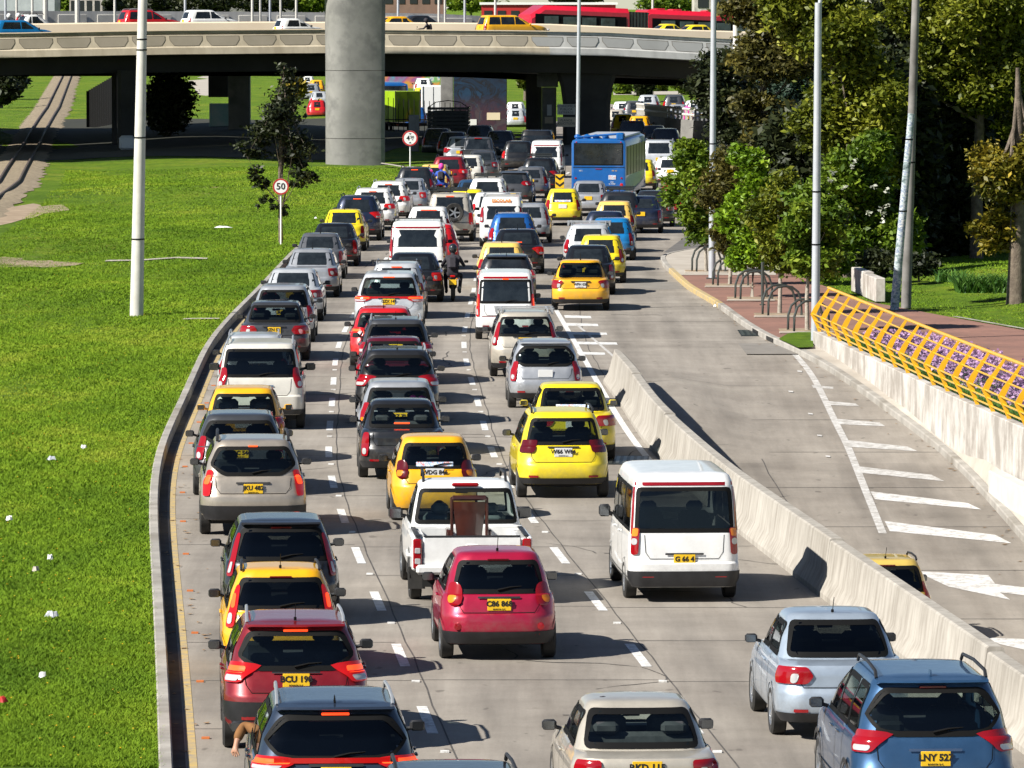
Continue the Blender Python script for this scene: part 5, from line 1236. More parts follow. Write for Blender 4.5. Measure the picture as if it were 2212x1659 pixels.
        P_(MB().box((0, -.0, .565 - .02), (W - .12, .22, .15), bev=.04), 'rear_bumper', pm)
        P_(MB().box((0, .045, 1.045), (W * .80, .06, .02)).box((-W * .45, .85, 1.05), (.07, 1.6, .02)).box((W * .45, .85, 1.05), (.07, 1.6, .02)), 'bed_rail', M['trim'])
        for sg in sides:
            to = P_(MB().box((sg * (W / 2 - .085), .015, .78), (.135, .05, .46), bev=.02), 'tail_light', M['lens'])
            for zz, mm in ((.86, 'lensw'), (.70, 'lensw')):
                sb = MB().box((sg * (W / 2 - .085), -.012 + oy, zz - .03), (.085, .02, .085), bev=.01); sb.obj('reverse_lens', M[mm], to)
            P_(MB().box((sg * (W / 2 + .015), ro, .70), (.07, .86, .05), bev=.02), 'arch_lip', pm)
            P_(MB().box((sg * (W / 2 - .1), ro - r - .05, .36), (.26, .02, .34)), 'mud_flap', M['tyre'])
            P_(MB().tube([(sg * (W / 2 - .28), 2.1, H - .05), (sg * (W / 2 - .28), 2.25, H + .08), (sg * (W / 2 - .3), 3.0, H + .08), (sg * (W / 2 - .3), 3.1, H - .02)], .022, 6), 'roof_rail', M['trim'])
        P_(MB().box((0, 1.93 - .02, H - .075), (.42, .05, .06), bev=.02), 'brake_light', M['lens'])
    if kw.get('toptext'):
        zz = H - .17; yy = sh.rear(0, zz, True, .02).y + oy; txt(kw['toptext'], .17, M['lenso'], body, Matrix.Translation((0, yy, zz)) @ Matrix.Rotation(-.18, 4, 'X') @ FACE, bold=.008)
    # front lamps for those seen from the front side
    if kw.get('headlights') or lod == 0:
        for sg in sides: P_(MB().box((sg * w * .72, L - .14, b - .30), (.30, .16, .14), bev=.05), 'headlight', M['lensw'])
    return root
def place(root, x, y, z, rz, label, cat, group=None):
    root.location = (x, y, z); root.rotation_euler = (0, 0, rz); tag(root, label, cat, group); return root
QUEUE = 'cars queuing on the road'
def car(px, py, kind, col, label, name=None, cat='car', hd=None, z=0.0, group=QUEUE, **k):
    """px, py: picture position of the middle of the rear axle on the road"""
    p = G(px, py, z); Y = p.y; lod = k.pop('lod', 0 if Y < 172 else (1 if Y < 340 else 2))
    zz = z(Y) if callable(z) else z
    if hd is None: hd = heading(Y + 2)
    name = name or {'hatch': 'hatchback', 'suv': 'crossover_car', 'box': 'off_roader', 'van': 'van', 'sedan': 'sedan', 'pickup': 'pickup_truck'}[kind]
    root = make_vehicle(kind, name, col, lod, **k)
    return place(root, p.x, p.y, zz, -hd, label, cat, group)
# ------------------------------------------------------------------ the queue, nearest first, left lane
T = 'taxis among the queue'
spt = car(722, 1833, 'suv', 'slate', 'dark slate blue crossover nearest in the left lane, an arm out of its window', W=1.87, H=1.64, L=4.45, tl='slim', tz=1.02, lit=1, midbar=1, rails='s', fin=1, brake=1, glas='dark', wshape='cat', spoiler=1, ptext=None, plate='y', arch=0, dark=2)
car(637, 1612, 'suv', 'wine', 'dark red crossover with silver roof rails, second in the left lane', W=1.78, H=1.60, L=4.3, tl='wing', tz=1.0, lit=1, rails='s', ant=1, brake=1, glas='tint', wshape='hex', spoiler=1, dark=3, arch=1, wh=.33)
car(606, 1462, 'hatch', 'amber', 'amber yellow small hatchback with roof antenna behind the dark red crossover', cat='taxi', group=T, W=1.60, H=1.50, tl='high', tz=.98, lit=1, ant=1, rails='b', railh=.02, brake=0, glas='dark', wlow=.02, plate='w', ptext='WDN 731')
car(607, 1347, 'hatch', 'charcoal', 'glossy black tall hatchback with white lower light lenses, in front of the amber hatchback', W=1.72, H=1.56, L=4.0, tl='tall', tz=1.08, rev=1, glas='dark', spoiler=1, brake=0, wlow=.0)
car(546, 1152, 'suv', 'beige', 'beige crossover with black roof rails and yellow plate above a dark bumper', W=1.83, H=1.66, L=4.3, tl='vert', tz=.98, lit=1, rails='b', railh=.09, brake=1, glas='tint', wshape='hex', dark=2, arch=0, ptext='JKU 482', pz_=.83, bw=.08, revlow=1, rev=0)
car(518, 1068, 'hatch', 'grey', 'dark grey hatchback squeezed in front of the beige crossover', W=1.74, H=1.52, L=4.0, tl='vert', tz=.95, glas='dark', brake=None, wshape='hex')
car(527, 998, 'hatch', 'amber', 'amber yellow taxi with yellow mirrors and a rear window sticker', name='taxi', cat='taxi', group=T, W=1.62, H=1.50, tl='eye', mirror='body', sticker=1, glas='clear', brake=None, plate='w')
car(563, 924, 'box', 'cream', 'big cream white off-roader with black mirrors in the left lane', W=1.90, H=1.86, L=4.75, tl='vert', tz=1.18, glas='dark', ptext='UKX 390', chrome=1, msz=1.35, mirror='black', rails='s', rev=1, arch=0, brake=None, plate='y')
car(549, 868, 'hatch', 'palegrey', 'pale silver wagon hidden behind the big cream off-roader', W=1.70, H=1.55, L=4.1, tl='vert', glas='dark', rails='s', bars=0, brake=None)
car(594, 777, 'sedan', 'grey', 'grey sedan with broad red tail lights and yellow plate, left lane', W=1.77, H=1.46, L=4.6, tl='wide', lit=0, glas='tint', ptext='RZN 521', pz_=.80, brake=None)
car(612, 738, 'hatch', 'silver', 'silver estate with dark rear glass in front of the grey sedan', W=1.72, H=1.53, L=4.2, tl='vert', glas='dark', brake=None)
car(633, 692, 'sedan', 'palegrey', 'pale silver sedan with a black sunroof edge, left lane', W=1.76, H=1.46, tl='wide', glas='tint')
car(674, 641, 'sedan', 'silver', 'silver sedan with a bright boot lid, beside the lawn kerb', W=1.72, H=1.47, tl='block', ant=1)
car(691, 601, 'sedan', 'midgrey', 'mid grey sedan directly behind the black sedan with the yellow window reflection', W=1.70, H=1.47, tl='vert', tz=.85, ant=1)
car(722, 574, 'sedan', 'black', 'black sedan between a grey sedan and a yellow taxi, left lane', W=1.72, H=1.45, tl='vert', tz=.85, sticker=0)
car(743, 541, 'sedan', 'lemon', 'bright yellow taxi sedan in the left lane beside the kerb', name='taxi', cat='taxi', group=T, W=1.68, H=1.49, tl='vert', tz=.83, ant=1, plate='w')
car(773, 519, 'suv', 'navy', 'dark navy crossover with bright lit tail lights, left lane', W=1.82, H=1.72, tl='wing', lit=1, brake=1, rails='b', rack=0)
car(806, 497, 'suv', 'white', 'white crossover just ahead of the navy one, left lane', W=1.84, H=1.68, tl='wide', lit=1, brake=1, rails='s')
car(840, 478, 'suv', 'white', 'second white crossover ahead, its roof rails silver, left lane', W=1.82, H=1.67, tl='wide', lit=1, brake=1, rails='s')
car(882, 460, 'sedan', 'silver', 'silver car half hidden right of the two white crossovers', W=1.72, H=1.48, tl='block', lit=1, rails=None)
car(897, 441, 'suv', 'charcoal', 'charcoal family crossover with a lit high brake light, below the height limit sign', W=1.82, H=1.68, tl='vert', tz=1.0, brake=1, ant=1, rails='b')
car(938, 424, 'hatch', 'sand', 'sandy yellow taxi behind a rider with pink helmet', name='taxi', cat='taxi', group=T, W=1.62, H=1.50, tl='vert', plate='w')
car(971, 413, 'suv', 'wine', 'dark red crossover with yellow plate beyond the sandy taxi', W=1.84, H=1.68, tl='wide', lit=1, rails='b')
car(1012, 402, 'hatch', 'cream', 'cream car peeking out right of the dark red crossover', W=1.66, H=1.55, tl='vert')
car(1041, 388, 'sedan', 'grey', 'dark grey sedan near the bridge shadow, beyond the cream car', W=1.78, H=1.46, tl='block')
car(1031, 366, 'pickup', 'grey', 'grey pickup with a ladder frame behind its cab, at the bridge shadow edge', cat='pickup', lod=1)
car(994, 358, 'sedan', 'silver', 'silver sedan at the edge of the bridge shadow, left lane', W=1.80, H=1.60, tl='wing', tz=.95)
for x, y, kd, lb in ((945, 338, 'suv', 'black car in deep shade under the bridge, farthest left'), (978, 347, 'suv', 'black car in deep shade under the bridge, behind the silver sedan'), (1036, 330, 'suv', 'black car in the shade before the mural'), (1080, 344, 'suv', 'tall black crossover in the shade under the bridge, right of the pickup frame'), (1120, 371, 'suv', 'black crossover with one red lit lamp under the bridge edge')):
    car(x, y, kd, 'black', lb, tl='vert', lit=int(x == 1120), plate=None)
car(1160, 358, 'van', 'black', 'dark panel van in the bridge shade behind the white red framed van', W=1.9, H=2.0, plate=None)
# ---- second lane
car(985, 2000, 'suv', 'charcoal', 'dark car whose railed roof just shows at the bottom edge of the picture', W=1.80, H=1.52, L=4.4, tl='vert', rails='b', railh=.06, glas='dark')
spark = car(1074, 1420, 'hatch', 'crimson', 'crimson small hatchback with round tail lights alone in the middle of the road', W=1.62, H=1.51, L=3.6, tl='round', tz=.93, glas='dark', ptext='C86 868', rev=3, fog=1, dark=4, ant=1, spoiler=0, pz_=.79, brake=0, wiper=True)
pk = car(1012, 1292, 'pickup', 'white', 'white pickup truck with a brown wooden chair in its bed', cat='pickup', W=1.84, H=1.76, L=5.05, glas='clear', seatm='seatgrey', plate=None, msz=1.35, mtall=1.1, wtop=1.60, wlow=.02, wins=.05)
car(937, 1122, 'hatch', 'amber', 'amber yellow taxi with a long rear window sticker, behind the black sedan', name='taxi', cat='taxi', group=T, W=1.53, H=1.50, L=3.5, tl='round', tz=.92, sticker=1, glas='tint', plate='w', ptext='WDG 846', rev=3, lens=0, pz_=.86, dark=0, brake=None)
car(868, 1030, 'sedan', 'charcoal', 'black sedan with a lit brake lamp in its rear window, beside the amber taxi', W=1.68, H=1.46, L=4.2, tl='vert', tz=.86, glas='clear', brake=1, plate=None, hand=0)
car(862, 982, 'hatch', 'silver', 'blue grey hatchback with a pink plush toy on its rear shelf', W=1.70, H=1.50, L=4.0, tl='vert', tz=.92, glas='clear', ptext=None, rev=3, brake=None)
car(858, 916, 'suv', 'charcoal', 'charcoal crossover with silver roof rails and pointed tail lights, second lane', W=1.82, H=1.65, L=4.4, tl='wing', tz=1.0, lit=0, rails='s', ant=1, glas='tint', wshape='cat', brake=None)
car(850, 870, 'sedan', 'maroon', 'maroon sedan tucked between two dark crossovers, second lane', W=1.72, H=1.47, tl='eye', glas='clear', brake=None)
car(855, 828, 'suv', 'grey', 'grey estate with silver rails and black rear glass, ahead of the maroon sedan', W=1.78, H=1.57, L=4.5, tl='wing', glas='dark', rails='s', ant=1, brake=None)
car(829, 795, 'hatch', 'red', 'bright red hatchback half covered by the grey estate', W=1.70, H=1.52, L=4.0, tl='eye', tz=.92, lit=1, glas='clear', ant=1, brake=None)
car(841, 722, 'suv', 'palegrey', 'silver crossover with a light bar across and yellow plate, second lane', W=1.92, H=1.71, L=4.75, tl='slim', tz=1.02, lit=1, midbar=1, glas='tint', brake=1, ptext='GZX 147', pz_=.93, fin=2, lod=0)
car(857, 688, 'hatch', 'palegrey', 'pale tall wagon with black roof bars just ahead of the silver crossover', W=1.72, H=1.62, L=4.2, tl='vert', rails='s', bars=1, brake=1)
car(893, 651, 'sedan', 'black', 'black sedan with red lit lamps left of the motorcyclist', W=1.82, H=1.46, tl='block', lit=1, brake=1)
car(903, 601, 'van', 'white', 'white passenger van with red edged rear window and roof rack', W=1.92, H=1.93, L=4.9, tl='tall', tz=1.05, lit=0, rails='b', bars=1, redtrim=1, brake=0, city='')
car(938, 582, 'hatch', 'red', 'red hatchback almost hidden behind the white passenger van', W=1.70, H=1.56, tl='vert', lit=1, brake=1)
car(926, 540, 'hatch', 'white', 'white hatchback with a wide lit brake light, beyond the passenger van', W=1.76, H=1.60, tl='high', brake=1, bw=.3)
car(973, 521, 'box', 'champagne', 'pale off-roader with a spare wheel on its tailgate', W=1.82, H=1.85, L=4.2, tl='vert', tz=.95, lit=1, spare=1, rack=1, brake=1, plate=None, wh=.38)
car(1010, 488, 'hatch', 'lemon', 'yellow taxi sliver between the spare wheel off-roader and a white car', name='taxi', cat='taxi', group=T, tl='vert', plate='w')
car(1021, 462, 'sedan', 'steelblue', 'teal grey sedan roof behind the yellow taxi sliver', tl='block')
# ---- third lane
car(1467, 1290, 'van', 'white', 'old white van with red stripes around its dark rear window', W=1.72, H=2.0, L=4.4, tl='vanlow', tz=.95, glas='dark', ptext='G 66 4', redtrim=1, rev=1, toplens=1, ant=0, plate='y', pz_=.66, wlow=.0, wtop=1.74, wins=.08, ro=.95, mirror='black', hand=1, brake=None, msz=1.1, mtall=1.5, dark=2, wiper=False)
car(1214, 1073, 'hatch', 'lemon', 'lemon yellow taxi wagon with grey lower band and roof rails', name='taxi', cat='taxi', group=T, W=1.70, H=1.60, L=4.1, tl='block', tz=.98, rails='b', railh=.06, glas='tint', plate='w', ptext='W66 W66', lens=0, sticker=0, rev=0, brake=None, spoiler=0, dark=1, arch=0, hand=1, pz_=.86, clr=.27)
car(1236, 993, 'sedan', 'lemon', 'lemon yellow taxi sedan with stickers, ahead of the taxi wagon', name='taxi', cat='taxi', group=T, W=1.70, H=1.50, L=4.25, tl='wide', tz=.90, mirror='body', glas='tint', sticker=1, plate='w', brake=None, lit=0)
car(1177, 880, 'hatch', 'silver', 'silver grey rounded hatchback between the concrete barrier nose and dashed line', W=1.68, H=1.53, L=3.8, tl='vert', tz=.90, glas='tint', wshape='oval', plate='w', spoiler=1, wipr=1, brake=None, hand=0)
car(1133, 812, 'suv', 'champagne', 'champagne hatchback with roof bars and tall side lights', name='hatchback', W=1.70, H=1.60, L=4.2, tl='high', tz=1.05, glas='clear', bars=2, rails='s', brake=None, clr=.22)
car(1092, 732, 'van', 'white', 'white minivan with red framed rear window and a lit left lamp', W=1.64, H=1.85, L=4.3, tl='tall', tz=.98, lit=1, redtrim=2, glas='opaque', plate='w', ptext='WLZ 215', wtop=1.62, brake=1, lod=0, bw=.08)
car(1094, 656, 'suv', 'charcoal', 'charcoal hatchback with shark fin, right behind the white minivan top', name='hatchback', W=1.79, H=1.50, L=4.3, tl='wing', tz=.93, lit=1, fin=1, spoiler=1)
car(1084, 625, 'hatch', 'sand', 'pale yellow taxi roof between two black cars, third lane', name='taxi', cat='taxi', group=T, W=1.62, H=1.50, tl='vert', ant=1)
car(1118, 590, 'sedan', 'black', 'black sedan with brilliant lit lamp, ahead of the pale yellow taxi', W=1.80, H=1.46, tl='wing', lit=1, brake=1, ant=1)
car(1107, 558, 'suv', 'blue', 'blue crossover with dark roof rails, third lane', W=1.76, H=1.62, tl='vert', rails='b', railh=.09)
car(1084, 533, 'van', 'white', 'white school van marked ESCOLAR with red side tape', W=1.66, H=1.90, L=4.2, tl='high', tz=1.2, bars=2, rails='s', wtop=1.54, toptext='ESCOLAR', name='school_van', plate='y')
car(1143, 524, 'hatch', 'silver', 'silver hatchback with dark glass right of the school van', W=1.70, H=1.50, tl='high', tz=.95, lit=0)
car(1216, 487, 'hatch', 'lemon', 'lemon yellow taxi with stickers and a black bumper stripe, left of the bus', name='taxi', cat='taxi', group=T, W=1.52, H=1.51, L=3.6, tl='vert', tz=.9, sticker=1, plate='w', dark=1, spoiler=0, hd=.03)
car(1272, 466, 'sedan', 'silver', 'silver sedan close behind the blue bus', W=1.72, H=1.47, tl='block', lens=1)
car(1061, 503, 'hatch', 'white', 'white rounded hatchback ahead of the school van', W=1.72, H=1.60, tl='vert', tz=1.0, lit=1, brake=0)
car(1054, 470, 'suv', 'white', 'white crossover with a black roof rack and shaded windscreen, beside the grey hatchback', W=1.78, H=1.68, tl='vert', rack=1)
car(1108, 441, 'hatch', 'grey', 'grey hatchback with red wing lamps and low yellow plate', W=1.80, H=1.48, L=4.4, tl='wide', tz=.95, pz_=.42, spoiler=1)
car(1147, 428, 'hatch', 'midgrey', 'mid grey compact car with upright lamps beside the chevron board', W=1.66, H=1.47, tl='vert', tz=.85)
car(1166, 417, 'suv', 'black', 'black crossover with a loaded roof rack left of the chevron board', W=1.84, H=1.68, tl='wing', lit=0, rack=1)
car(1181, 384, 'van', 'white', 'white van with a red framed rear window at the bridge shade', W=1.74, H=1.95, tl='tall', redtrim=1, wtop=1.62)
# ---- right hand group
car(1254, 669, 'sedan', 'amber', 'amber yellow taxi sedan alone at the back of the right group', name='taxi', cat='taxi', group=T, W=1.72, H=1.46, L=4.25, tl='eye', tz=.88, plate='w', ptext='WFH 038', lod=0, glas='tint', ant=1, brake=None, lit=0, hd=.01)
car(1270, 635, 'sedan', 'black', 'black sedan right behind the amber taxi roof', W=1.72, H=1.50, tl='vert', tz=.86, lit=0, hd=.02)
car(1298, 611, 'hatch', 'lemon', 'lemon yellow hatchback taxi beside the black sedan, right group', name='taxi', cat='taxi', group=T, W=1.62, H=1.56, tl='vert', tz=.95, ant=1, hd=.03)
car(1272, 585, 'suv', 'palegrey', 'silver white estate with dark roof bars, right group', W=1.76, H=1.60, tl='vert', rails='s', bars=2, rev=1, hd=.03)
car(1321, 562, 'hatch', 'azure', 'bright blue hatchback in the right group', W=1.66, H=1.50, tl='vert', hd=.04)
car(1307, 545, 'hatch', 'navy', 'dark navy car mostly hidden left of the bright blue hatchback', W=1.70, H=1.50, tl='vert', hd=.04)
car(1327, 520, 'hatch', 'sand', 'sandy orange taxi between the bus and the navy sedan', name='taxi', cat='taxi', group=T, W=1.64, H=1.52, tl='vert', plate='y', hd=.04)
car(1338, 502, 'suv', 'charcoal', 'charcoal car with a white roof rack behind the sandy orange taxi', W=1.76, H=1.62, tl='vert', rack=1, hd=.05)
car(1385, 503, 'sedan', 'navy', 'navy blue sedan with red lamps right of the bus', W=1.72, H=1.44, tl='vert', tz=.83, plate='y', hd=.035)
car(1411, 489, 'sedan', 'charcoal', 'charcoal sedan right of the navy sedan', W=1.72, H=1.44, tl='block', hd=.04)
car(1463, 469, 'sedan', 'red', 'glossy red sedan half under the small street trees', W=1.76, H=1.42, tl='wide', plate='y', hd=.04)
car(1448, 404, 'hatch', 'white', 'white car almost hidden behind the street tree crown', W=1.70, H=1.50, hd=.05)
car(1382, 411, 'hatch', 'lemon', 'yellow taxi beyond the right side of the blue bus', name='taxi', cat='taxi', group=T, hd=.06, tl='vert')
car(1424, 378, 'box', 'palegrey', 'tall silver off-roader with yellow plate right of the bus', W=1.92, H=1.85, L=4.8, tl='vert', tz=1.15, lit=0, rails='s', hd=.05, lod=1, arch=0)
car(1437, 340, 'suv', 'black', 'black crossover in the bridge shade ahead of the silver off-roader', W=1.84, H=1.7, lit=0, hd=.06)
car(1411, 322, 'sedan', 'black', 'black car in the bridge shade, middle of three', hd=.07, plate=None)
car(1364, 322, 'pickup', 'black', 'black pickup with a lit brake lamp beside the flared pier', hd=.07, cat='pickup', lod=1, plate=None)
FG = 'far cars beyond the overpass'
for x, y, kd, c, lb, cat in ((1345, 294, 'hatch', 'lemon', 'lemon yellow taxi beyond the overpass beside the flared pier', 'taxi'), (1381, 299, 'hatch', 'amber', 'amber taxi beyond the overpass, right of the lemon one', 'taxi'), (1436, 284, 'sedan', 'black', 'far black sedan with a yellow plate beside the balustrade head', 'car'),
        (1420, 277, 'hatch', 'white', 'far white hatchback left of the black sedan', 'car'), (1399, 269, 'hatch', 'red', 'far bright red hatchback beyond the taxis', 'car'), (1371, 266, 'suv', 'grey', 'far grey crossover between white car and red hatchback', 'car'), (1344, 262, 'hatch', 'white', 'far white hatchback nearest the flared pier', 'car'),
        (1463, 268, 'sedan', 'silver', 'far silver sedan behind the black sedan', 'car'), (1400, 250, 'suv', 'palegrey', 'far pale estate, back row beyond the overpass', 'car'), (1456, 250, 'suv', 'grey', 'far big grey crossover, back row beyond the overpass', 'car'),
        (1499, 259, 'hatch', 'white', 'far white hatchback behind the white sedan', 'car'), (1522, 253, 'hatch', 'red', 'far red car roof behind the white sedan', 'car'), (1518, 271, 'sedan', 'silver', 'far silver white sedan above the balustrade', 'car'),
        (1114, 280, 'hatch', 'palegrey', 'silver car right of the mural wall', 'car'), (1113, 263, 'hatch', 'white', 'white car behind the silver one, right of the mural wall', 'car'), (1330, 282, 'hatch', 'champagne', 'far pale car cut off by the flared pier', 'car')):
    car(x, y, kd, c, lb, cat=cat, name='taxi' if cat == 'taxi' else None, group=T if cat == 'taxi' else FG, lod=2, hd=.03 if x < 1200 else .07, lit=int(x in (1114, 1456)))
i = 0
for x, y, kd, c, lb in ((648, 186, 'hatch', 'amber', 'far amber taxi left of the great pier, top of the far queue'), (664, 196, 'hatch', 'white', 'far white hatchback left of the great pier'), (684, 206, 'hatch', 'amber', 'far amber taxi touching the great pier'), (672, 220, 'suv', 'silver', 'far silver car left of the great pier, third row'), (690, 235, 'sedan', 'palegrey', 'far pale sedan left of the great pier, fourth row'), (685, 258, 'hatch', 'red', 'far red car left of the great pier, lowest row'),
        (832, 246, 'sedan', 'navy', 'far navy sedan right of the great pier'), (838, 262, 'hatch', 'white', 'far white car behind the dark railing, right of the great pier'), (915, 206, 'suv', 'white', 'far white crossover behind the green container'), (912, 226, 'hatch', 'lemon', 'far yellow taxi behind the green container'), (905, 244, 'hatch', 'red', 'far red car behind the green container'), (868, 268, 'hatch', 'silver', 'far silver car below the green container'), (898, 276, 'hatch', 'blue', 'far blue car below the green container')):
    tx = c in ('amber', 'lemon'); car(x, y, kd, c, lb, cat='taxi' if tx else 'car', name='taxi' if tx else None, group=T if tx else FG, lod=2, hd=-.06, lit=i % 3 == 1); i += 1
# ramp car
car(1912, 1390, 'hatch', 'ochre', 'dull yellow hatchback on the ramp behind the concrete barrier', z=rampz, W=1.62, H=1.50, L=3.6, rails='b', railh=.02, ant=1, tl='high', glas='dark', hd=heading(107) - .005, ro=.55)
# lower right corner
car(1808, 1584, 'sedan', 'iceblue', 'pale ice blue sedan beside the barrier, ahead of the blue crossover', W=1.69, H=1.48, L=4.3, tl='wide', tz=.93, glas='dark', ant=1, ptext=None, plate='y', pz_=.47, msz=.95, hand=0, brake=None, dark=1, handdark=0)
car(2002, 1787, 'suv', 'steelblue', 'steel blue crossover with black roof rails in the lower right corner', W=1.83, H=1.74, L=4.6, tl='wing', tz=1.05, glas='tint', rails='b', railh=.06, fin=2, wshape='cat', ptext='LNY 527', pz_=.86, brake=0, spoiler=1, dark=3, chrome=1, arch=1)
car(1384, 1792, 'sedan', 'champagne', 'old champagne saloon with square tail lights at the bottom edge', W=1.68, H=1.40, L=4.25, tl='block', tz=.83, glas='clear', ptext='RKD 115', pz_=.79, lens=1, brake=None, ant=0, gap=1, hand=0)
# ------------------------------------------------------------------ yellow railing on the retaining wall
def wn_(Z):
    t = Vector((wallX(Z + 1) - wallX(Z - 1), 2, 0)).normalized(); return Vector((t.y, -t.x, 0))
z00 = 161.8; o0 = Vector((wallX(z00) + .11, z00, .5)); e = empty('yellow_railing', o0, 0, 'bent yellow steel railing on top of the retaining wall, lower right', 'railing')
def wp(Z, a, h): q = Vector((wallX(Z) + .11, Z, .5)) + wn_(Z) * a - o0; q.z = h; return q
Z = 161.6
while Z > 62:
    mb = MB(); P = []
    for a, h, wd in ((.02, 0, .045), (-.06, .22, .05), (-.15, .46, .075), (-.05, .66, .07), (.12, .90, .05), (.26, 1.12, .035)):
        n = wn_(Z); c = wp(Z, a, h); t = .014
        P.append([c + Vector((-wd, -t, 0)), c + Vector((wd, -t, 0)), c + Vector((wd, t, 0)), c + Vector((-wd, t, 0))])
    mb.grid(P, close=True); mb.add(P[-1], [(0, 1, 2, 3)]); mb.obj('post', M['yellow_rail'], e, smooth=20); Z -= 2.25
for a, h, r_ in ((.28, 1.14, .042), (.15, .92, .022), (.02, .73, .022), (-.16, .47, .022), (-.10, .30, .022), (-.02, .12, .022)):
    MB().tube([wp(Z, a, h) for Z in np.arange(161.9, 62, -2.25)], r_, 6).obj('rail', M['yellow_rail'], e)
# flower bed
n = 34000; Zf = rng.uniform(88, 158, n); u = rng.beta(1.6, 1.6, n); hh = rng.uniform(.0, 1, n)
X = np.array([wallX(z) for z in Zf]) + .75 + u * np.interp(Zf, [88, 130, 163], [3.4, 3.1, 1.6]); zt = .45 + .22 * hh + .12 * np.sin(Zf * 2.1 + X * 3)
def quads(X, Y, Z_, sz, mt, name, flat=.3, col=None, kind='stuff'):
    n = len(X); A = rng.uniform(0, 6.283, n); T = rng.normal(0, 1, (n, 3)); T[:, 2] *= flat; T /= np.linalg.norm(T, axis=1)[:, None]
    B = np.cross(T, rng.normal(0, 1, (n, 3))); B /= np.linalg.norm(B, axis=1)[:, None]; C = np.stack([X, Y, Z_], 1); s = (sz * rng.uniform(.6, 1.3, n))[:, None]
    V = np.stack([C - T * s, C - B * s * .6, C + T * s, C + B * s * .6], 1).reshape(-1, 3); Fq = np.arange(4 * n).reshape(-1, 4)
    c = np.repeat(np.clip(rng.normal(.5, .22, n) if col is None else col, 0, 1), 4); return link(name, npmesh(name, V, Fq, M[mt], c), kind=kind)
keep = np.sin(Zf * .9 + X) + np.sin(Zf * .37 - X * 2) + rng.normal(0, .7, n) > -1.5
quads(X[keep], Zf[keep], zt[keep], .05, 'purple', 'purple_flowers')
def sampb(n):
    Z_ = rng.uniform(88, 160, n); return np.array([wallX(z) for z in Z_]) + .3 + rng.random(n) * np.interp(Z_, [88, 130, 163], [3.2, 2.9, 1.6]), Z_
blades('flower_leaves', 16000, sampb, lambda a, b: .14, .25, .5, .014, 'agave')
# ------------------------------------------------------------------ bike racks, tree pits
def hoop(mb, cx, cy, w=.40, h=.86, r=.036):
    mb.tube([(cx - w, cy, 0), (cx - w * .98, cy, h * .5), (cx - w * .80, cy, h * .80), (cx - w * .42, cy, h * .97), (cx, cy, h), (cx + w * .42, cy, h * .97), (cx + w * .80, cy, h * .80), (cx + w * .98, cy, h * .5), (cx + w, cy, 0)], r, 8)
lbs = ['farthest bike rack hoops on the concrete pavement', 'second farthest bike rack hoops, right of the pole foot', 'middle bike rack hoops beside the slim bollard pole', 'second nearest bike rack hoops around a thin trunk', 'nearest bike rack hoops beside the yellow railing end']
RK = [(1529, 586), (1576, 616), (1626, 645), (1687, 680), (1744, 714)]
for (x, y), lb in zip(RK, lbs):
    p = G(x, y, .15); e = empty('bike_rack', (p.x, p.y, .14), .25, lb, 'bike rack', 'steel bike racks around the street trees')
    for k in (0, 1): mb = MB(); hoop(mb, -.05 + .10 * k, -.55 + .9 * k, .50); mb.obj('hoop', M['metal'], e)
    q = MB().box((p.x, p.y, .150), (1.5, 1.9, .02)).obj('soil', M['dirt'], kind='stuff', smooth=0)
    for yy in (-1.25,): MB().box((p.x - .1, p.y + yy, .165), (1.45, .14, .05), rz=.0, bev=.01).obj('tree_pit_edging', M['pave'], label='pale edging strip in front of the ' + lb.split(' hoops')[0], cat='edging')
p = G(1647, 658, .15); MB().tube([(0, 0, 0), (0, 0, 1.28)], .045, 10).lathe([(.09, 0), (.09, .02), (.05, .03)], 10, Matrix.Translation((0, 0, 0)) @ Matrix.Rotation(-math.pi / 2, 4, 'Y')).obj('bollard_pole', M['metal'], loc=(p.x, p.y, .14), label='slim steel pole among the bike racks', cat='post')
# small wall blocks in the park
for (x0, y0, x1, y1), h, lb in (((1849, 628, 1878, 640), .75, 'left of two low pale wall blocks at the park slope'), ((1874, 640, 1902, 652), .72, 'right of two low pale wall blocks at the park slope')):
    a, b = G(x0, y0, .15), G(x1, y1, .15); d = b - a
    MB().box(((a.x + b.x) / 2, (a.y + b.y) / 2, .14 + h / 2), (d.length, .3, h), rz=math.atan2(d.y, d.x), bev=.02).obj('wall_block', M['wallwhite'], label=lb, cat='wall', smooth=20)
a = G(1788, 580, .15); MB().box((a.x, a.y, .5), (.3, 3, .7), bev=.02).obj('wall_block', M['wallwhite'], label='far small pale wall block behind the tall lamp pole', cat='wall')
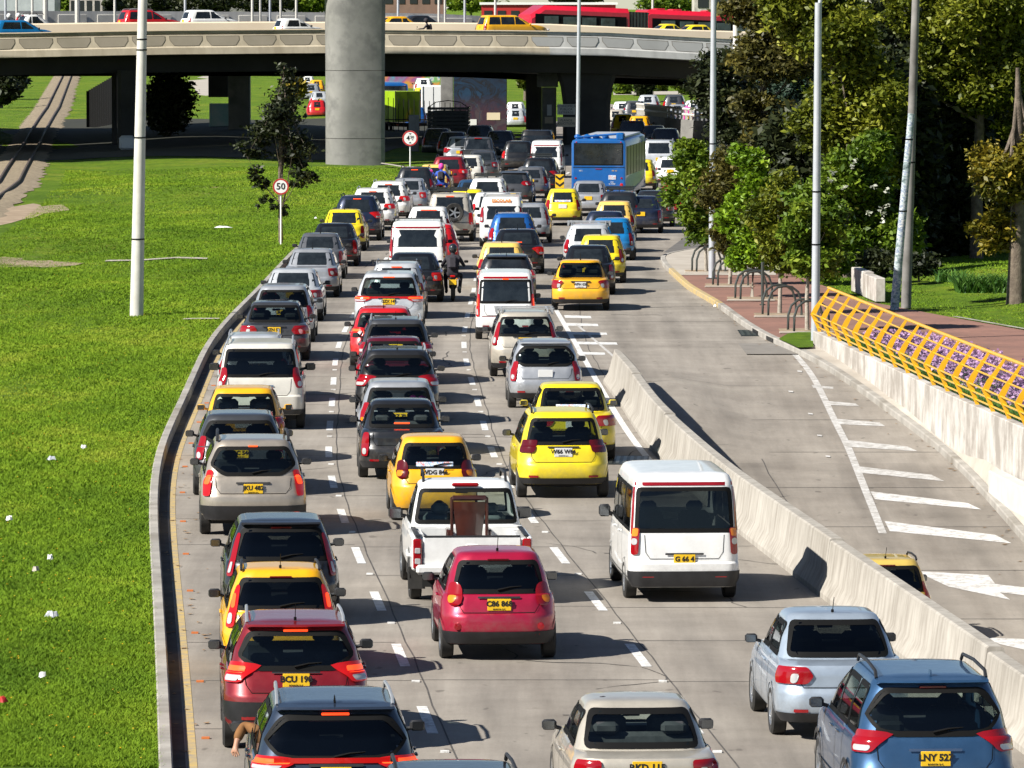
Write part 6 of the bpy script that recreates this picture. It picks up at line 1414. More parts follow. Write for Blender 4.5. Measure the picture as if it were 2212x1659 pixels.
# ------------------------------------------------------------------ poles and lamps
def pole(px, py, z, h, r0, r1, mt, lb, lean=0.0, arm=None, bands=(), name='lamp_post', leany=0, cat='lamp post', plate=True):
    p = G(px, py, z); e = empty(name, (p.x, p.y, z - .02), 0, lb, cat)
    fx = lambda t: (lean * h * t, leany * h * t, h * t)
    MB().tube([fx(0), fx(.33), fx(.66), fx(1)], [r0, r0 + (r1 - r0) * .33, r0 + (r1 - r0) * .66, r1], 16).obj('pole', M[mt], e)
    for b in bands: t = b / h; c = Vector(fx(t)); r = r0 + (r1 - r0) * t; MB().tube([c - Vector((0, 0, .02)), c + Vector((0, 0, .02))], r * 1.07, 14).obj('band', M['seal'], e)
    if plate: MB().box((0, 0, .02), (r0 * 3.2, r0 * 3.2, .04), bev=.01).obj('base_plate', M['metal'], e)
    if arm:
        sx, L_ = arm; t = Vector(fx(1))
        MB().tube([t - Vector((0, 0, .4)), t + Vector((sx * .1, 0, .5)), t + Vector((sx * L_ * .5, 0, 1.05)), t + Vector((sx * L_, 0, 1.2))], [.06, .05, .045, .04], 8).obj('lamp_arm', M[mt], e)
        MB().box(t + Vector((sx * (L_ + .3), 0, 1.2)), (.75, .3, .14), bev=.05).obj('lamp_head', M['metal'], e)
    return e
pole(295, 681, .2, 13.5, .195, .10, 'pole_white', 'tall pale concrete lamp post standing on the lawn, left', lean=.023, arm=(1, 1.6), bands=(2.2, 5.1, 7.6, 7.9), plate=False)
pole(1538, 601, .15, 13.5, .115, .075, 'pole_blue', 'bluish steel lamp post on the brick pavement by the far bike racks', lean=.004, arm=(1, 1.2), bands=(3.9, 4.4))
pole(1761, 738, .15, 9.0, .115, .09, 'pole_blue', 'bluish steel lamp post at the yellow railing end, its lamp lost in the tree', lean=.006, arm=(1, .5), bands=(2.6, 4.0))
pole(1247, 384, 0, 12, .105, .085, 'pole_blue', 'slender blue grey lamp post rising behind the blue bus', lean=.010, arm=(-1, 1.5))
pole(1589, 455, .1, 11, .16, .12, 'pole_white', 'pale post left of two behind the street trees', bands=(4, 7), plate=False)
pole(1634, 460, .1, 11, .14, .10, 'pole_white', 'pale post right of two behind the street trees', bands=(4, 7), plate=False)
pole(1640, 470, .1, 8.3, .05, .04, 'pole_blue', 'thin lamp post with a curved arm beside the bluish steel lamp post', arm=(-1, .9), plate=False)
# the two leaning poles
pole(1932, 668, .15, 5.75, .13, .10, 'pole_stick', 'short leaning metal pole covered in stickers, before a dark pole', lean=.083, bands=(2.9, 5.0), name='utility_pole', cat='pole', plate=False)
pole(1957, 664, .15, 13, .15, .10, 'pole_rear', 'tall leaning concrete pole behind the sticker covered one', lean=.028, bands=(4.3,), name='utility_pole', cat='pole', plate=False)
# ------------------------------------------------------------------ signs
def sign(px, py, hz, dia, lb, build, ph=None):
    p = G(px, py, .2 if px < 1100 else 0); s = F / p.y; zc = CAMH - hz / s; e = empty('road_sign', (p.x, p.y, p.z - .02), 0, lb, 'road sign'); zc -= p.z
    MB().tube([(0, 0, 0), (0, 0, zc + dia * .4)], .032, 8).obj('post', M['white'], e)
    d = MB().lathe([(.001, 0), (dia / 2, 0), (dia / 2, .015), (.001, .015)], 32, Matrix.Translation((0, -.05, zc)) @ Matrix.Rotation(-math.pi / 2, 4, 'Z')).obj('sign_disc', M['white'], e)
    MB().lathe([(dia * .40, .017), (dia * .497, .018), (dia * .499, .010)], 32, Matrix.Translation((0, -.05, zc)) @ Matrix.Rotation(-math.pi / 2, 4, 'Z')).obj('red_ring', M['red'], d)
    build(d, zc)
def b50(d, zc): txt('50', .34, M['black'], d, Matrix.Translation((0, -.072, zc)) @ FACE, bold=.006)
def b45(d, zc):
    txt('4', .34, M['black'], d, Matrix.Translation((-.10, -.072, zc)) @ FACE, bold=.006); txt('50', .19, M['black'], d, Matrix.Translation((.10, -.072, zc + .05)) @ FACE, bold=.004); txt('m', .11, M['black'], d, Matrix.Translation((.12, -.072, zc - .07)) @ FACE)
    for s_ in (-1, 1): MB().prism([(-.07, s_ * .25 + zc), (.07, s_ * .25 + zc), (0, s_ * .17 + zc)], -.073, -.069).obj('arrow', M['black'], d, smooth=0)
sign(607, 528, 401, .60, 'round speed limit sign reading 50 with a red rim, on the lawn', b50)
sign(886, 388, 297, .78, 'round height limit sign reading 4.50 m near the bridge', b45)
p = G(1209, 441, 0); e = empty('chevron_board', (p.x, p.y, 0), 0, 'yellow board with black chevrons pointing down, left of the blue bus', 'road sign')
bd = MB().box((0, 0, .88), (.40, .03, .92), bev=.005).obj('board', M['yellow'], e)
for k in range(3):
    zc = .62 + .29 * k; MB().prism([(-.19, zc + .12), (0, zc - .02), (.19, zc + .12), (.19, zc + .01), (0, zc - .13), (-.19, zc + .01)], -.022, -.018).obj('chevron', M['black'], bd, smooth=0)
# ------------------------------------------------------------------ buses and lorries
M['busside'] = noisy('bus_side_glass', (.004, .004, .005), (.02, .02, .018), 1.2, .28, spec=.25)
def bus(px, py, hd, lb, L=12.0, detail=True, blue='busblue', H=2.88):
    p = G(px, py, 0); e = empty('bus', (p.x, p.y, 0), -hd, lb, 'bus'); W_ = 2.5; w = W_ / 2; pm = PC[blue]
    P = []
    for y, ins, dz in ((-.0, .10, -.10), (.02, .03, -.03), (.10, 0, 0), (L - .1, 0, 0), (L, .1, -.1)):
        a = w - ins; P.append([(-a, y, .34), (a, y, .34), (a, y, H - .22), (a - .05, y, H - .08 + dz), (a - .25, y, H + dz), (-a + .25, y, H + dz), (-a + .05, y, H - .08 + dz), (-a, y, H - .22)])
    mb = MB().grid(P, close=True); mb.add(P[0], [tuple(range(8))]); mb.add(P[-1], [tuple(range(8))[::-1]]); mb.obj('body', pm, e, smooth=30)
    MB().box((0, L / 2, .33), (2.2, L - .6, .2)).obj('underbody', M['hub'], e)
    wr = MB().box((0, -.005, 2.17), (2.16, .03, .92), bev=.012).obj('rear_window', M['opaque_glass'], e)
    MB().box((0, -.0, 2.17), (2.26, .024, 1.02), bev=.01).obj('window_seal', M['seal'], wr)
    for sg in (-1, 1):
        MB().box((sg * (w + .004), L / 2, 1.86), (.02, L - .5, 1.32)).obj('side_window', M['busside'], e)
        for k in range(7): MB().box((sg * (w + .016), .9 + k * (L - 1.8) / 6, 1.86), (.012, .10, 1.32)).obj('pillar', M['seal'], e)
        MB().lathe([(.075, 0), (.06, .02), (.001, .03)], 14, Matrix.Translation((sg * 1.05, -.0, .78)) @ Matrix.Rotation(-math.pi / 2, 4, 'Z')).obj('tail_light', M['lenslit'], e)
        MB().lathe([(.05, 0), (.045, .02), (.001, .03)], 12, Matrix.Translation((sg * 1.05, -.0, 1.08)) @ Matrix.Rotation(-math.pi / 2, 4, 'Z')).obj('indicator', M['lens'], e)
        MB().lathe([(.03, 0), (.001, .02)], 10, Matrix.Translation((sg * 1.02, -.02, 2.72)) @ Matrix.Rotation(-math.pi / 2, 4, 'Z')).obj('marker_light', M['lenslit'], e)
        for y in (2.6, L - 2.6):
            wo = link('wheel', wheel_mesh(.48, 1), e, (sg * (w - .14), y, .48)); link('rim', rim_mesh(.48, 1), wo).rotation_euler = (0, 0, 0 if sg > 0 else math.pi)
    MB().box((0, -.01, 1.58), (2.36, .02, .02)).obj('panel_gap', M['seal'], e); MB().box((0, -.012, 1.50), (.30, .02, .03)).obj('brake_light', M['lens'], e)
    MB().box((-.75, -.03, .55), (.30, .02, .12)).obj('number_plate', M['plate_y'], e); MB().box((0, -.06, .42), (2.3, .2, .16), bev=.04).obj('bumper', pm, e)
    if detail:
        st = MB().box((.62, -.012, 1.12), (.34, .012, .20)).obj('notice', M['sticker'], e); txt('TRANSPORTE\nDE BOGOTA', .06, M['white'], e, Matrix.Translation((.62, -.022, 1.12)) @ FACE)
        txt('USA\nEL PARE', .085, M['white'], e, Matrix.Translation((.62, -.016, .86)) @ FACE); txt('GLV', .09, M['white'], e, Matrix.Translation((-.82, -.012, 1.42)) @ FACE); txt('340  02', .08, M['plate_y'], e, Matrix.Translation((.72, -.012, 1.42)) @ FACE)
        MB().box((0, L * .5, H + .03), (2.1, L * .9, .10), bev=.03).obj('roof_panel', M['pole_blue'], e)
        MB().box((.98, .35, H + .10), (.36, .7, .34), bev=.06).obj('air_duct', pm, e); MB().tube([(-1.0, .25, H + .06), (.9, .3, H + .22)], .05, 8).obj('roof_pipe', pm, e)
        for k in range(4): MB().ball((-1.0 + k * .42, .45 + .2 * (k % 2), H + .08), .16, 8, sc=(1, 1, .75)).obj('roof_dome', pm, e)
    return e
bus(1293, 436, .097, 'bright blue city bus seen from behind with a large rear window')
bus(846, 262, -.06, 'far blue bus right of the great pier, under the overpass', detail=False, L=10)
def lorry(px, py, hd, lb, col, Wd, Hb, Lb, z0=.9, stakes=False, name='lorry', rz=None):
    p = G(px, py, 0); e = empty(name, (p.x, p.y, 0), -hd if rz is None else rz, lb, 'lorry')
    if not stakes:
        MB().box((0, Lb / 2, (z0 + Hb) / 2), (Wd, Lb, Hb - z0), bev=.03).obj('container', col, e, smooth=20)
        MB().box((0, -.01, (z0 + Hb) / 2), (.03, .02, Hb - z0 - .1)).obj('door_gap', M['seal'], e); 
        for sg in (-1, 1): MB().box((sg * (Wd / 2 - .04), -.02, (z0 + Hb) / 2), (.06, .03, Hb - z0)).obj('door_post', M['lens'] if Wd > 2.2 else M['metal'], e)
    else:
        for k in range(7):
            zz = z0 + .12 + (Hb - z0 - .2) * k / 6; MB().box((0, 0, zz), (Wd, .05, .16)).obj('slat', M['black'], e, smooth=0)
            for sg in (-1, 1): MB().box((sg * Wd / 2, Lb / 2, zz), (.05, Lb, .16)).obj('slat', M['black'], e, smooth=0)
        for k in range(6): MB().box((-Wd / 2 + Wd * k / 5, -.04, (z0 + Hb) / 2), (.08, .05, Hb - z0)).obj('stake', M['black'], e, smooth=0)
        MB().tube([(-Wd / 2, .1, Hb), (-Wd * .3, .1, Hb + .32), (0, .1, Hb + .42), (Wd * .3, .1, Hb + .32), (Wd / 2, .1, Hb)], .03, 6).obj('hoop', M['black'], e)
        MB().box((0, Lb / 2, z0), (Wd, Lb, .12)).obj('bed_floor', M['black'], e)
    MB().box((0, Lb + .9, 1.3), (Wd * .9, 1.7, 1.8), bev=.15).obj('cab', M['white'] if not stakes else M['black'], e, smooth=30)
    MB().box((0, Lb / 2, .7), (.9, Lb + 1, .25)).obj('chassis', M['hub'], e)
    for sg in (-1, 1):
        for y in (1.2, Lb + .9): link('wheel', wheel_mesh(.45, 1), e, (sg * (Wd / 2 - .15), y, .45))
        MB().box((sg * (Wd / 2 - .2), -.03, .72), (.22, .04, .10)).obj('tail_light', M['lens'], e)
    return e
lorry(968, 318, .02, 'dark open stake truck in the shade in front of the mural', PC['black'], 2.5, 2.5, 4.5, stakes=True, name='stake_truck')
lorry(881, 292, -.5, 'lime green container lorry half in the shadow of the overpass', PC['limegreen'], 2.0, 3.0, 5.5)
lorry(936, 272, -.03, 'far white box lorry with red edges left of the lit column', M['white'], 1.6, 2.9, 6)
lorry(1560, 262, .05, 'far white box lorry behind the right street trees', M['white'], 2.3, 2.9, 6)
# ------------------------------------------------------------------ people
M['jacket'] = noisy('dark_jacket', (.015, .014, .018), (.035, .03, .04), 9, .8); M['skin'] = noisy('skin', (.42, .22, .14), (.36, .18, .11), 9, .55); M['brownsleeve'] = noisy('brown_sleeve', (.22, .10, .03), (.15, .065, .02), 14, .9)
M['helmet'] = mat('black_helmet', (.02, .02, .022), .15, 0, 1.0); M['pinkcloth'] = mat('pink_cloth', (.70, .06, .35), .8); M['bluecloth'] = mat('blue_cloth', (.03, .09, .45), .8); M['redcloth'] = mat('red_cloth', (.45, .01, .02), .8)
def skinmesh(name, J, E, R_, mt, parent, loc=(0, 0, 0), sub=2):
    """J joints, E bones, R_ radii -> one smooth continuous mesh"""
    me = bpy.data.meshes.new(name); ks = list(J); me.from_pydata([J[k] for k in ks], [(ks.index(a), ks.index(b)) for a, b in E], []); o = bpy.data.objects.new(name, me); COL.objects.link(o)
    m = o.modifiers.new('skin', 'SKIN'); m.use_smooth_shade = True
    for i, k in enumerate(ks): r = R_[k] if k in R_ else .05; me.skin_vertices[0].data[i].radius = (r, r) if not isinstance(r, tuple) else r
    me.skin_vertices[0].data[0].use_root = True
    o.modifiers.new('sub', 'SUBSURF').levels = sub; bpy.context.view_layer.update()
    m2 = bpy.data.meshes.new_from_object(o.evaluated_get(bpy.context.evaluated_depsgraph_get())); bpy.data.objects.remove(o); m2.name = name
    m2.materials.clear(); m2.materials.append(mt); return link(name, m2, parent, loc)
def rider(loc, rz, lb, jacket, helmet, sc=1.0, pack=True, z=0.0, bike_label=None, plate=True, group=None, cyc=False):
    b = empty('motorcycle' if not cyc else 'bicycle', loc, rz, bike_label, 'motorcycle' if not cyc else 'bicycle', group)
    wm = wheel_mesh(.31, 1)
    for y in (0, 1.32):
        wo = link('wheel', cached(('mw', cyc), lambda: MB().lathe([(.20, -.045), (.27, -.055), (.31, -.03), (.315, 0), (.31, .03), (.27, .055), (.20, .045)], 20).mesh('tyre', M['tyre'])), b, (0, y, .315)); 
        link('rim', cached(('mr',), lambda: MB().lathe([(.20, -.03), (.20, .03), (.18, .02), (.18, -.02)], 18).lathe([(.18, 0), (.03, .02), (.001, .02)], 8).mesh('rim', M['metal_dark'])), wo)
    MB().box((0, .55, .50), (.24, .62, .34), bev=.08).box((0, .28, .72), (.20, .95, .10), bev=.04).box((0, .85, .84), (.28, .42, .20), bev=.08).obj('frame', M['metal_dark'], b)
    MB().tube([(0, 1.32, .32), (0, 1.12, .9), (0, 1.05, 1.02)], .035, 6).tube([(-.36, .98, 1.04), (-.12, 1.06, 1.06), (.12, 1.06, 1.06), (.36, .98, 1.04)], .016, 6).obj('handlebar', M['metal_dark'], b)
    for sg in (-1, 1):
        MB().box((sg * .40, 1.0, 1.18), (.13, .04, .08), bev=.02).obj('mirror', M['seal'], b)
    MB().tube([(.17, .5, .30), (.19, -.02, .42)], [.035, .055], 8).obj('exhaust', M['metal'], b)
    MB().box((0, -.20, .78), (.16, .05, .06), bev=.02).obj('tail_light', M['lenslit'], b)
    if plate: MB().box((0, -.26, .60), (.23, .012, .16)).obj('number_plate', M['plate_y'], b)
    for sg in (-1, 1): MB().box((sg * .13, -.18, .70), (.06, .05, .05), bev=.02).obj('indicator', M['lenso'], b)
    pz = .80; pr = empty('person', Vector(loc) + Matrix.Rotation(rz, 3, 'Z') @ Vector((0, .25, 0)), rz, lb, 'person', None)
    J = dict(pel=(0, 0, pz + .06), sp=(0, .04, pz + .26), ch=(0, .10, pz + .46), nk=(0, .15, pz + .60), hd=(0, .18, pz + .70)); E = [('pel', 'sp'), ('sp', 'ch'), ('ch', 'nk'), ('nk', 'hd')]; Rr = dict(pel=.16, sp=(.15, .13), ch=(.18, .13), nk=.065, hd=.08)
    for sg, k in ((-1, 'l'), (1, 'r')):
        J.update({k + 'sh': (sg * .19, .12, pz + .52), k + 'el': (sg * .33, .34, pz + .28), k + 'wr': (sg * .33, .62, pz + .26), k + 'hp': (sg * .10, .02, pz + .02), k + 'kn': (sg * .24, .42, pz - .02), k + 'an': (sg * .20, .26, .30), k + 'to': (sg * .21, .42, .24)})
        E += [('ch', k + 'sh'), (k + 'sh', k + 'el'), (k + 'el', k + 'wr'), ('pel', k + 'hp'), (k + 'hp', k + 'kn'), (k + 'kn', k + 'an'), (k + 'an', k + 'to')]
        Rr.update({k + 'sh': .075, k + 'el': .052, k + 'wr': .036, k + 'hp': .10, k + 'kn': .07, k + 'an': .05, k + 'to': .045})
        for q in range(3): n_ = k + 'f%d' % q; J[n_] = (sg * (.30 + .03 * q), .70, pz + .24); E.append((k + 'wr', n_)); Rr[n_] = .014
    skinmesh('body', J, E, Rr, jacket, pr)
    MB().ball((0, .19, pz + .80), .145, 10, sc=(.92, 1.05, 1.08)).obj('helmet', helmet, pr)
    MB().ball((0, .245, pz + .81), .115, 8, sc=(.95, .9, .55)).obj('visor', M['darkglass'], pr)
    if pack: MB().box((0, -.09, pz + .38), (.30, .17, .42), bev=.07, rx=-.15).obj('backpack', M['jacket'], pr)
    return pr
p = G(978, 651, 0); rider((p.x, p.y, 0), -heading(p.y), 'motorcycle rider in dark jacket and black helmet with a backpack', M['jacket'], M['helmet'], bike_label='black motorcycle with yellow plate and lit tail lamp between the lanes')
p = G(952, 436, 0); rider((p.x, p.y, 0), -heading(p.y), 'rider in blue jacket and pink helmet before the sandy yellow taxi', M['bluecloth'], M['pinkcloth'], bike_label='motorcycle almost hidden among cars, under the pink helmeted rider')
p = G(1484, 272, 0); rider((p.x, p.y, 0), -.07, 'far rider in a pink jacket beyond the overpass', M['pinkcloth'], M['white'], bike_label='far motorcycle with a lit lamp under the pink jacketed rider', pack=False)
# driver of the dark crossover, arm out of the window
c = spt.matrix_basis; base = c @ Vector((0, 0, 0)); hd0 = spt.rotation_euler.z
e = empty('person', c @ Vector((-.40, 2.05, .30)), hd0, 'driver in a brown sleeve resting the left arm out of the dark blue car window', 'person')
J = dict(pel=(0, -.1, .28), sp=(0, -.18, .46), ch=(0, -.24, .66), nk=(0, -.24, .82), h1=(0, -.21, .92), h2=(0, -.20, 1.03), ls=(-.20, -.20, .72), lu=(-.36, -.06, .74), le=(-.54, .08, .80), lf=(-.60, -.03, .70), lw=(-.63, -.10, .61), lp=(-.64, -.14, .555), rs=(.20, -.2, .70), re=(.26, .06, .52), rw=(.14, .34, .56), kl=(-.12, .34, .34), kr=(.14, .34, .34), fl=(-.12, .62, .05), fr=(.14, .62, .05))
E = [('pel', 'sp'), ('sp', 'ch'), ('ch', 'nk'), ('nk', 'h1'), ('h1', 'h2'), ('ch', 'ls'), ('ls', 'lu'), ('lu', 'le'), ('le', 'lf'), ('lf', 'lw'), ('lw', 'lp'), ('ch', 'rs'), ('rs', 're'), ('re', 'rw'), ('pel', 'kl'), ('kl', 'fl'), ('pel', 'kr'), ('kr', 'fr')]
Rr = dict(pel=.15, sp=.13, ch=(.17, .12), nk=.06, h1=.085, h2=.08, ls=.08, lu=.062, le=.052, lf=.045, lw=.032, lp=.034, rs=.07, re=.05, rw=.035, kl=.08, kr=.08, fl=.05, fr=.05)
for q, (dx, dy, ln) in enumerate(((-.035, .02, .060), (-.014, .012, .072), (.008, 0, .070), (.028, -.012, .056))):
    J['f%d' % q] = (-.64 + dx, -.155 + dy, .555 - ln * .55); J['g%d' % q] = (-.64 + dx * 1.05 + .012, -.165 + dy, .555 - ln * 1.15); E += [('lp', 'f%d' % q), ('f%d' % q, 'g%d' % q)]; Rr['f%d' % q] = .010; Rr['g%d' % q] = .008
J['th'] = (-.675, -.12, .545); J['th2'] = (-.685, -.125, .51); E += [('lp', 'th'), ('th', 'th2')]; Rr['th'] = .011; Rr['th2'] = .009
skinmesh('body', J, E, Rr, M['skin'], e)
S2 = {k: J[k] for k in ('pel', 'sp', 'ch', 'ls', 'lu', 'le', 'lf', 'rs', 're', 'rw', 'nk')}; S2['lx'] = (-.622, -.075, .64)
skinmesh('jacket', S2, [('pel', 'sp'), ('sp', 'ch'), ('ch', 'nk'), ('ch', 'ls'), ('ls', 'lu'), ('lu', 'le'), ('le', 'lf'), ('lf', 'lx'), ('ch', 'rs'), ('rs', 're'), ('re', 'rw')], {**{k: (Rr[k] + .014 if not isinstance(Rr[k], tuple) else (.19, .14)) for k in S2 if k != 'lx'}, 'nk': .05, 'lx': .05}, M['brownsleeve'], e)
MB().ball((0, -.23, 1.02), .105, 8, sc=(.95, 1.05, 1.0)).obj('hair', M['jacket'], e)
# drivers seen through the glass
def occupant(start, side, lb, cloth, seat_y):
    for o in list(COL.objects):
        if o.get('label', '').startswith(start): c4 = o.matrix_basis; rz = o.rotation_euler.z; break
    e = empty('person', c4 @ Vector((side, seat_y, .36)), rz, lb, 'person')
    J = dict(pel=(0, 0, .16), sp=(0, -.06, .38), ch=(0, -.10, .60), nk=(0, -.08, .75), h1=(0, -.05, .84), h2=(0, -.04, .95), ls=(-.18, -.06, .64), le=(-.26, .14, .44), lw=(-.16, .40, .50), rs=(.18, -.06, .64), re=(.26, .14, .44), rw=(.16, .40, .50), kl=(-.13, .42, .22), kr=(.13, .42, .22), fl=(-.12, .66, -.04), fr=(.12, .66, -.04))
    E = [('pel', 'sp'), ('sp', 'ch'), ('ch', 'nk'), ('nk', 'h1'), ('h1', 'h2'), ('ch', 'ls'), ('ls', 'le'), ('le', 'lw'), ('ch', 'rs'), ('rs', 're'), ('re', 'rw'), ('pel', 'kl'), ('kl', 'fl'), ('pel', 'kr'), ('kr', 'fr')]
    Rr = dict(pel=.16, sp=.14, ch=(.18, .12), nk=.06, h1=.085, h2=.08, ls=.075, le=.05, lw=.035, rs=.075, re=.05, rw=.035, kl=.08, kr=.08, fl=.05, fr=.05)
    skinmesh('body', J, E, Rr, cloth, e, sub=1); MB().ball((0, -.06, .93), .108, 8, sc=(.95, 1.02, 1.08)).obj('hair', M['jacket'], e)
for st_, sd, lb, cl, sy in (('dark red crossover with silver roof', -.38, 'driver in dark clothes inside the dark red crossover', 'jacket', .95), ('white pickup truck', -.38, 'driver in a pale shirt inside the white pickup cab', 'pole_white', 1.45), ('old champagne saloon', -.36, 'driver in dark clothes inside the old champagne saloon', 'jacket', .85),
        ('black sedan with a lit brake', -.36, 'driver inside the black sedan beside the amber taxi', 'bluecloth', .85), ('silver grey rounded hatchback', -.36, 'driver inside the silver grey rounded hatchback', 'jacket', .85), ('lemon yellow taxi wagon', -.36, 'driver in dark clothes inside the lemon taxi wagon', 'jacket', 1.1),
        ('amber yellow taxi with a long rear', -.33, 'driver inside the amber taxi with the long sticker', 'jacket', .55), ('beige crossover', -.38, 'driver inside the beige crossover', 'jacket', .95), ('amber yellow taxi sedan alone', -.36, 'driver inside the amber taxi sedan at the back of the right group', 'bluecloth', .8), ('steel blue crossover', -.38, 'driver inside the steel blue crossover', 'jacket', 1.2)):
    occupant(st_, sd, lb, M[cl], sy)
# brown chair in the pickup bed
m = M['wood'] = noisy('varnished_brown_wood', (.025, .006, .004), (.06, .014, .007), 4, .3, coat=.5)
pm4 = pk.matrix_basis; e = empty('wooden_chair', pm4 @ Vector((.02, .10, .66)), pk.rotation_euler.z, 'dark brown wooden armchair standing in the white pickup bed', 'chair')
P = [[(-w_, .05 - .08 * (z / 1.0), z), (-w_ * .5, -.0 - .08 * z, z), (0, -.015 - .08 * z, z), (w_ * .5, 0 - .08 * z, z), (w_, .05 - .08 * z, z)] for z, w_ in ((.05, .19), (.35, .20), (.62, .235), (.82, .25))]
mb = MB().grid(P); mb.grid([[(x, y + .04, z) for x, y, z in r][::-1] for r in P]); mb.box((0, .0, .88), (.54, .06, .08), bev=.02, rx=-.1); mb.obj('backrest', m, e)
MB().box((0, .32, .10), (.50, .5, .07), bev=.02).obj('seat', m, e)
for sg in (-1, 1):
    MB().box((sg * .27, .02, .42), (.05, .07, .95), bev=.015, rx=-.05).obj('back_post', m, e)
    MB().box((sg * .31, .28, .36), (.08, .5, .05), bev=.02).box((sg * .31, .50, .2), (.05, .05, .32), bev=.01).box((sg * .31, .05, .2), (.06, .06, .34), bev=.015).obj('armrest', m, e)
    MB().box((sg * .24, .52, -.05), (.05, .05, .28), bev=.01).obj('leg', m, e)
# pink toy
for o in list(COL.objects):
    if o.get('label', '').startswith('blue grey hatchback with a pink'): pt = o.matrix_basis @ Vector((.38, -.02, 1.03)); pt2 = o.matrix_basis @ Vector((-.35, -.02, 1.0))
rr = random.Random(3); mb = MB()
for k in range(9): mb.ball((rr.uniform(-.2, .2), rr.uniform(-.05, .05), rr.uniform(0, .11)), rr.uniform(.06, .10), 6)
mb.obj('plush_toy', M['pinkcloth'], loc=pt, label='bright pink plush toy behind the rear glass of the blue grey hatchback', cat='toy')
# ------------------------------------------------------------------ traffic on the overpass
def bcar(px, yroof, off, kind, col, label, name=None, cat='car', flip=False, dyz=0, group='vehicles on the overpass', **k):
    x = (px - CX) / F * (387 + off); Y = by(x) + off; x = (px - CX) / F * Y; s = F / Y; H = k.get('H') or DEF[kind]['H']; L = k.get('L') or DEF[kind]['L']; n, d = bn(x)
    name = name or {'hatch': 'hatchback', 'suv': 'crossover_car', 'box': 'off_roader', 'van': 'van', 'sedan': 'sedan', 'pickup': 'pickup_truck'}[kind]
    root = make_vehicle(kind, name, col, 1, headlights=1, **k); rz = math.atan2(d.y, d.x) - math.pi / 2; c = Vector((x, Y, CAMH - yroof / s - H)) - d * (L / 2 - DEF[kind]['ro'])
    return place(root, c.x, c.y, c.z, rz, label, cat, group)
bcar(48, 43, 3.6, 'hatch', 'azure', 'light blue hatchback at the left end of the overpass', L=4.2, W=1.7, H=1.5)
bcar(648, 39, 3.6, 'hatch', 'white', 'white compact car on the overpass just left of the great pier', L=3.45, W=1.63, H=1.42)
bcar(1106, 32, 3.6, 'suv', 'amber', 'amber yellow taxi crossover on the overpass left of the red bus', name='taxi', cat='taxi', group=T, L=4.65, W=1.78, H=1.68, mirror='body')
bcar(326, 21, 12.4, 'suv', 'red', 'bright red crossover with silver roof rails on the far carriageway, behind the lamp post', L=4.3, rails='s')
bcar(456, 21, 12.4, 'hatch', 'white', 'white hatchback on the far carriageway behind the red one', L=3.9, W=1.7, H=1.5)
bcar(70, 31, 12.4, 'pickup', 'white', 'white pickup on the far carriageway above the blue hatchback', cat='pickup', H=1.7)
bcar(864, 35, 12.4, 'sedan', 'amber', 'amber taxi roof on the far carriageway right of the great pier', name='taxi', cat='taxi', group=T, H=1.45)
bcar(912, 33, 15.6, 'sedan', 'charcoal', 'dark car roof just right of the amber taxi on the far carriageway', H=1.45)
bcar(1448, 51, 12.4, 'sedan', 'lemon', 'yellow taxi roof on the far carriageway below the bus bellows', name='taxi', cat='taxi', group=T, H=1.5, L=2.6 + 1.4)
bcar(1510, 53, 15.8, 'sedan', 'lemon', 'second yellow taxi roof on the far carriageway beside the steel lamp post', name='taxi', cat='taxi', group=T, H=1.5)
# red articulated bus
def wpt(px, Y, z): x = (px - CX) / F * Y; return Vector((x, Y, z))
x0 = wpt(1133, 409.5, 0); n, d = bn(x0.x); e = empty('articulated_bus', (x0.x, by(x0.x) + 22.5, 0), math.atan2(d.y, d.x), 'long red articulated bus on the busway behind the overpass', 'bus')
e.location.z = z3(x0.x); slope = -.038
def section(xa, xb, nose):
    P = []
    for x, t in ((xa, 0), (xa + (1.0 if nose else .15), 1), (xb - .15, 1), (xb, .95)):
        h = 3.15 if t else (2.5 if nose else 3.05); dz = slope * x; P.append([(x, -1.27, .35 + dz), (x, -1.3, 1.2 + dz), (x, -1.26, h - .30 + dz), (x, -1.0, h + dz), (x, 1.0, h + dz), (x, 1.26, h - .30 + dz), (x, 1.3, 1.2 + dz), (x, 1.27, .35 + dz)])
    mb = MB().grid(P, close=True); mb.add(P[0], [tuple(range(8))]); mb.add(P[-1], [tuple(range(8))[::-1]]); mb.obj('body', PC['busred'], e, smooth=35)
    for sg in (-1, 1):
        P = [[(x, sg * 1.305, .9 + slope * x), (x, sg * 1.31, 1.2 + slope * x), (x, sg * 1.29, 2.58 + slope * x)] for x in np.linspace(xa + .25, xb - .2, 8)]; MB().grid([r[::sg] for r in P]).obj('window_band', M['seal'], e)
        x = xa + .9
        while x < xb - 1.3: MB().box((x + .5, sg * 1.318, 1.95 + slope * x), (1.0, .02, .95), bev=.004).obj('window', M['opaque_glass'] if sg > 0 else M['bus_glass'], e); x += 1.35
        for xx in (xa + 1.8, xb - 1.8): link('wheel', wheel_mesh(.48, 1), e, (xx, sg * 1.15, .48 + slope * xx)).rotation_euler = (0, 0, math.pi / 2)
M['bus_glass'] = noisy('bright_bus_glass', (.02, .03, .03), (.10, .16, .15), 1.3, .08)
section(0, 7.0, True); section(8.4, 18.5, False)
mb = MB()
for k in range(12):
    xa = 7.0 + k * 1.4 / 12; s_ = 1.22 if k % 2 else 1.14; mb.grid([[(x, -s_, .5 + slope * x), (x, -s_, 2.95 + slope * x), (x, s_, 2.95 + slope * x), (x, s_, .5 + slope * x)] for x in (xa, xa + .117)], close=True)
mb.obj('bellows', M['metal'], e, smooth=0)
for x in (9.4, 10.6, 13.0): MB().box((x, -.5, 3.18 + slope * x), (.7, .9, .14), bev=.04).obj('roof_vent', PC['busred'], e)
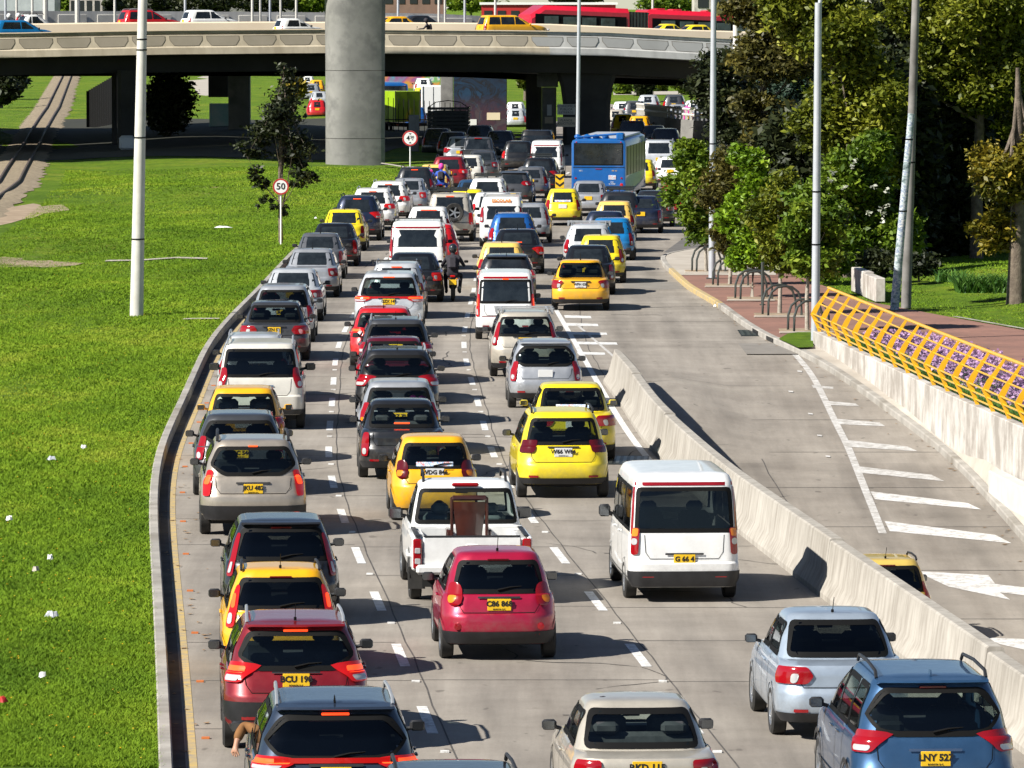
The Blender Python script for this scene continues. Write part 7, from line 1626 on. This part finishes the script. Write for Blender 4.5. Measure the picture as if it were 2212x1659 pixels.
# cyclist and riders on the overpass
def bpos(px, off, yhead, ht): x = (px - CX) / F * (387 + off); Y = by(x) + off; x = (px - CX) / F * Y; return Vector((x, Y, CAMH - yhead / (F / Y) - ht))
q = bpos(936, 1.4, 43, 1.62); rider(q, math.pi / 2, 'cyclist in black with a backpack leaning forward on the overpass edge', M['jacket'], M['jacket'], bike_label='bicycle ridden along the overpass parapet', plate=False, cyc=True)
q = bpos(6, 7, 32, 1.66); rider(q, -math.pi / 2, 'rider in a dark jacket at the left end of the overpass', M['jacket'], M['white'], bike_label='motorcycle at the left picture edge on the overpass')
q = bpos(26, 7.4, 31, 1.66); rider(q, -math.pi / 2, 'rider in a red and black jacket above the blue hatchback on the overpass', M['redcloth'], M['white'], bike_label='second motorcycle on the overpass above the blue hatchback')
# ------------------------------------------------------------------ trees
def foliage(crowns, n, size, seed, cl=28, spread=.22, drop=0.0, hollow=.45, macro=True):
    r = np.random.default_rng(seed); vol = np.array([a * b * c for _, (a, b, c) in crowns]); pick = r.choice(len(crowns), max(1, n // cl), p=vol / vol.sum())
    C = np.array([crowns[i][0] for i in pick], float); Rd = np.array([crowns[i][1] for i in pick], float)
    mc, mr, mcol = [], [], []
    for c, rd in crowns:                      # big clumps first, leaves on the clumps
        rd = np.array(rd); K = int(np.clip(9 + rd.mean() * 5, 12, 28)); dd = r.normal(0, 1, (K, 3)); dd /= np.linalg.norm(dd, axis=1)[:, None]
        mc.append(np.array(c) + dd * rd * (.25 + .62 * r.random(K) ** .5)[:, None]); mr.append(np.repeat(rd.mean() * .36, K) * r.uniform(.6, 1.25, K)); mcol.append(r.normal(0, .13, K))
    sel = np.array([r.integers(len(mc[i])) for i in pick]); MC = np.array([mc[i][k] for i, k in zip(pick, sel)]); MR = np.array([mr[i][k] for i, k in zip(pick, sel)]); MV = np.array([mcol[i][k] for i, k in zip(pick, sel)])
    d = r.normal(0, 1, (len(pick), 3)); d[:, 2] += .3; d /= np.linalg.norm(d, axis=1)[:, None]
    P = MC + d * (MR * (hollow + (1 - hollow) * r.random(len(pick)) ** .5) * (1 + r.normal(0, .15, len(pick))))[:, None] * np.array([1, 1, .8])
    if not macro:
        d = r.normal(0, 1, (len(pick), 3)); d /= np.linalg.norm(d, axis=1)[:, None]; P = C + d * Rd * (r.random(len(pick)) ** .4)[:, None]; MR = Rd.mean(1)
    cv = np.clip(.42 + MV + r.normal(0, .10, len(pick)), 0, 1); sc = np.minimum(Rd.mean(1) * spread, MR * .55)
    Q = np.repeat(P, cl, 0) + r.normal(0, 1, (len(P) * cl, 3)) * np.repeat(sc, cl)[:, None] * np.array([1, 1, .55]); Q[:, 2] -= drop * np.abs(r.normal(0, 1, len(Q)))
    m = len(Q); T = r.normal(0, 1, (m, 3)); T[:, 2] = T[:, 2] * .5 - .35; T /= np.linalg.norm(T, axis=1)[:, None]; N = r.normal(0, 1, (m, 3)) + np.array([0, 0, 1.1]); B = np.cross(T, N); B /= np.linalg.norm(B, axis=1)[:, None] + 1e-9
    s = (size * r.uniform(.55, 1.35, m))[:, None]; up = np.cross(B, T)
    V = np.stack([Q - T * s, Q - B * s * .48 + up * s * .12, Q + T * s, Q + B * s * .48 + up * s * .12], 1).reshape(-1, 3)
    return V, np.arange(4 * m).reshape(-1, 4), np.repeat(np.clip(np.repeat(cv, cl) + r.normal(0, .13, m), 0, 1), 4), P
def tree(name, base, h, crowns, leaf, n, size, trunk_r, lb, bark='bark', seed=1, lean=(0, 0), group=None, fork=.5, nb=9, cat='tree', **k):
    base = Vector(base); e = empty(name, base, 0, lb, cat, group); cr = [((c[0] - base.x, c[1] - base.y, c[2] - base.z), r_) for c, r_ in crowns]
    V, Fq, col, P = foliage(cr, n, size, seed, **k); link('crown', npmesh('crown', V, Fq, M[leaf], col), e)
    r = random.Random(seed); mb = MB(); top = Vector((lean[0] * h, lean[1] * h, h)); pts = [Vector((0, 0, -.1))]
    for t in (.25, .5, .75, 1): q = top * t; pts.append(q + Vector((r.uniform(-.03, .03) * h * .5, r.uniform(-.03, .03) * h * .5, 0)))
    mb.tube(pts, [trunk_r * 1.25, trunk_r, trunk_r * .85, trunk_r * .6, trunk_r * .25], 9); mb.obj('trunk', M[bark], e, smooth=60)
    for i in range(min(nb, len(P))):
        q = Vector(P[r.randrange(len(P))]); t = r.uniform(fork, .95); a = top * t; mid = a.lerp(q, .5) + Vector((0, 0, -.08 * (q - a).length)); bb = MB().tube([a, mid, q], [trunk_r * .38 * (1.2 - t * .6), trunk_r * .2, trunk_r * .06], 6); bb.obj('branch', M[bark], e, smooth=60)
    return e
def cpx(x0, y0, x1, y1, Y, ry=None):
    a, b = AT(x0, y0, Y), AT(x1, y1, Y); rx, rz = (b.x - a.x) / 2, (a.z - b.z) / 2
    return ((a.x + rx, Y, b.z + rz), (rx, ry or max(rx, .6) * .9, rz))
ST = 'young street trees in the bike rack row'
def st(px, py, box, leaf, n, lb, seed, extra=()):
    p = G(px, py, .15); tree('street_tree', (p.x, p.y, .13), CAMH - (box[1] + 30) / (F / p.y) - .13, [cpx(*b, p.y, .9) for b in (box,) + tuple(extra)], leaf, n, .095, .055, lb, 'bark_pale', seed, group=ST, fork=.5, spread=.16, hollow=.1, cl=16)
st(1526, 586, (1437, 340, 1552, 505), 'leaf_mid', 15000, 'farthest street tree with a round olive green crown over the red sedan', 21, ((1465, 295, 1530, 390), (1478, 480, 1545, 522), (1500, 380, 1570, 480)))
st(1576, 614, (1522, 300, 1630, 520), 'leaf_brown', 14000, 'bronze leaved street tree, second farthest in the bike rack row', 22, ((1540, 470, 1625, 565), (1590, 290, 1650, 400)))
st(1624, 640, (1570, 360, 1680, 560), 'leaf_bright', 17000, 'vivid lime green street tree, tallest of the bike rack row', 23, ((1590, 298, 1655, 410), (1574, 510, 1668, 592), (1560, 430, 1610, 520)))
st(1684, 677, (1632, 380, 1738, 560), 'leaf_olive', 15000, 'olive and orange tinted street tree, second nearest of the row', 24, ((1645, 500, 1735, 595), (1670, 360, 1720, 430)))
st(1744, 713, (1690, 390, 1800, 570), 'leaf_mid', 17000, 'nearest street tree, beside the lamp post at the railing end', 25, ((1705, 510, 1805, 600), (1760, 420, 1830, 540)))
def big(px, py, boxes, leaf, n, size, tr, lb, seed, Y=None, bark='bark', nb=10, h=None, name='park_tree', **k):
    p = G(px, py, .3); Y = Y or p.y; x = (px - CX) / F * Y; cr = [cpx(*b[:4], Y + (b[4] if len(b) > 4 else 0), b[5] if len(b) > 5 else None) for b in boxes]; top = max(c[0][2] for c in cr)
    return tree(name, (x, Y, .2), h or top, cr, leaf, n, size, tr, lb, bark, seed, group='tall park trees along the right side' if px > 1480 else None, nb=nb, **k)
big(1560, 470, [(1506, 60, 1600, 300), (1540, 150, 1650, 330), (1520, 300, 1600, 420)], 'leaf_dark', 15000, .14, .15, 'dark feathery tree before the end of the overpass', 31, spread=.2, hollow=.2)
big(1650, 520, [(1590, 10, 1760, 220), (1600, 150, 1720, 330), (1560, -60, 1700, 90)], 'leaf_brown', 24000, .12, .2, 'bronze and orange tinted tall tree left of the lamp at the railing end', 32, spread=.16, hollow=.3)
big(1800, 572, [(1690, -20, 1900, 200), (1760, 120, 1980, 330), (1640, -60, 1800, 110), (1700, 180, 1830, 320), (1800, 260, 1960, 400)], 'leaf_olive', 60000, .115, .2, 'big olive green tree hanging over the park path', 33, bark='bark', spread=.15, hollow=.3, drop=.12)
big(2110, 560, [(1950, -80, 2260, 120), (2060, 60, 2290, 260), (1930, 40, 2100, 230), (2150, 180, 2290, 330), (1900, -60, 2060, 90)], 'leaf_olive', 66000, .11, .2, 'big sunlit tree filling the upper right corner', 34, spread=.13, hollow=.3, drop=.08)
big(1830, 560, [(1760, 300, 1910, 450), (1780, 400, 1940, 540), (1840, 270, 1930, 380), (1750, 430, 1850, 560), (1880, 420, 1990, 560)], 'leaf_mid', 36000, .12, .14, 'bright green bushy tree with white blossoms left of the leaning poles', 35, Y=202, spread=.17, hollow=.3)
big(1700, 500, [(1640, 200, 1780, 420), (1720, 240, 1860, 330), (1650, 120, 1760, 260), (1600, 250, 1700, 400)], 'leaf_teal', 24000, .13, .18, 'dark blue green tree deep behind the street trees', 36, spread=.2, hollow=.2)
big(2195, 650, [(2095, 290, 2230, 460), (2110, 420, 2200, 560), (2180, 280, 2300, 420)], 'leaf_gold', 19000, .10, .24, 'golden leaved tree with a thick mottled trunk at the right picture edge', 37, bark='bark', spread=.18, hollow=.3, h=7.0)
for i, (x, b, lb) in enumerate([(1880, [(1790, 120, 2000, 596)], 'dark evergreen behind the leaning poles, left of three'), (2010, [(1930, 100, 2120, 604)], 'dark evergreen behind the leaning poles, middle of three'), (2130, [(2060, 180, 2280, 606)], 'dark evergreen behind the golden tree, right of three'), (1730, [(1630, 230, 1830, 570)], 'dark evergreen behind the nearest street tree'), (2180, [(2120, 60, 2330, 400)], 'dark evergreen at the right edge behind the golden tree'), (1960, [(1850, -20, 2080, 330)], 'tall dark evergreen above the leaning poles')]):
    big(x, 500, b, 'leaf_dark', 34000, .20, .2, lb, 40 + i, Y=211 + 4 * i, macro=False, cl=12, spread=.16, nb=4, name='evergreen_tree')
# far right backdrop and beyond
i = 0
for x0, x1, y0, y1, Y, lf, lb in [(1900, 2060, 60, 500, 262, 'leaf_dark', 'shaded far tree in the park, right of centre'), (2060, 2260, 60, 500, 270, 'leaf_dark', 'shaded far tree at the right picture edge'), (1780, 1920, 40, 460, 280, 'leaf_dark', 'shaded far tree above the bright bush'),
        (1690, 1800, 20, 330, 330, 'leaf_mid', 'far tree closing the gap over the ramp end'), (1500, 1620, -10, 60, 820, 'leaf_dark', 'far tree behind the red bus tail'), (1380, 1510, -12, 30, 830, 'leaf_mid', 'far tree above the red bus bellows'), (1180, 1300, -16, 8, 850, 'leaf_dark', 'far tree top above the red bus'),
        (850, 960, -12, 30, 805, 'leaf_olive', 'far olive tree right of the great pier top'), (960, 1080, -14, 22, 840, 'leaf_mid', 'far tree above the cyclist'), (250, 400, -14, 30, 812, 'leaf_dark', 'far dark tree behind the red crossover'), (380, 520, -16, 27, 816, 'leaf_dark', 'far dark tree above the white hatchback'),
        (500, 640, -14, 24, 820, 'leaf_dark', 'far dark tree left of the great pier'), (620, 720, -12, 26, 824, 'leaf_mid', 'far tree touching the great pier top'), (118, 160, -10, 30, 870, 'leaf_mid', 'far slim tree between the two glazed buildings'), (225, 262, -10, 30, 816, 'leaf_dark', 'far dark tree right of the pale building'),
        (312, 415, 150, 292, 402, 'leaf_dark', 'dark tree under the overpass right of the lamp post'), (-30, 60, 150, 195, 560, 'leaf_dark', 'dark tree at the left edge beyond the railway'), (-40, 45, 160, 225, 520, 'leaf_dark', 'dark bush tree left of the railway'), (610, 660, 160, 215, 500, 'leaf_gold', 'yellowish tree behind the young tree'),
        (1330, 1362, 165, 215, 600, 'leaf_mid', 'far park tree nearest the flared pier'), (1372, 1410, 165, 212, 590, 'leaf_dark', 'far park tree above the grey crossover'), (1400, 1440, 160, 208, 620, 'leaf_mid', 'far park tree with pale trunk'), (1450, 1520, 150, 200, 600, 'leaf_mid', 'far park tree above the silver sedan'), (1120, 1150, 160, 190, 560, 'leaf_olive', 'far tree seen right of the mural cap')]:
    c = cpx(x0, y0, x1, y1, Y); px = (x0 + x1) / 2; x = (px - CX) / F * Y
    n = int(min(9000, 1500 + (x1 - x0) * (y1 - y0) * .35)); sz = min(.34, .10 + (Y - 250) * .0006)
    tree('far_tree', (x, Y, 0), max(1.5, c[0][2]), [c], lf, n, sz, .18, lb, 'bark', 60 + i, group='trees beyond the overpass', macro=False, cl=12, spread=.14, nb=3); i += 1
# hedge like thicket behind the upper ground so the horizon stays green and dark
# young tree by the speed sign
p = G(607, 524, .2); Y = p.y
tree('young_tree', (p.x, Y, .18), CAMH - 150 / (F / Y), [cpx(545, 190, 665, 330, Y, .9), cpx(590, 135, 640, 230, Y, .5), cpx(575, 300, 690, 360, Y, .8), cpx(500, 290, 580, 350, Y, .5), cpx(528, 360, 590, 420, Y, .4), cpx(620, 350, 682, 425, Y, .5), cpx(555, 420, 600, 460, Y, .3), cpx(600, 440, 640, 470, Y, .3)], 'leaf_dark', 6500, .10, .07,
     'dark leaved young tree on the lawn behind the speed limit sign', 'bark', 51, fork=.12, nb=44, spread=.26, hollow=.1, cl=10, lean=(.01, 0))
# white blossoms on the bright bush, agapanthus clump and shrubs
Y = 196.0; bx = [(1790 + rng.uniform(-40, 130), 320 + rng.uniform(0, 170)) for _ in range(16)]
P = [AT(x, y, 200.3 + rng.uniform(-1.2, -.4)) for x, y in bx]; X = np.array([q.x for q in P for _ in range(7)]) + rng.normal(0, .05, 112); Yq = np.array([q.y for q in P for _ in range(7)]); Z_ = np.array([q.z for q in P for _ in range(7)]) + rng.normal(0, .04, 112)
M['blossom'] = leafmat('white_blossom', (.5, .52, .4), (.65, .66, .55), (.8, .8, .7)); quads(X, Yq, Z_, .075, 'blossom', 'white_blossoms')
def clump(px, py, w, h, n, lb, mt='agave', zb=.5, name='strap_leaf_plant'):
    p = G(px, py, zb); V = []; Fq = []; col = []
    for i in range(n):
        cx_, cy_ = rng.uniform(-w / 2, w / 2), rng.uniform(-.6, .6); a = rng.uniform(0, 6.283); L_ = h * rng.uniform(.7, 1.25); wd = .03; k = len(V); dx, dy = math.cos(a), math.sin(a); c = rng.random()
        for t in (0, .35, .7, 1): r_ = L_ * (t * .35 + t * t * .25); z = L_ * (t - .45 * t * t); ww = wd * (1 - t * .85); V += [(cx_ + dx * r_ - dy * ww, cy_ + dy * r_ + dx * ww, z), (cx_ + dx * r_ + dy * ww, cy_ + dy * r_ - dx * ww, z)]; col += [c, c]
        Fq += [(k, k + 1, k + 3, k + 2), (k + 2, k + 3, k + 5, k + 4), (k + 4, k + 5, k + 7, k + 6)]
    return link(name, npmesh(name, np.array(V), np.array(Fq), M[mt], np.array(col)), None, (p.x, p.y, zb - .05), label=lb, cat='plant')
clump(2125, 628, 1.6, .9, 420, 'clump of strap leaved green plants by the mottled trunk'); clump(2055, 605, .9, .6, 160, 'smaller strap leaved clump left of the bigger one')
for k, (x, y, w, h) in enumerate(((1800, 590, 90, 60), (1900, 585, 80, 50), (1985, 590, 90, 40))):
    c = G(x, y, .5); tree('shrub', (c.x, c.y, .3), .5, [((c.x, c.y, .75), (w / 61 / 2, .8, h / 61 / 2))], 'leaf_dark' if k else 'leaf_mid', 2500, .09, .03, ['low green shrub on the slope behind the far wall block', 'dark low shrub behind the wall blocks', 'dark low shrub right of the leaning poles'][k], 'bark', 80 + k, nb=3, cat='shrub', spread=.3, hollow=.1)
